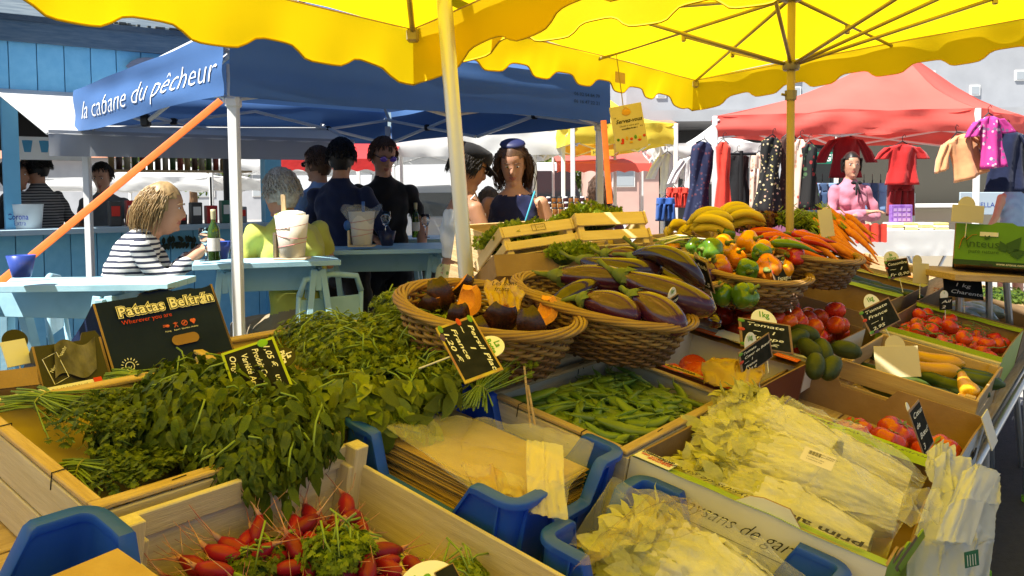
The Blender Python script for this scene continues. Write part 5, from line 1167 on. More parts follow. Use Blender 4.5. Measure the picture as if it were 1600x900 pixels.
MB().bbox((lx4 / 2, .03, lz4 / 2), (lx4, .06, lz4), .002).build('panel', m_cardw, wl); MB().box((lx4 - .008, -.001, lz4 / 2), (.016, .003, lz4 * .98)).build('red_end', m_redp, wl)
texts(wl, [], m_ink) if False else None
text(wl, 'Tél. 05 56 92 21 60', .009, onf(lx4 * .55, lz4 * .62, -.0012), m_ink); text(wl, 'Fax. 05 56 72 02 62', .009, onf(lx4 * .55, lz4 * .3, -.0012), m_ink)

# ------------------------------------------------------------------ price signs
def sign(label, TL, TR, BL, lines, disc=None, border=None, dcol=None, back=False, textcol=None, deco=True, scale=1.0, stick=.07, name='price_sign', bcol=None):
    o, x, y = atd(*TL), atd(*TR) - atd(*TL), atd(*TL) - atd(*BL); w, h = x.length, 0; M = axes(atd(*BL), x, y); h = abs(y.dot(Vector((M[0][1], M[1][1], M[2][1]))))
    r = thing(name, label, 'sign', M)
    MB().bbox((w / 2, h / 2, 0), (w, h, .003), .004).build('board', bcol or (m_cream_card if back else (border or m_slate)), r)
    if border: MB().box((w / 2, h / 2 - .0, .0019), (w * .90, h * .90, .0012)).build('slate_face', m_slate, r)
    if disc:
        dx, dy, dr, s = disc; cx, cy = w * dx, h * dy
        mb = MB(); n = 28; vs = [(cx + dr * cos(2 * pi * k / n), cy + dr * sin(2 * pi * k / n), z) for z in (-.0028, -.0016) for k in range(n)]
        mb.add(vs, [tuple(range(n))[::-1], tuple(range(n, 2 * n))] + [(k, (k + 1) % n, n + (k + 1) % n, n + k) for k in range(n)]); mb.build('round_tag', dcol or m_chalkw, r)
        if s:
            ls = s.split('\n')
            for i, q in enumerate(ls): text(r, q, dr * .62, Matrix.Translation((cx, cy + dr * (.42 - .5 * i) + (.1 * dr if dy > .9 else 0), -.0008)), textcol or mat('green_print', (.12, .33, .03), .6), bold=.0006, align='CENTER')
    if lines and not back:
        hh = h * .86 / len(lines)
        its = []
        for i, q in enumerate(lines): its.append((q, hh * .72, w * .09 + rng.uniform(0, .05) * w, h * .93 - hh * (i + .55), .0032, .25))
        bm = bmesh.new(); wob = rng.uniform(0, 5)
        for it in its:
            s, size, tx_, ty_, tz_, sh = it; me = text_mesh(s, size, sh, .0002)
            mxx = max([q.co.x for q in me.vertices] or [0]); k = min(2.6, (w * .84) / max(mxx, 1e-4))
            for q in me.vertices: q.co = Vector((q.co.x * k + tx_, q.co.y + ty_ + .05 * size * sin(q.co.x / size * 1.3 + wob), tz_))
            bm.from_mesh(me); bpy.data.meshes.remove(me)
        me = bpy.data.meshes.new('chalk_lettering'); bm.to_mesh(me); bm.free(); me.materials.append(m_chalk); link('chalk_lettering', me, r)
    if deco and not back:
        for (fx, fy, cl) in ((.05, .9, (.12, .3, .03)), (.04, .6, (.5, .05, .02)), (.06, .1, (.1, .25, .05)), (.2, .05, (.08, .04, .14))):
            MB().ball((w * fx, h * fy, .0024), (w * .07, h * .06, .0015), 10, 6).build('fruit_picture', mat('deco_%d_%d' % (int(cl[0] * 100), int(cl[1] * 100)), cl, .6), r)
    if stick: MB().tube([(w * .5, h * .1, -.004), (w * .5, -stick, -.006)], .002, 5).build('spike', m_white, r)
    return r
m_cream_card = mat('cream_plastic_card', (.68, .6, .36), .5, (.62, .54, .32), 6, 3)
m_limeb = mat('lime_border', (.36, .46, .03), .55); m_mixb = mat('fruit_border', (.5, .42, .06), .6, (.3, .04, .12), 16, 2); m_brnb = mat('brown_border', (.22, .12, .07), .6, (.3, .2, .12), 10, 3)
s1 = sign('tilted lime-edged slate price sign in the mint', (415, 495, 1.80), (449, 580, 1.70), (345, 553, 1.72), ['1,05 €   un €', 'Produit Coriandre', 'Variété Aromate', 'Origine France'], (.38, 1.02, .026, 'La\nPièce'), m_limeb, dcol=m_black, textcol=m_chalkw, deco=False)
M_ = s1.matrix_world
MB().ball((.01, .085, .003), (.011, .011, .002), 14, 6).build('apple_picture', mat('apple_print', (.16, .4, .03), .4), s1)
sign('tilted slate sign with fruit border and La Botte tag in the parsley', (725, 472, 1.86), (773, 554, 1.74), (680, 513, 1.80), ['Persil Plat', '~    1', 'France', '1,20 €'], (.58, 1.02, .030, 'La\nBotte'), m_mixb)
sign('slate 1Kg sign above the cucumbers', (1175, 499, 2.50), (1256, 512, 2.52), (1157, 541, 2.44), ['Tomate', '  ~   1', 'Grappe', '2,90 €'], (.50, 1.0, .042, '1kg'), m_brnb)
sign('slate 1Kg sign for the beefsteak tomatoes, nearest the pea pods', (1163, 545, 2.32), (1210, 513, 2.45), (1160, 592, 2.30), ['Tomate', 'Cœur de Bœuf', '—  1', 'France', '3,80 €'], (.42, 1.0, .034, '1kg'), m_brnb)
sign('slate sign propped on the aubergine basket', (1044, 468, 2.22), (1081, 444, 2.34), (1032, 510, 2.2), ['Aubergine', 'Striée', 'France', '3,50 €'], (.46, 1.0, .026, '1kg'), m_brnb)
sign('narrow grey sign in the small aubergine basket', (1070, 393, 2.80), (1088, 402, 2.70), (1098, 448, 2.74), ['Aub', '1', '2,5'], (.2, .95, .022, None), m_brnb, dcol=m_cream_card)
sign('dark slate sign leaning on the pepper basket', (1207, 401, 2.98), (1231, 396, 3.10), (1217, 461, 2.92), ['Poivron', '1', 'Espagne', '3,5'], (1.0, .60, .034, '1kg'), m_brnb, dcol=m_cream_card)
sign('slate sign between the round and the vine tomatoes', (1351, 482, 3.02), (1398, 459, 3.10), (1361, 525, 2.98), ['Tomate', 'France', '— 1', '2,95'], (.48, 1.0, .040, '1kg'), m_brnb)
sign('small slate sign with white tag among the far boxes', (1388, 407, 4.0), (1424, 401, 4.0), (1388, 437, 3.98), ['Concombre', '~ 1', 'Fr 0,90'], (.35, 1.08, .036, 'la\npièce'), m_brnb)
sign('big blank slate board by the green carton', (1482, 424, 3.95), (1542, 432, 4.05), (1476, 462, 3.9), ['Melon', '  1 kg', 'Charente'], None, None, deco=False)
sign('tiny slate sign in the far greens', (1468, 466, 3.7), (1488, 464, 3.72), (1468, 485, 3.7), ['Ail', '2'], (.4, 1.2, .022, '1'), None, deco=False)
sign('narrow slate sign in the beef tomatoes', (1421, 640, 2.12), (1437, 621, 2.24), (1444, 715, 2.08), ['Cœur', 'de', 'Bœuf', '3'], (.15, 1.03, .016, None), m_brnb, deco=False)
def blank(label, TL, TR, BL, disc, dcol=None, bcol=None): return sign(label, TL, TR, BL, None, disc, back=True, dcol=dcol or m_cream_card, bcol=bcol)
blank('blank cream card seen from behind over the courgettes', (1371, 541, 2.88), (1440, 540, 2.90), (1370, 590, 2.85), (.5, 1.0, .038, None))
blank('blank cream card on the carrots', (1287, 327, 3.45), (1308, 324, 3.5), (1283, 372, 3.42), (.6, .9, .02, None))
blank('blank cream card above the green carton', (1487, 319, 3.84), (1537, 322, 3.84), (1486, 346, 3.84), (.45, 1.0, .04, None))
blank('cream card with a disc top behind the small slate', (1424, 410, 3.95), (1449, 412, 3.98), (1426, 442, 3.94), (.3, 1.1, .028, None))
blank('white card with a black disc at the left edge of the stall', (3, 535, 1.78), (42, 528, 1.82), (12, 575, 1.76), (.62, 1.0, .026, None), m_black, m_cardw)
sign('slate sign with a white La Pièce tag beside the radishes', (682, 893, 1.16), (712, 877, 1.17), (700, 940, 1.12), [' '], (-.55, .62, .046, 'La\nPièce'), m_brnb, deco=False)
MB_ = None

# ------------------------------------------------------------------ paper bags, plastic bags
fa = FR(-.43, .54, -.16)
rg = random.Random(2)
for k in range(24):
    M_ = fa @ Matrix.Translation((.205 + rg.uniform(-.006, .006), .235 + rg.uniform(-.006, .006), .03 + k * .0042)) @ Matrix.Rotation(rg.uniform(-.03, .03) + .02, 4, 'Z') @ Matrix.Rotation(.03, 4, 'Y')
    if k == 0: bagme = mesh_of(MB().bbox((0, 0, 0), (.27, .37, .0018), .0006).bbox((.003, -.01, .0016), (.26, .345, .0012), .0004), 'paper_bag', m_kraft, False)
    put('paper_bag', bagme, M_, 'flat brown paper bag in the stack in the blue crate' if k < 23 else 'topmost brown paper bag on the stack in the blue crate', 'paper bag', 'paper bags stacked in the blue crate')
def film(label, name, P, nu, nv, amp, m, seed, cat='plastic bag', fold=3.0, parent=None, extra=None):
    """crumpled sheet through a coarse grid of world points P[row][col]"""
    R_, C_ = len(P), len(P[0])
    def fn(a, b):
        x, y = a * (C_ - 1), b * (R_ - 1); i, j = min(int(x), C_ - 2), min(int(y), R_ - 2); fx, fy = x - i, y - j
        fx, fy = fx * fx * (3 - 2 * fx), fy * fy * (3 - 2 * fy)
        p = (P[j][i] * (1 - fx) + P[j][i + 1] * fx) * (1 - fy) + (P[j + 1][i] * (1 - fx) + P[j + 1][i + 1] * fx) * fy
        w = abs(nz((a * fold * 2 + seed, b * fold, seed * 1.3))) * 2 - .5 + .5 * abs(nz((a * fold * 5, b * fold * 4 + seed, 2))) + .4 * abs(nz((a * fold * 11, b * fold * 9 + seed, 5)))
        return p + Vector((.2, -.5, .8)) * (amp * w)
    if parent is None: r = thing(name, label, cat, Matrix.Translation(P[0][0])); ri = r.matrix_world.inverted()
    else: r = parent; ri = r.matrix_world.inverted()
    mb = MB().grid(lambda a, b: ri @ fn(a, b), nu, nv); o = mb.build(extra or 'film', m, r, autos=62); return r
A_ = lambda *a: atd(*a)
film('hazy plastic bag lying open on the paper bags', 'plastic_bag', [[A_(640, 640, 1.80), A_(740, 655, 1.78), A_(850, 668, 1.78), A_(930, 690, 1.8)], [A_(600, 665, 1.70), A_(720, 690, 1.66), A_(840, 715, 1.66), A_(915, 735, 1.7)], [A_(650, 700, 1.62), A_(730, 745, 1.57), A_(820, 770, 1.55), A_(890, 760, 1.6)], [A_(690, 730, 1.58), A_(760, 785, 1.5), A_(830, 805, 1.49), A_(885, 800, 1.52)]], 60, 50, .010, m_bagt, 3)
pb = thing('folded_bag', 'flat folded yellowish bag hanging over the blue crate corner', 'plastic bag', Matrix.Translation(A_(820, 700, 1.64))); pi_ = pb.matrix_world.inverted()
film(None, None, [[A_(822, 688, 1.66), A_(850, 690, 1.66), A_(880, 695, 1.66)], [A_(822, 745, 1.55), A_(852, 752, 1.54), A_(882, 758, 1.54)], [A_(826, 800, 1.48), A_(856, 808, 1.47), A_(888, 812, 1.47)]], 24, 40, .006, mat('folded_film', (.8, .74, .5), .3, bump=.4, bscale=20, alpha=.5, spec=.7), 7, parent=pb, extra='sheet')
film('crinkled printed bag trailing under the hazy one', 'plastic_bag', [[A_(720, 725, 1.62), A_(770, 730, 1.6), A_(820, 745, 1.6)], [A_(740, 760, 1.53), A_(780, 770, 1.52), A_(825, 785, 1.51)], [A_(770, 785, 1.5), A_(800, 795, 1.49), A_(830, 800, 1.49)]], 34, 26, .010, mat('printed_film', (.42, .2, .14), .25, (.6, .5, .2), 18, 3, .5, 30, alpha=.6, spec=.7), 11)

# ------------------------------------------------------------------ cabbages
def napa(label, a, b, R, seed, name='napa_cabbage'):
    """head of crinkled leaves from its frilly end a to its cut white root b"""
    ax = (b - a); L = ax.length; ax.normalize(); r = thing(name, label, 'cabbage', Matrix.Translation(a.lerp(b, .5) - Vector((0, 0, R)))); ri = r.matrix_world.inverted()
    sd = ax.cross(Vector((0, 0, 1))).normalized(); upv = sd.cross(ax); rg = random.Random(seed)
    for k in range(9):
        th = -.7 + 4.5 * (k * .618 % 1); wid = rg.uniform(1.6, 2.1); t0, t1 = (0, rg.uniform(.8, 1.08)); RR = R * (.90 + .018 * k)
        def P(s, t, th=th, wid=wid, t0=t0, t1=t1, RR=RR, k=k):     # t runs from the root end to the frill end
            tt = lerp(t0, t1, t); an = th + (s - .5) * wid * (.6 + .55 * t); rad_ = RR * (sin(pi * min(1, .14 + .70 * tt)) ** .6)
            w = s - .5; vein = abs(nz((w * 7 + k, tt * 6, 1))) + .6 * abs(nz((w * 15, tt * 15 + k, 2))) + .35 * abs(nz((w * 32, tt * 34, k)))
            ed = max(abs(2 * s - 1) ** 4, t ** 8); rad_ += R * (.07 + .22 * tt) * (vein - .25) + R * .16 * ed * (.15 + .85 * tt) * (sin(s * 46 + t * 60 + k) * .5 + nz((s * 14, t * 16, k)) + .55)
            rad_ += R * .07 * exp(-(w * 8) ** 2) * (1 - tt); return ri @ (b.lerp(a, tt) + (sd * cos(an) + upv * sin(an)) * rad_)
        nu, nv = 34, 30; mb = MB().grid(P, nu, nv); mb.mi = [(1 if abs((i % nu + .5) / nu - .5) < .20 * (1.0 - (i // nu) / nv) ** 1.3 + .02 else (2 if (i // nu) / nv > .72 else 0)) for i in range(nu * nv)]
        mb.build('leaf', [m_napa, m_napaw, m_napag], r, True)
    P_, D_, N_, S_ = [], [], [], []
    for k in range(170):
        t = rg.uniform(.78, 1.12); an = rg.uniform(-.7, 3.8); o = sd * cos(an) + upv * sin(an); P_.append(ri @ (b.lerp(a, t) + o * R * rg.uniform(.8, 1.12) * (1 if t < 1 else .7))); D_.append(-ax + o * .3 + Vector((rg.gauss(0, .5), rg.gauss(0, .5), rg.gauss(0, .5)))); N_.append(o + Vector((rg.gauss(0, .4), rg.gauss(0, .4), rg.gauss(0, .4)))); S_.append(rg.uniform(.035, .065))
    leaf_cloud('frill', T_BROAD, P_, D_, N_, S_, m_napag, r)
    return r
napa('pale napa cabbage at the back of the lime-trimmed carton', W3(.54, .45, -.07), W3(.57, .07, -.07), .078, 1)
napa('pale napa cabbage in the middle of the lime-trimmed carton', W3(.32, .45, -.055), W3(.36, .05, -.055), .084, 2)
napa('napa cabbage nearest the lime front flap with white ribs', W3(.12, .42, -.075), W3(.15, .06, -.07), .076, 3)
napa('frilly topped napa cabbage lying on the others at the back left of the carton', W3(.47, .47, .0), W3(.43, .22, -.0), .066, 4)
napa('pale green napa cabbage in the blue front crate', W3(-.22, .40, -.095), W3(-.20, .12, -.095), .088, 5)
def clear_bag(label, P, seed, m=m_film, amp=.02, nu=60, nv=44, extra=None): return film(label, 'cabbage_bag', P, nu, nv, amp, m, seed, fold=4.0)
lift = .03
def up_(px, py, d, z): p = atd(px, py, d); p.z += z; return p
clear_bag('clear film over the cabbages in the lime-trimmed carton', [[W3(.61, v, n) for v, n in ((.49, -.03), (.34, .03), (.2, .03), (.04, -.03))], [W3(.46, v, n) for v, n in ((.51, .05), (.36, .09), (.22, .07), (.03, .0))], [W3(.28, v, n) for v, n in ((.50, .03), (.36, .06), (.2, .05), (.02, .0))], [W3(.13, v, n) for v, n in ((.47, .0), (.34, .025), (.2, .025), (.02, -.01))], [W3(.06, v, n) for v, n in ((.46, -.05), (.34, -.04), (.2, -.04), (.02, -.05))]], 2, nu=80, nv=60, amp=.014)
clear_bag('crumpled film peak standing up behind the cabbages', [[up_(1185, 700, 1.95, 0), up_(1205, 660, 1.98, .0), up_(1250, 690, 1.97, 0)], [up_(1200, 660, 1.99, 0), up_(1218, 634, 2.0, 0), up_(1245, 662, 2.0, 0)]], 9, nu=24, nv=18, amp=.014)
clear_bag('orange-tinted film bunched beside the front cabbage', [[up_(985, 800, 1.46, 0), up_(1020, 770, 1.5, 0), up_(1080, 780, 1.5, 0), up_(1100, 800, 1.47, 0)], [up_(930, 845, 1.38, 0), up_(985, 822, 1.42, .02), up_(1050, 800, 1.45, .02), up_(1095, 830, 1.42, 0)], [up_(895, 890, 1.32, 0), up_(950, 890, 1.32, .02), up_(985, 870, 1.36, .02), up_(1010, 850, 1.38, 0)]], 4, mat('amber_film', (.6, .45, .2), .18, bump=.9, bscale=26, alpha=.22, spec=.9), amp=.012)
clear_bag('clear film draped over the front cabbage', [[W3(-.08, v, n) for v, n in ((.46, -.1), (.32, -.08), (.18, -.08), (.02, -.12))], [W3(-.2, v, n) for v, n in ((.48, .02), (.34, .035), (.18, .035), (.0, -.02))], [W3(-.36, v, n) for v, n in ((.46, -.05), (.32, -.04), (.18, -.04), (.02, -.08))]], 5, amp=.014)
stk = thing('barcode_sticker', 'white barcode sticker on the cabbage film', 'sticker', axes(W3(.19, .24, .052), -V, U * .8 + N * .6))
MB().box((.034, .018, 0), (.068, .036, .001)).build('paper', mat('sticker_paper', (.74, .68, .6), .6), stk); mb = MB()
for k in range(12): mb.box((.012 + .0022 * k, .026, .0009), (.0012 if k % 3 else .0006, .010, .0004))
mb.build('bars', m_ink, stk)['kind'] = 'stuff'; texts(stk, [('CHOU CHINOIS cat 1', .0045, .034, .029, .001), ('origine FRANCE', .0045, .034, .024, .001), ('lot 1204 net 1 piece', .0045, .012, .015, .001), ('a consommer frais', .0045, .012, .009, .001)], m_ink)

# ------------------------------------------------------------------ white bags hanging from the corner
hb = thing('hanging_bags', 'sheaf of white plastic carrier bags hanging off the table corner', 'bags', Matrix.Translation(atd(1480, 720, 1.75)))
film(None, None, [[A_(1452, 722, 1.80), A_(1480, 705, 1.82), A_(1520, 728, 1.84), A_(1565, 745, 1.86)], [A_(1450, 770, 1.74), A_(1490, 770, 1.72), A_(1530, 780, 1.74), A_(1560, 790, 1.8)], [A_(1425, 840, 1.68), A_(1475, 850, 1.66), A_(1520, 850, 1.68), A_(1548, 850, 1.76)], [A_(1412, 930, 1.62), A_(1465, 930, 1.60), A_(1510, 930, 1.62), A_(1545, 930, 1.7)]], 50, 60, .018, m_bag, 2, parent=hb, extra='bag')
film(None, None, [[A_(1505, 735, 1.72), A_(1530, 728, 1.72), A_(1562, 742, 1.74)], [A_(1480, 790, 1.64), A_(1510, 780, 1.64), A_(1540, 785, 1.68)], [A_(1460, 845, 1.60), A_(1490, 848, 1.59), A_(1518, 852, 1.62)]], 24, 34, .006, m_bag, 5, parent=hb, extra='bag')
film(None, None, [[A_(1380, 780, 1.66), A_(1420, 762, 1.68), A_(1465, 765, 1.68)], [A_(1390, 800, 1.62), A_(1430, 792, 1.62), A_(1470, 800, 1.64)], [A_(1420, 825, 1.58), A_(1445, 815, 1.6), A_(1470, 820, 1.62)]], 30, 26, .012, m_bagt, 8, parent=hb, extra='bag')
film(None, None, [[A_(1448, 705, 1.84), A_(1470, 690, 1.86), A_(1488, 700, 1.86)], [A_(1446, 735, 1.80), A_(1472, 728, 1.79), A_(1492, 738, 1.82)], [A_(1462, 765, 1.76), A_(1482, 762, 1.75), A_(1500, 768, 1.78)]], 24, 26, .014, m_bag, 13, parent=hb, extra='knot')
lg = axes(hb.matrix_world.inverted() @ A_(1508, 888, 1.592), A_(1534, 882, 1.60) - A_(1508, 888, 1.592), Vector((0, 0, 1)))
mb = MB(); mb.box((.016, .016, 0), (.032, .032, .001)); mb.build('green_square_logo', mat('green_logo_print', (.03, .14, .08), .5), hb, M=lg)
mb = MB()
for k in range(4): mb.box((.006 + .006 * k, .014, .0009), (.0012, .022, .0006))
mb.build('logo_lines', m_chalkw, hb, M=lg)

# ------------------------------------------------------------------ pumpkin wedges in the round basket
m_flesh = mat('pumpkin_flesh', (.78, .36, .04), .5, (.68, .24, .03), 18, 4, .3, 40); m_prind = mat('dark_pumpkin_rind', (.022, .008, .010), .22, (.05, .016, .012), 9, 4, .2, 30, coat=.3)
def wedge(j):
    mb = MB(); rg = random.Random(j); aw_, bw_ = .62 + .12 * (j % 3), 1.0
    out = lambda a, b, R=1.0: Vector((cos((b - .5) * 2 * bw_) * sin((a - .5) * 2 * aw_) * R, -cos((b - .5) * 2 * bw_) * cos((a - .5) * 2 * aw_) * R + .55, sin((b - .5) * 2 * bw_) * R)) * (1 + .06 * nz((a * 4 + j, b * 4, R)))
    inn = lambda a, b: out(a, b, .66 + .05 * nz((a * 5, b * 6, j)))
    mb.grid(out, 12, 14, 0); mb.grid(inn, 12, 14, 1)
    for s_ in (0, 1): mb.grid(lambda t, b: out(s_, b).lerp(inn(s_, b), t), 4, 14, 1); mb.grid(lambda a, t: out(a, s_).lerp(inn(a, s_), t), 12, 4, 1)
    return mesh_of(mb, 'pumpkin_wedge', [m_prind, m_flesh])
wds = [wedge(j) for j in range(3)]
for j, (px, py, d, s, rx, rz, lb) in enumerate([(688, 462, 2.20, .060, -.9, .3, 'dark-skinned pumpkin wedge at the left of the basket'), (730, 472, 2.16, .055, -1.2, -.9, 'pumpkin wedge in the middle of the basket'), (778, 500, 2.05, .062, -.8, .5, 'pumpkin wedge under the yellow bag'), (832, 510, 2.02, .060, -.7, -.3, 'dark pumpkin wedge at the right rim'), (712, 498, 2.06, .052, -.6, 1.0, 'low pumpkin wedge behind the La Botte sign'), (722, 450, 2.32, .050, -1.0, 2.2, 'pumpkin wedge at the back of the basket'), (800, 482, 2.16, .052, -1.5, 1.4, 'orange pumpkin wedge lying flesh up'), (852, 486, 2.18, .05, -1.2, -1.2, 'pumpkin wedge against the right wall of the basket'), (668, 480, 2.16, .045, -1.3, .9, 'small pumpkin wedge by the left rim'), (752, 520, 2.02, .05, -.5, -.5, 'pumpkin wedge in front of the yellow bag')]):
    put('pumpkin_wedge', wds[j % 3], Matrix.Translation(atd(px, py, d)) @ Euler((.25 + .25 * (j % 3), .3 * (j % 3 - 1), rz * .55 + (pi if j in (1, 6, 7) else 0))).to_matrix().to_4x4() @ Matrix.Scale(s, 4), lb, 'pumpkin', 'pumpkin wedges in the round basket')
yb = film('yellow printed bag on top of the pumpkin wedges', 'fruit_bag', [[up_(758, 438, 2.25, 0), up_(790, 440, 2.25, 0), up_(822, 456, 2.22, 0)], [up_(756, 462, 2.12, .02), up_(785, 468, 2.10, .03), up_(815, 475, 2.12, .01)], [up_(765, 482, 2.06, .0), up_(790, 492, 2.03, .02), up_(812, 490, 2.06, 0)]], 34, 30, .014, m_amb, 3)
yi = yb.matrix_world.inverted()
text(yb, 'Les bons', .018, yi @ axes(up_(768, 455, 2.11, .02), CR, Vector((0, .5, .8))), m_ink, shear=.3); text(yb, 'fruits', .018, yi @ axes(up_(772, 464, 2.08, .02), CR, Vector((0, .5, .8))), m_ink, shear=.3)
yw = film('yellow translucent bag in the flandria tray', 'tray_bag', [[up_(1110, 560, 2.42, .0), up_(1160, 562, 2.44, 0), up_(1195, 566, 2.46, 0)], [up_(1095, 580, 2.32, .02), up_(1150, 582, 2.32, .03), up_(1195, 585, 2.34, .0)], [up_(1100, 600, 2.26, 0), up_(1150, 605, 2.24, .0), up_(1185, 600, 2.28, 0)]], 30, 24, .012, m_amb, 6)
# sheet stack and its blue crate at the bottom left, stack of papers beside the riser crate
plastic_crate('blue plastic crate in the bottom left corner holding orange paper', -1.32, -.985, .36, .93, -.15, .03)
for k in range(8):
    if k == 0: shm = mesh_of(MB().bbox((0, 0, 0), (.30, .34, .002), .0006), 'kraft_sheet', m_kraft, False)
    put('kraft_sheet', shm, FR(-1.15, .62, .0 + .004 * k, .08 + .01 * (k % 3)), 'orange-brown paper sheet in the corner blue crate' if k < 7 else 'topmost orange-brown paper sheet in the corner blue crate', 'paper', 'paper sheets in the corner crate')
for k in range(10):
    if k == 0: pshm = mesh_of(MB().bbox((0, 0, 0), (.16, .2, .002), .0006), 'folded_paper', m_kraft, False)
    put('folded_paper', pshm, FR(.56, 1.05, -.07 + .006 * k, .1 * (k % 4)), 'folded brown paper in the pile beside the cream crates', 'paper', 'folded papers between the crates')

# ------------------------------------------------------------------ far right: more boxes, green carton
M_, lx, lz = fmat((1488, 412, 3.9), (1655, 424, 3.70), (1488, 348, 3.93)); m_ant = mat('apple_green_print', (.10, .26, .01), .5, (.09, .23, .009), 8, 3); ant, _ = carton('green Anteus carton standing on the far counter', 0, lx, 0, .35, 0, lz, outer=m_ant, inner=m_card, M=M_, name='green_carton', notch={'r': [(.48, .2, -.012)]})
MB().box((lx / 2, -.001, .012), (lx * .995, .004, .024)).build('dark_green_band', mat('dark_green_print', (.01, .045, .008), .5), ant)
MB().box((lx * .33, -.0015, .004), (.05, .006, .012)).build('band_slot', m_ink, ant)
mgr = mat('deep_green_print', (.02, .08, .006), .5)
text(ant, 'nteus', .052, onf(lx * .145, lz * .52), mgr, sx=1.1); text(ant, 'pure nature', .026, onf(lx * .145, lz * .34), mgr); text(ant, 'www.anteus.com', .016, onf(lx * .42, .012, -.004), m_chalkw)
MB().tube([(lx * .055, -.006, lz * .38), (lx * .075, -.006, lz * .6), (lx * .115, -.006, lz * .72)], .005, 6, flat=.3).tube([(lx * .12, -.006, lz * .60), (lx * .17, -.006, lz * .72), (lx * .22, -.006, lz * .74)], .004, 6, flat=.3).build('orange_letter', mat('orange_logo_print', (.7, .2, .02), .5), ant)
MB().tube([(lx * .115, -.006, lz * .70), (lx * .125, -.006, lz * .55), (lx * .145, -.006, lz * .42)], .004, 6, flat=.3).build('green_letter', mgr, ant)
for (x0, z0, x1, z1, w) in ((.50, .36, .44, .62, .045), (.52, .34, .64, .74, .06), (.545, .30, .70, .40, .05), (.31, .62, .295, .74, .012), (.315, .64, .345, .74, .014)):
    a, b = Vector((lx * x0, -.0062, lz * z0)), Vector((lx * x1, -.0062, lz * z1)); t = (b - a); s_ = Vector((-t.z, 0, t.x)).normalized() * w * .5; MB().add([a, a.lerp(b, .35) + s_, b, a.lerp(b, .35) - s_], [(0, 1, 2, 3)]).build('logo_leaf', mgr, ant)
MB().bbox((lx * .335, -.0035, lz * .76), (.075, .004, .02), .009).build('hand_hole', m_cardw, ant)
ct = thing('far_counter', 'long wooden counter plank on metal trestles behind the boxes', 'table', Matrix.Translation(atd(1540, 420, 4.0))); ci = ct.matrix_world.inverted()
plank(ct, 'plank', ci @ atd(1445, 425, 3.98), ci @ atd(1720, 436, 4.02), .5, .03, (0, 0, 1), m_wood)
for (xa, xb) in ((1545, 1552), (1572, 1600), (1500, 1488)):
    p = atd(xa, 440, 4.0); q = atd(xb, 600, 4.05); q.z = .0; MB().tube([ci @ p, ci @ q], .016, 8).build('leg', m_metal, ct)
b1, _ = carton('low yellow-edged carton of greens among the far boxes', 2.86, 3.5, .58, 1.05, -.14, .02, strip=mat('yellow_edge_print', (.6, .5, .02), .5), strips='nf', sw=.03)
b2, _ = carton('brown carton of packets at the far end of the display', 2.88, 3.6, .05, .52, -.15, .02)
crate('flat wooden crate with carrots at the far end', 3.55, 4.2, .6, 1.1, -.15, .04, m=m_wood, rows=1)
crate('flat wooden crate of greens at the far corner', 3.66, 4.3, .06, .54, -.15, .0, m=m_wood, rows=1)
fq = FR(2.86, .58, -.14)
for (x, y, yw, k) in [(.2, .15, 1.2, 0), (.35, .2, 1.4, 0), (.5, .3, 1.1, 0), (.3, .35, .9, 0), (.45, .12, 1.5, 0)]: inbox(fq, zcm[k], 'courgette', x, y, .12, yw, 0, 'dark green cucumber in the yellow-edged far carton', 'cucumber', 'cucumbers in the far carton', 1.2)
rg = random.Random(9); fq = FR(3.55, .6, -.15)
for k in range(16): inbox(fq, car[k % 2], 'carrot', rg.uniform(.15, .5), rg.uniform(.08, .42), .10 + .02 * (k // 8), rg.uniform(0, 3), 0, 'carrot in the flat crate at the far end', 'carrot', 'carrots in the far flat crate')
for j in range(5):
    fq = FR(2.95 + .13 * j, .28 + .06 * (j % 2), -.06); r = thing('salad_packet', 'plastic packet of mixed salad in the far brown carton', 'packet', fq, 'salad packets in the far carton')
    MB().ball((0, 0, .03), (.07, .10, .04), 16, 10, fn=lambda d_: 1 + .2 * nz((d_.x * 4 + j, d_.y * 4, d_.z * 4))).build('packet', mat('salad_film', (.22, .25, .1), .25, (.45, .47, .45), 16, 3, .5, 30, spec=.7), r, autos=40)
heap('mixed green leaves in the far corner crate', 'salad_greens', 'greens', [(W3(3.95, .3, -.02), (.25, .2, .06), 2)], T_PARS, m_pars2, 0, 700, .035, 0, seed=50)
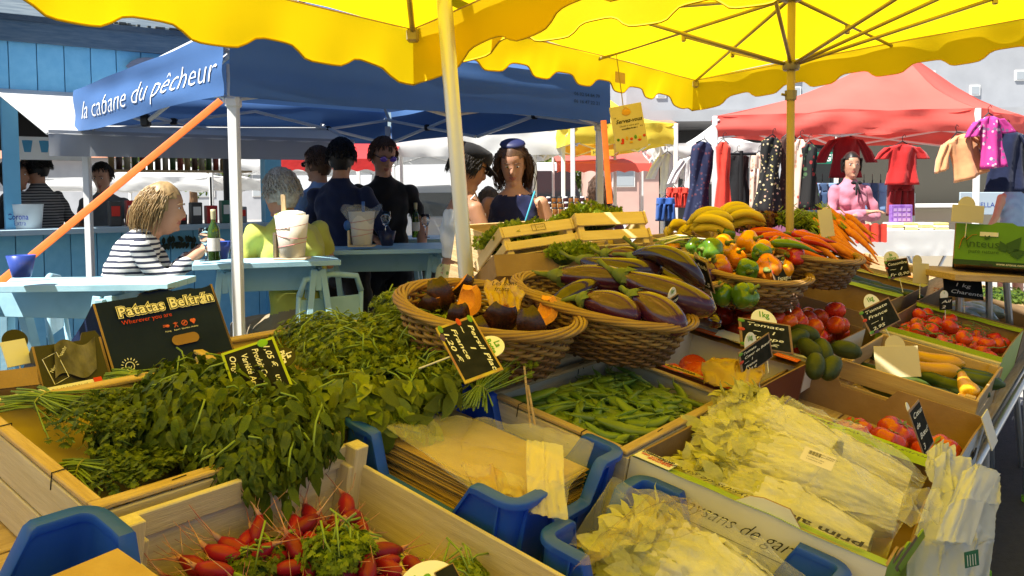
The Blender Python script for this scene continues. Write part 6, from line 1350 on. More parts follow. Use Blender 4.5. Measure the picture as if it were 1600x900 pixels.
# ------------------------------------------------------------------ people
def stripe_mat(name, c1, c2, scale, duty=.5, axis='Z'):
    m = mat(name, c1, .8); n, l = m.node_tree.nodes, m.node_tree.links; b = n['Principled BSDF']
    tc = n.new('ShaderNodeTexCoord'); w = n.new('ShaderNodeTexWave'); w.bands_direction = axis; w.inputs['Scale'].default_value = scale; w.inputs['Distortion'].default_value = 1.2; w.inputs['Detail Scale'].default_value = .6
    r = n.new('ShaderNodeValToRGB'); r.color_ramp.interpolation = 'CONSTANT'; r.color_ramp.elements[0].color = (*c1, 1); r.color_ramp.elements[1].color = (*c2, 1); r.color_ramp.elements[1].position = duty
    l.new(tc.outputs['Object'], w.inputs[0]); l.new(w.outputs['Fac'], r.inputs[0]); l.new(r.outputs[0], b.inputs['Base Color']); return m
def flower_mat(name, base, cols, scale=9):
    scale *= 2.6
    m = mat(name, base, .8); n, l = m.node_tree.nodes, m.node_tree.links; b = n['Principled BSDF']; tc = n.new('ShaderNodeTexCoord'); v = n.new('ShaderNodeTexVoronoi'); v.inputs['Scale'].default_value = scale
    r = n.new('ShaderNodeValToRGB'); r.color_ramp.interpolation = 'CONSTANT'; e = r.color_ramp.elements; e[0].color = (*base, 1); e[0].position = 0; e[1].color = (*base, 1); e[1].position = .2
    for i, c in enumerate(cols): q = e.new(.6 + .4 * i / len(cols)); q.color = (*c, 1)
    sp = n.new('ShaderNodeSeparateColor'); l.new(tc.outputs['Object'], v.inputs['Vector']); l.new(v.outputs['Color'], sp.inputs[0]); l.new(sp.outputs[0], r.inputs[0])
    d = n.new('ShaderNodeMath'); d.operation = 'LESS_THAN'; d.inputs[1].default_value = .42; l.new(v.outputs['Distance'], d.inputs[0])
    mx = n.new('ShaderNodeMix'); mx.data_type = 'RGBA'; mx.inputs['A'].default_value = (*base, 1); l.new(d.outputs[0], mx.inputs['Factor']); l.new(r.outputs[0], mx.inputs['B']); l.new(mx.outputs['Result'], b.inputs['Base Color']); return m
def cloth(name, c, c2=None): return mat(name, c, .85, c2 or tuple(x * .82 for x in c), 6, 4, .8, 16, sheen=.2, spec=.2)
def loft_sections(keys, per=5):
    """keys: (centre, rx, ry, region); smooth stations between them"""
    out = []
    for i in range(len(keys) - 1):
        (c0, a0, b0, g0), (c1, a1, b1, g1) = keys[i], keys[i + 1]
        for k in range(per):
            t = k / per; out.append((c0.lerp(c1, t), lerp(a0, a1, t), lerp(b0, b1, t), g0))
    out.append(keys[-1]); return out
class Body:
    def __init__(s): s.mb = MB(); s.samples = []
    def loft(s, keys, side, per=5, n=14, cap=.6):
        keys = [(Vector(c), a, b, g) for c, a, b, g in keys]; st = loft_sections(keys, per)
        d0 = (st[1][0] - st[0][0]).normalized(); d1 = (st[-1][0] - st[-2][0]).normalized()
        f, l = st[0], st[-1]
        full = [(f[0] - d0 * min(f[1], f[2]) * cap, f[1] * .35, f[2] * .35, f[3]), (f[0] - d0 * min(f[1], f[2]) * cap * .7, f[1] * .72, f[2] * .72, f[3])] + st + [(l[0] + d1 * min(l[1], l[2]) * cap * .7, l[1] * .72, l[2] * .72, l[3]), (l[0] + d1 * min(l[1], l[2]) * cap, l[1] * .35, l[2] * .35, l[3])]
        vs = []; K = len(full); sd = Vector(side)
        for i, (c, a, b, g) in enumerate(full):
            t = (full[min(i + 1, K - 1)][0] - full[max(i - 1, 0)][0]).normalized(); x = (sd - t * sd.dot(t)).normalized(); y = t.cross(x)
            for j in range(n): an = 2 * pi * j / n; vs.append(c + x * (cos(an) * a) + y * (sin(an) * b))
            s.samples.append((c, x, y, t, a, b, g))
        fs = [(i * n + j, i * n + (j + 1) % n, (i + 1) * n + (j + 1) % n, (i + 1) * n + j) for i in range(K - 1) for j in range(n)] + [tuple(range(n))[::-1], tuple((K - 1) * n + j for j in range(n))]
        s.mb.add(vs, fs)
    def ball(s, c, r, g, M3=None, n=12, m=8):
        c = Vector(c); R = M3 or Matrix.Identity(3); b = MB().ball((0, 0, 0), r, n, m); s.mb.add([c + R @ Vector(p) for p in b.v], b.f)
        s.samples.append((c, R @ Vector((1, 0, 0)), R @ Vector((0, 1, 0)), R @ Vector((0, 0, 1)), r[0], r[1], g))
def person(label, M, mats, pose, hair=None, top='top', bottom='bottom', sleeve=.5, leg=1.0, voxel=.0095, female=False, collar=True, group=None, scale=1.0, skirt=None, head_rot=(0, 0), bare_shoulder=False, waist_skin=False, top_to=None, extras=None, legs=True, eyes=True, strapless=False):
    root = thing('person', label, 'person', M @ Matrix.Scale(scale, 4), group); B = Body(); P = {k: Vector(v) for k, v in pose.items()}
    pel, ch, nk = P['pelvis'], P['chest'], P['neck']; hd = P['head']; fx = Vector(pose.get('side', (1, 0, 0)))
    f = .93 if female else 1.0; sp = (ch - pel)
    sk_top = 'skin' if strapless else 'top'
    keys = [(pel - sp.normalized() * .10, .135 * (1.08 if female else 1), .11, 'bottom'), (pel, .168 * (1.03 if female else 1), .125, 'bottom'), (pel + sp * .22, .155 * f, .115, 'skin' if waist_skin else 'top'), (pel + sp * .45, .138 * f, .102, 'top'), (pel + sp * .75, .155 * f, .115, 'top'), (ch, .168 * f, .118, 'top'), (ch + (nk - ch) * .45, .170 * f, .098, sk_top), (ch + (nk - ch) * .75, .12 * f, .078, 'skin' if bare_shoulder else 'top'), (nk - (nk - ch) * .08, .062, .062, 'skin' if (bare_shoulder or not collar) else 'top')]
    B.loft(keys, fx, 4, 18)
    if female:
        fw = Vector((0, 0, 1)).cross(fx) if False else fx.cross(sp).normalized() * -1
        for q in (-1, 1): B.ball(ch - sp * .08 + fx * (.07 * q) + fw * .075, (.050, .045, .052), 'top')
    Rh = Euler((head_rot[0], 0, head_rot[1])).to_matrix()
    if 'hside' in pose: pass
    h = lambda x, y, z: hd + Rh @ Vector((x, y, z))
    B.loft([(nk - Vector((0, 0, .03)), .056 * f, .058 * f, 'skin'), (h(0, -.012, -.06), .052 * f, .056 * f, 'skin')], fx, 4, 12)
    hx = Rh @ Vector((1, 0, 0))
    B.loft([(h(0, .035, -.112), .030, .034, 'skin'), (h(0, .022, -.085), .052, .062, 'skin'), (h(0, .008, -.05), .064, .082, 'skin'), (h(0, .0, .0), .073, .094, 'skin'), (h(0, -.004, .045), .074, .096, 'skin'), (h(0, -.008, .085), .062, .082, 'skin'), (h(0, -.008, .108), .040, .054, 'skin')], hx, 3, 18)
    B.loft([(h(0, .088, .018), .008, .008, 'skin'), (h(0, .104, -.022), .014, .013, 'skin'), (h(0, .098, -.034), .016, .012, 'skin')], hx, 3, 10)
    B.ball(h(0, .082, -.062), (.024, .012, .010), 'lip', Rh); B.ball(h(0, .076, -.098), (.020, .016, .014), 'skin', Rh)
    for q in (-1, 1): B.ball(h(.076 * q, -.008, -.008), (.010, .018, .028), 'skin', Rh)
    for q, sd in ((1, 'r'), (-1, 'l')):
        sh, eb, wr = P['sh_' + sd], P['el_' + sd], P['wr_' + sd]; ax = fx; sh = Vector((sh.x * (.90 if female else .97), sh.y, sh.z - .012)); eb = Vector((eb.x * (.92 if female else .97), eb.y, eb.z))
        seq = []; N_ = 8
        for k in range(N_ + 1):
            t = k / N_; c = sh.lerp(eb, t * 2) if t <= .5 else eb.lerp(wr, t * 2 - 1); r_ = (lerp(.053, .042, t * 2) if t <= .5 else lerp(.043, .029, t * 2 - 1)) * f; seq.append((c, r_, r_, 'top' if t < sleeve - .01 else 'skin'))
        B.loft(seq, fx.cross(eb - sh).normalized() if fx.cross(eb - sh).length > .05 else Vector((0, 1, 0)), 2, 12)
        hdir = P['hd_' + sd].normalized() if ('hd_' + sd) in P else (wr - eb).normalized(); pn = Vector((0, 0, 1)); sdv = hdir.cross(pn); sdv = sdv.normalized() if sdv.length > .1 else Vector((1, 0, 0)); pn = sdv.cross(hdir)
        pb = wr + hdir * .085; B.loft([(wr, .026, .022, 'skin'), (wr + hdir * .04, .038, .016, 'skin'), (pb, .040, .014, 'skin')], sdv, 3, 12)
        for i, ln in enumerate((.062, .072, .067, .052)):
            o = sdv * ((i - 1.5) * .0205); a_ = pb + o; m_ = a_ + hdir * ln * .5 - pn * .010; e_ = m_ + hdir * ln * .38 - pn * .024; B.loft([(a_ - hdir * .01, .0095, .0095, 'skin'), (m_, .009, .009, 'skin'), (e_, .0078, .0078, 'skin')], sdv, 2, 8)
        th = wr + hdir * .035 - sdv * (.034 * q); B.loft([(th, .013, .012, 'skin'), (th + hdir * .03 - sdv * (.018 * q) - pn * .008, .011, .010, 'skin'), (th + hdir * .055 - sdv * (.020 * q) - pn * .018, .009, .009, 'skin')], pn, 2, 8)
        if legs:
            hp, kn, an = P['hip_' + sd], P['kn_' + sd], P['an_' + sd]; seq = []
            for k in range(N_ + 1):
                t = k / N_; c = hp.lerp(kn, t * 2) if t <= .5 else kn.lerp(an, t * 2 - 1); r_ = lerp(.092, .062, t * 2) if t <= .5 else (lerp(.062, .060, (t * 2 - 1) * 2) if t < .75 else lerp(.060, .042, (t * 2 - 1.5) * 2)); r_ *= 1.08 if t < leg else 1; seq.append((c, r_, r_, 'bottom' if t < leg else 'skin'))
            B.loft(seq, Vector((1, 0, 0)) if abs((kn - hp).normalized().x) < .8 else Vector((0, 1, 0)), 2, 12)
            ft = fx.cross(Vector((0, 0, 1))) * -1; B.loft([(an + Vector((0, 0, -.03)) - ft * .05, .035, .035, 'shoe'), (an + Vector((0, 0, -.045)) + ft * .05, .042, .032, 'shoe'), (an + Vector((0, 0, -.058)) + ft * .15, .036, .022, 'shoe')], fx, 3, 12)
    if skirt:
        z1, rb = skirt; B.loft([(pel + Vector((0, 0, .10)), .135, .11, 'bottom'), (pel, .175, .14, 'bottom'), (pel - Vector((0, 0, (pel.z - z1) * .5)), lerp(.18, rb, .5), lerp(.15, rb * .9, .5), 'bottom'), (Vector((pel.x, pel.y, z1)), rb, rb * .9, 'bottom')], fx, 4, 20, cap=.1)
    me = bpy.data.meshes.new('body'); me.from_pydata(B.mb.v, [], B.mb.f); o = link('body', me); md = o.modifiers.new('r', 'REMESH'); md.mode = 'VOXEL'; md.voxel_size = voxel; md.use_smooth_shade = True
    sm = o.modifiers.new('s', 'SMOOTH'); sm.factor = .5; sm.iterations = 3
    dg = bpy.context.evaluated_depsgraph_get(); m2 = bpy.data.meshes.new_from_object(o.evaluated_get(dg)); COL.objects.unlink(o); bpy.data.objects.remove(o)
    nf = len(m2.polygons); cen = np.empty(nf * 3); m2.polygons.foreach_get('center', cen); cen = cen.reshape(-1, 3); best = np.full(nf, 1e9); reg = np.zeros(nf, int); names = list(mats.keys())
    for (c, x, y, t, a, b, g) in B.samples:
        d = cen - np.array(c); q = (np.sqrt((d @ np.array(x) / a) ** 2 + (d @ np.array(y) / b) ** 2 + (d @ np.array(t) / min(a, b, .05)) ** 2) - 1) * min(a, b); k = q < best; best[k] = q[k]; reg[k] = names.index(g) if g in names else 0
    for k in names: m2.materials.append(mats[k])
    m2.polygons.foreach_set('material_index', reg.astype(np.int32)); m2.polygons.foreach_set('use_smooth', [True] * nf)
    # cloth stands a little off the skin and falls in folds
    nv = len(m2.vertices); w = np.zeros(nv); cnt = np.zeros(nv); lv = np.empty(len(m2.loops), int); m2.loops.foreach_get('vertex_index', lv); ls = np.empty(nf, int); m2.polygons.foreach_get('loop_total', ls)
    pr = np.repeat(np.isin(reg, [i for i, k in enumerate(names) if k in ('top', 'bottom')]).astype(float), ls); np.add.at(w, lv, pr); np.add.at(cnt, lv, 1); w /= np.maximum(cnt, 1)
    co = np.empty(nv * 3); m2.vertices.foreach_get('co', co); co = co.reshape(-1, 3); no = np.empty(nv * 3); m2.vertices.foreach_get('normal', no); no = no.reshape(-1, 3)
    fold = np.sin(co[:, 2] * 55 + np.sin(co[:, 0] * 23) * 2.2 + co[:, 1] * 18) * .0045 + np.sin(co[:, 2] * 23 + co[:, 0] * 31) * .005 + np.sin(co[:, 0] * 47 + co[:, 1] * 39 + co[:, 2] * 9) * .003
    co += no * ((.007 + fold) * w)[:, None]; m2.vertices.foreach_set('co', co.ravel()); m2.update(); m2.name = 'body'
    link('body', m2, root)
    Hm = Matrix.Translation(hd) @ Rh.to_4x4()
    if eyes:
        for q in (-1, 1):
            MB().ball((.030 * q, .083, .012), (.0115, .006, .0052), 10, 8, M=Hm).build('eye', m_chalkw, root, True); MB().ball((.030 * q, .0885, .012), (.0055, .002, .0052), 10, 8, M=Hm).build('pupil', m_ink, root, True)
            MB().tube([Hm @ Vector((.012 * q, .098, .030)), Hm @ Vector((.030 * q, .094, .036)), Hm @ Vector((.050 * q, .078, .030))], [.002, .0026, .0014], 6).build('eyebrow', (hair or (None, m_ink))[1], root, True)
    if hair:
        style, hm, Lh = hair; rg = random.Random(len(label)); mb = MB()
        cap_ = MB().ball((0, -.012, .014), (.084, .108, .127), 26, 18)
        keep = [f_ for f_ in cap_.f if all((cap_.v[i][2] > ((.066 if style == 'short' else .046) + max(0, .02 - abs(cap_.v[i][0]) * .2)) or (style != 'short' and cap_.v[i][1] < .055 and cap_.v[i][2] > -.02) or (cap_.v[i][1] < .02 and cap_.v[i][2] > -.055) or (cap_.v[i][1] < -.05 and cap_.v[i][2] > -.09)) for i in f_)]
        cap_.f = keep; cap_.mi = [0] * len(keep); vs = []
        for p in cap_.v: k_ = 1 + .05 * nz((p[0] * 30, p[1] * 30, p[2] * 30)); vs.append(Hm @ Vector((p[0] * k_, p[1] * k_, p[2] * k_)))
        cap_.v = [tuple(v_) for v_ in vs]; cap_.build('hair', hm, root, True)
        n = {'short': 800, 'bob': 1700, 'long': 1700}[style]; mb = MB()
        for k in range(n):
            a = rg.uniform(0, 2 * pi); zz = rg.uniform(-.2, 1.0) ** 1.0; th = math.acos(max(-1, min(1, zz))); d = Vector((sin(th) * cos(a), sin(th) * sin(a), cos(th)))
            if d.y > .35 and d.z < .55: continue
            if style != 'short' and d.y > .25 and abs(d.x) < .35: continue
            p = Vector((d.x * .082, d.y * .105 - .012, d.z * .122 + .014)); out_ = Vector((d.x, d.y, max(0, d.z) * .4)); pts = [p]; ln = Lh * rg.uniform(.7, 1.1); stp = 5
            for j in range(stp):
                g_ = (j + 1) / stp; dv = (out_ * ((.9 if style == 'short' else .45) - g_ * .95) + Vector((0, -.18, -1.15 * g_ - (.15 if style != 'short' else -.05))) + Vector((rg.gauss(0, .12), rg.gauss(0, .12), 0))).normalized(); pts.append(pts[-1] + dv * (ln / stp))
                if style != 'short':                # keep the locks off the face and outside the skull
                    q = pts[-1]; 
                    if q.y > .035: q.y = .035 - rg.random() * .02
                    if q.y > -.02 and abs(q.x) < .082 and q.z < .07: q.x = (.082 + .012 * rg.random()) * (1 if p.x > 0 else -1)
                    rr = sqrt((q.x / .088) ** 2 + ((q.y + .01) / .108) ** 2)
                    if rr < 1 and q.z < .06 and q.z > -.12: q.x /= max(rr, .3); q.y = (q.y + .01) / max(rr, .3) - .01
            mb.tube([Hm @ q for q in pts], [.0024, .0028, .0026, .0024, .002, .0008][:len(pts)], 3)
        mb.build('hair_locks', hm, root, True)['kind'] = 'stuff'
    if extras: extras(root, Hm, P)
    return root
def standing(h_=1.72, el_r=(.27, -.02, 1.14), wr_r=(.26, .12, .93), el_l=(-.27, -.02, 1.14), wr_l=(-.26, .12, .93), lean=0.0, head=None, st=.0):
    return dict(pelvis=(0, 0, .93), chest=(0, lean * .5, 1.27), neck=(0, lean, 1.47), head=head or (0, lean + .025, 1.605), sh_r=(.172, lean * .85, 1.39), sh_l=(-.172, lean * .85, 1.39), el_r=el_r, wr_r=wr_r, el_l=el_l, wr_l=wr_l,
                hip_r=(.085, 0, .88), hip_l=(-.085, 0, .88), kn_r=(.10 + st, .02, .48), kn_l=(-.10 - st, .02, .48), an_r=(.11 + st * 2, 0, .085), an_l=(-.11 - st * 2, 0, .085))
def sitting(seat=.62, lean=.15, el_r=(.24, .22, None), wr_r=(.14, .42, None), el_l=(-.24, .22, None), wr_l=(-.14, .42, None), head_f=.10):
    z = seat; fix = lambda p, dz: (p[0], p[1], p[2] if p[2] is not None else dz)
    return dict(pelvis=(0, 0, z + .10), chest=(0, lean * .6, z + .455), neck=(0, lean, z + .65), head=(0, lean + head_f * .6, z + .765), sh_r=(.175, lean * .9, z + .585), sh_l=(-.175, lean * .9, z + .585), el_r=fix(el_r, z + .36), el_l=fix(el_l, z + .36), wr_r=fix(wr_r, z + .44), wr_l=fix(wr_l, z + .44),
                hip_r=(.09, 0, z + .06), hip_l=(-.09, 0, z + .06), kn_r=(.12, .42, z + .05), kn_l=(-.12, .42, z + .05), an_r=(.12, .40, z - .36), an_l=(-.12, .40, z - .36))
def shades(col):
    m = mat('mirror_lens_%s' % col, {'violet': (.12, .05, .5), 'dark': (.01, .01, .012)}[col], .08, spec=.9, coat=.6)
    def fn(root, Hm, P):
        for q in (-1, 1): MB().ball((.033 * q, .094, .012), (.027, .008, .019), 14, 8, M=Hm).build('sunglass_lens', m, root, True)
        MB().tube([Hm @ Vector((-.085, -.01, .02)), Hm @ Vector((-.062, .082, .022)), Hm @ Vector((0, .104, .022)), Hm @ Vector((.062, .082, .022)), Hm @ Vector((.085, -.01, .02))], .0032, 6).build('sunglass_frame', m_black, root, True)
    return fn
def at(px, d, zf=0, rz=0): p = atd(px, 300, d); return T(p.x, p.y, zf, rz)
h_bl = mat('blonde_hair', (.40, .27, .12), .45, (.25, .16, .07), 60, 2, stretch=(1, 1, .2)); h_gr = mat('grey_hair', (.50, .47, .42), .5, (.3, .27, .24), 60, 2); h_bk = mat('black_hair', (.012, .01, .009), .4, (.025, .018, .014), 60, 2); h_br = mat('brown_hair', (.07, .035, .02), .45, (.12, .06, .03), 60, 2)
h_lb = mat('light_brown_hair', (.2, .12, .06), .5, (.28, .17, .08), 60, 2)
m_lip = mat('lips', (.36, .12, .09), .45); m_shoe = mat('shoe_leather', (.05, .035, .025), .5)
c_str = stripe_mat('white_navy_stripes', (.72, .72, .7), (.03, .035, .06), 11.5, .60); c_yel = cloth('lime_yellow_cotton', (.50, .52, .10)); c_nav = cloth('navy_cotton', (.010, .016, .05)); c_blk = cloth('black_cotton', (.010, .010, .012)); c_blk2 = cloth('black_denim', (.012, .012, .015)); c_jean = cloth('blue_denim', (.05, .09, .18)); c_wht = cloth('white_cotton', (.74, .74, .72)); c_pink = cloth('pink_cotton', (.56, .19, .26)); c_tank = cloth('navy_jersey', (.012, .015, .06)); c_kha = cloth('khaki_cotton', (.3, .24, .15)); c_lbl = cloth('pale_blue_cotton', (.2, .32, .55)); c_grey = cloth('grey_cotton', (.12, .13, .14))
c_skirt = flower_mat('floral_skirt', (.62, .55, .25), [(.5, .1, .08), (.2, .28, .06), (.6, .25, .2)], 16)
def mset(top, bottom, skin=m_skin, shoe=m_shoe): return dict(skin=skin, top=top, bottom=bottom, shoe=shoe, lip=m_lip)
R90 = pi / 2
person('woman in a navy striped top with blonde bob sitting at the high table', at(160, 4.2, 0, -1.30), mset(c_str, c_wht), sitting(.545, .20, el_r=(.20, .30, .95), wr_r=(.08, .46, 1.085), el_l=(-.20, .28, .95), wr_l=(-.06, .44, 1.085), head_f=.14), ('bob', h_bl, .15), sleeve=.88, female=True, head_rot=(-.12, -.1))
person('grey-haired man in a lime yellow T-shirt sitting with his back turned', at(470, 4.38, 0, .75), mset(c_yel, c_kha), sitting(.55, .16, el_r=(.26, .18, .94), wr_r=(.16, .40, 1.02)), ('short', h_gr, .035), sleeve=.28, leg=.6, head_rot=(-.15, .15), scale=1.05)
person('man in a navy shirt and black trousers standing with his back turned', at(532, 5.35, 0, -.25), mset(c_nav, c_blk2), standing(el_r=(.29, .05, 1.12), wr_r=(.20, .28, 1.05), el_l=(-.27, .1, 1.14), wr_l=(-.14, .30, 1.12), st=.05), ('short', h_bk, .04), sleeve=.9, head_rot=(-.1, .35))
person('bearded man in sunglasses beside the man in navy', at(500, 5.8, 0, .9), mset(c_lbl, c_jean), standing(), ('short', h_br, .035), sleeve=.5, extras=shades('dark'), head_rot=(-.1, .2), scale=.985)
person('man in a black V-neck T-shirt and violet mirrored sunglasses', at(600, 5.75, 0, pi + .25), mset(c_blk, c_blk2), standing(el_r=(.27, .02, 1.13), wr_r=(.12, .30, 1.08), el_l=(-.27, -.02, 1.12), wr_l=(-.22, .22, .98)), ('short', h_br, .045), sleeve=.30, collar=False, extras=shades('violet'), head_rot=(-.35, .25), scale=1.015)
def hat(root, Hm, P):
    shades('dark')(root, Hm, P); mb = MB().lathe([(.086, .045), (.098, .052), (.100, .085), (.088, .118), (.05, .130), (.001, .132)], 24, M=Hm @ Matrix.Translation((0, -.008, .0)), sy=1.2, cap=(False, False)); mb.build('hat_crown', c_blk, root, True)
    MB().grid(lambda a, b: Hm @ Vector(((a - .5) * .17 * (1 - .35 * b * b), .075 + .085 * b, .058 - .03 * b - .05 * (a - .5) ** 2 * 4 * .5)), 12, 6).build('hat_peak', c_blk, root, True)
    for q in (-1, 1): MB().tube([P['chest'] + Vector((.07 * q, .10, .06)), P['sh_r' if q > 0 else 'sh_l'] + Vector((-.06 * q, .02, .055)), P['chest'] + Vector((.07 * q, -.10, .02))], .005, 6).build('strap', c_wht, root, True)
person('woman in a black cap, white crop top and floral skirt facing right', at(716, 4.55, 0, -1.2), mset(c_wht, c_skirt, m_skin2), standing(el_r=(.24, .12, 1.12), wr_r=(.12, .36, 1.06), el_l=(-.24, .10, 1.12), wr_l=(-.10, .36, 1.08), lean=.05), ('bob', h_bk, .08), sleeve=0, female=True, bare_shoulder=True, strapless=True, waist_skin=True, skirt=(.45, .24), leg=0, head_rot=(-.40, .05), extras=hat, scale=.945)
def bagstrap(root, Hm, P):
    MB().ball((0, -.02, .118), (.078, .075, .028), 18, 8, M=Hm).build('hair_band', mat('navy_band', (.02, .025, .09), .5), root, True); MB().tube([P['sh_l'] + Vector((.03, .07, .05)), P['chest'] + Vector((-.09, .135, -.02)), P['pelvis'] + Vector((-.12, .14, .1))], .013, 6, flat=.4).build('bag_strap', mat('turquoise_strap', (.05, .35, .5), .6), root, True)
person('smiling woman in a navy tank top with a turquoise bag strap', at(806, 4.85, 0, pi - .25), mset(c_tank, c_jean), standing(el_r=(.26, .0, 1.12), wr_r=(.10, .26, 1.08), el_l=(-.27, -.02, 1.12), wr_l=(-.16, .24, 1.04), lean=.04), ('long', h_br, .24), sleeve=0, female=True, bare_shoulder=True, collar=False, head_rot=(-.38, .2), extras=bagstrap, scale=.96)
person('girl with long light brown hair in a white top between the two women', at(764, 6.6, 0, .3), mset(c_wht, c_jean), standing(), ('long', h_lb, .25), sleeve=.3, female=True, scale=.82, voxel=.013)
person('dark-haired woman seen from behind by the jar stand', at(936, 7.6, 0, .4), mset(cloth('plum_cotton', (.16, .05, .06)), c_jean), standing(), ('long', h_br, .26), sleeve=.5, female=True, scale=.88, voxel=.013)
def bow(root, Hm, P):
    c = P['neck'] + Vector((0, .115, -.03)); MB().ball(c + Vector((.03, 0, 0)), (.03, .012, .018), 10, 6).ball(c + Vector((-.03, 0, 0)), (.03, .012, .018), 10, 6).tube([c, c + Vector((.02, .03, -.12))], [.012, .008], 6).tube([c, c + Vector((-.02, .03, -.11))], [.012, .008], 6).build('bow', c_blk, root, True)
person('woman in a pink blouse with a black bow, arms crossed at the clothes stall', at(1328, 8.1, 0, pi + .15), mset(c_pink, c_blk), standing(el_r=(.27, .06, 1.12), wr_r=(-.06, .22, 1.16), el_l=(-.27, .06, 1.10), wr_l=(.10, .24, 1.12)), ('bob', h_bk, .06), sleeve=.95, female=True, head_rot=(.0, -.3), extras=bow, scale=1.0, voxel=.011)
person('person in a pale blue top and shorts at the right edge', at(1583, 9.2, 0, .2), mset(cloth('washed_blue_cotton', (.25, .36, .5)), c_lbl), standing(), ('short', h_br, .05), sleeve=0, female=True, leg=.35, scale=.93, voxel=.014)
person('bar server in a striped shirt behind the hatch', at(72, 6.75, 0, 1.3), mset(stripe_mat('dim_stripes', (.2, .2, .2), (.03, .03, .035), 14, .5), c_blk), standing(lean=.08), ('short', h_bk, .05), sleeve=.5, head_rot=(-.2, .2), voxel=.012)
person('dark-haired customer at the left end of the hatch', at(18, 6.6, 0, -1.2), mset(c_blk, c_blk2, m_skin2), standing(), ('short', h_bk, .05), sleeve=.5, scale=.96, voxel=.013)
person('man in a grey T-shirt working inside the bar', at(166, 7.3, 0, pi), mset(c_grey, c_blk), standing(lean=.05), ('short', h_bk, .04), sleeve=.35, scale=.96, head_rot=(-.3, .1), voxel=.013)
# ------------------------------------------------------------------ high tables, chairs and what stands on them
def trestle_table(label, quad, z=1.05, legs=True):
    pts = [atz(px, py, z) for px, py in quad]; c = sum(pts, Vector()) / 4; r = thing('high_table', label, 'table', Matrix.Translation((c.x, c.y, 0)), 'pale blue high tables'); o = Vector((c.x, c.y, 0))
    e0, e1 = pts[1] - pts[0], pts[3] - pts[0]; n = 3
    for k in range(n):
        x = e0.normalized(); y = Vector((-x.y, x.x, 0)); y = y if y.dot(e1) > 0 else -y; wd = min(e1.dot(y), (pts[2] - pts[0]).dot(y)) / n
        a, b = pts[0] + y * (wd * (k + .5)) - o, pts[1] + y * (wd * (k + .5)) - o; plank(r, 'top_board', a - Vector((0, 0, .014)), b - Vector((0, 0, .014)), wd - .004, .026, (0, 0, 1), m_tab)
    for s in (.16, .84):
        m = pts[0].lerp(pts[1], s).lerp(pts[3].lerp(pts[2], s), .5) - o; m.z = z - .03; w = e1.length * .36
        for q in (-1, 1):
            for p_ in (-.07, .07):
                plank(r, 'leg', m + x * (p_ * .3) + y * (q * w * .5) - Vector((0, 0, .02)), Vector((m.x, m.y, 0.004)) + x * p_ * 2 + y * (q * w), .065, .03, x, m_tab)
        plank(r, 'cross_bar', m + y * w * .7 - Vector((0, 0, .075)), m - y * w * .7 - Vector((0, 0, .075)), .10, .03, x, m_tab)
    a, b = pts[0].lerp(pts[1], .16).lerp(pts[3].lerp(pts[2], .16), .5) - o, pts[0].lerp(pts[1], .84).lerp(pts[3].lerp(pts[2], .84), .5) - o; a.z = b.z = z - .10; plank(r, 'stretcher', a, b, .12, .025, y, m_tab)
    return r
trestle_table('sunlit high table at the left edge with a blue cup', [(-60, 447), (262, 443), (225, 431), (-60, 421)])
trestle_table('high table before the man in yellow with a paper bucket', [(300, 414), (533, 406), (520, 399), (330, 402)])
trestle_table('high table before the man in navy with a bottle behind', [(478, 392), (712, 388), (715, 378), (490, 380)])
trestle_table('far high table with glasses by the tent leg', [(610, 374), (800, 372), (800, 366), (615, 367)])
def bowl(label, px, py, d, s, m, name='cup', prof=None):
    r = thing(name, label, 'cup', Matrix.Translation(atd(px, py, d)))
    MB().lathe(prof or [(.030 * s, 0), (.034 * s, .004), (.052 * s, .085 * s), (.049 * s, .085 * s), (.031 * s, .010), (.001, .008)], 18, cap=(True, False)).build('body', m, r, True); return r
m_cup = mat('blue_ceramic', (.03, .06, .3), .3, (.04, .08, .36), 6, 3)
bowl('small blue cup on the sunlit left table', 34, 433, 3.05, .95, m_cup); bowl('blue cup beside the wine bottle', 345, 405, 3.95, 1.0, m_cup); bowl('dark blue cup on the high table before the standing men', 605, 384, 5.0, 1.05, mat('navy_ceramic', (.015, .02, .06), .35))
def bottle(label, px, py, d):
    r = thing('wine_bottle', label, 'bottle', Matrix.Translation(atd(px, py, d)) @ Matrix.Scale(.76, 4))
    MB().lathe([(.034, 0), (.037, .006), (.037, .17), (.033, .20), (.016, .235), (.0135, .25), (.0135, .30), (.0155, .302), (.0155, .312), (.012, .314)], 18).build('glass', m_bot, r, True)
    MB().lathe([(.0376, .06), (.0376, .14)], 18, cap=(False, False)).build('paper_label', m_cardw, r, True); MB().lathe([(.0145, .255), (.0162, .30), (.0162, .316), (.001, .317)], 14, cap=(False, False)).build('capsule', mat('foil_capsule', (.45, .42, .25), .4), r, True)
bottle('green wine bottle beside the woman in stripes', 335, 407, 3.9); bottle('green wine bottle on the far high table', 650, 371, 5.75)
def wineglass(label, px, py, d, s=1.0):
    r = thing('wine_glass', label, 'glass', Matrix.Translation(atd(px, py, d))); MB().lathe([(.030 * s, 0), (.030 * s, .003), (.004 * s, .006), (.0035 * s, .07 * s), (.02 * s, .085 * s), (.033 * s, .12 * s), (.028 * s, .16 * s), (.026 * s, .16 * s), (.031 * s, .12 * s), (.018 * s, .088 * s), (.001, .08 * s)], 18, cap=(True, False)).build('glass', m_glass, r, True)
wineglass('wine glass on the near high table by the man in navy', 603, 372, 5.0, 1.0); wineglass('wine glass by the far green bottle', 665, 371, 5.7); wineglass('wine glass beside the wine bottle of the striped woman', 322, 408, 4.0)
m_bkt = mat('waxed_paper', (.72, .69, .6), .55, (.64, .6, .5), 4, 4)
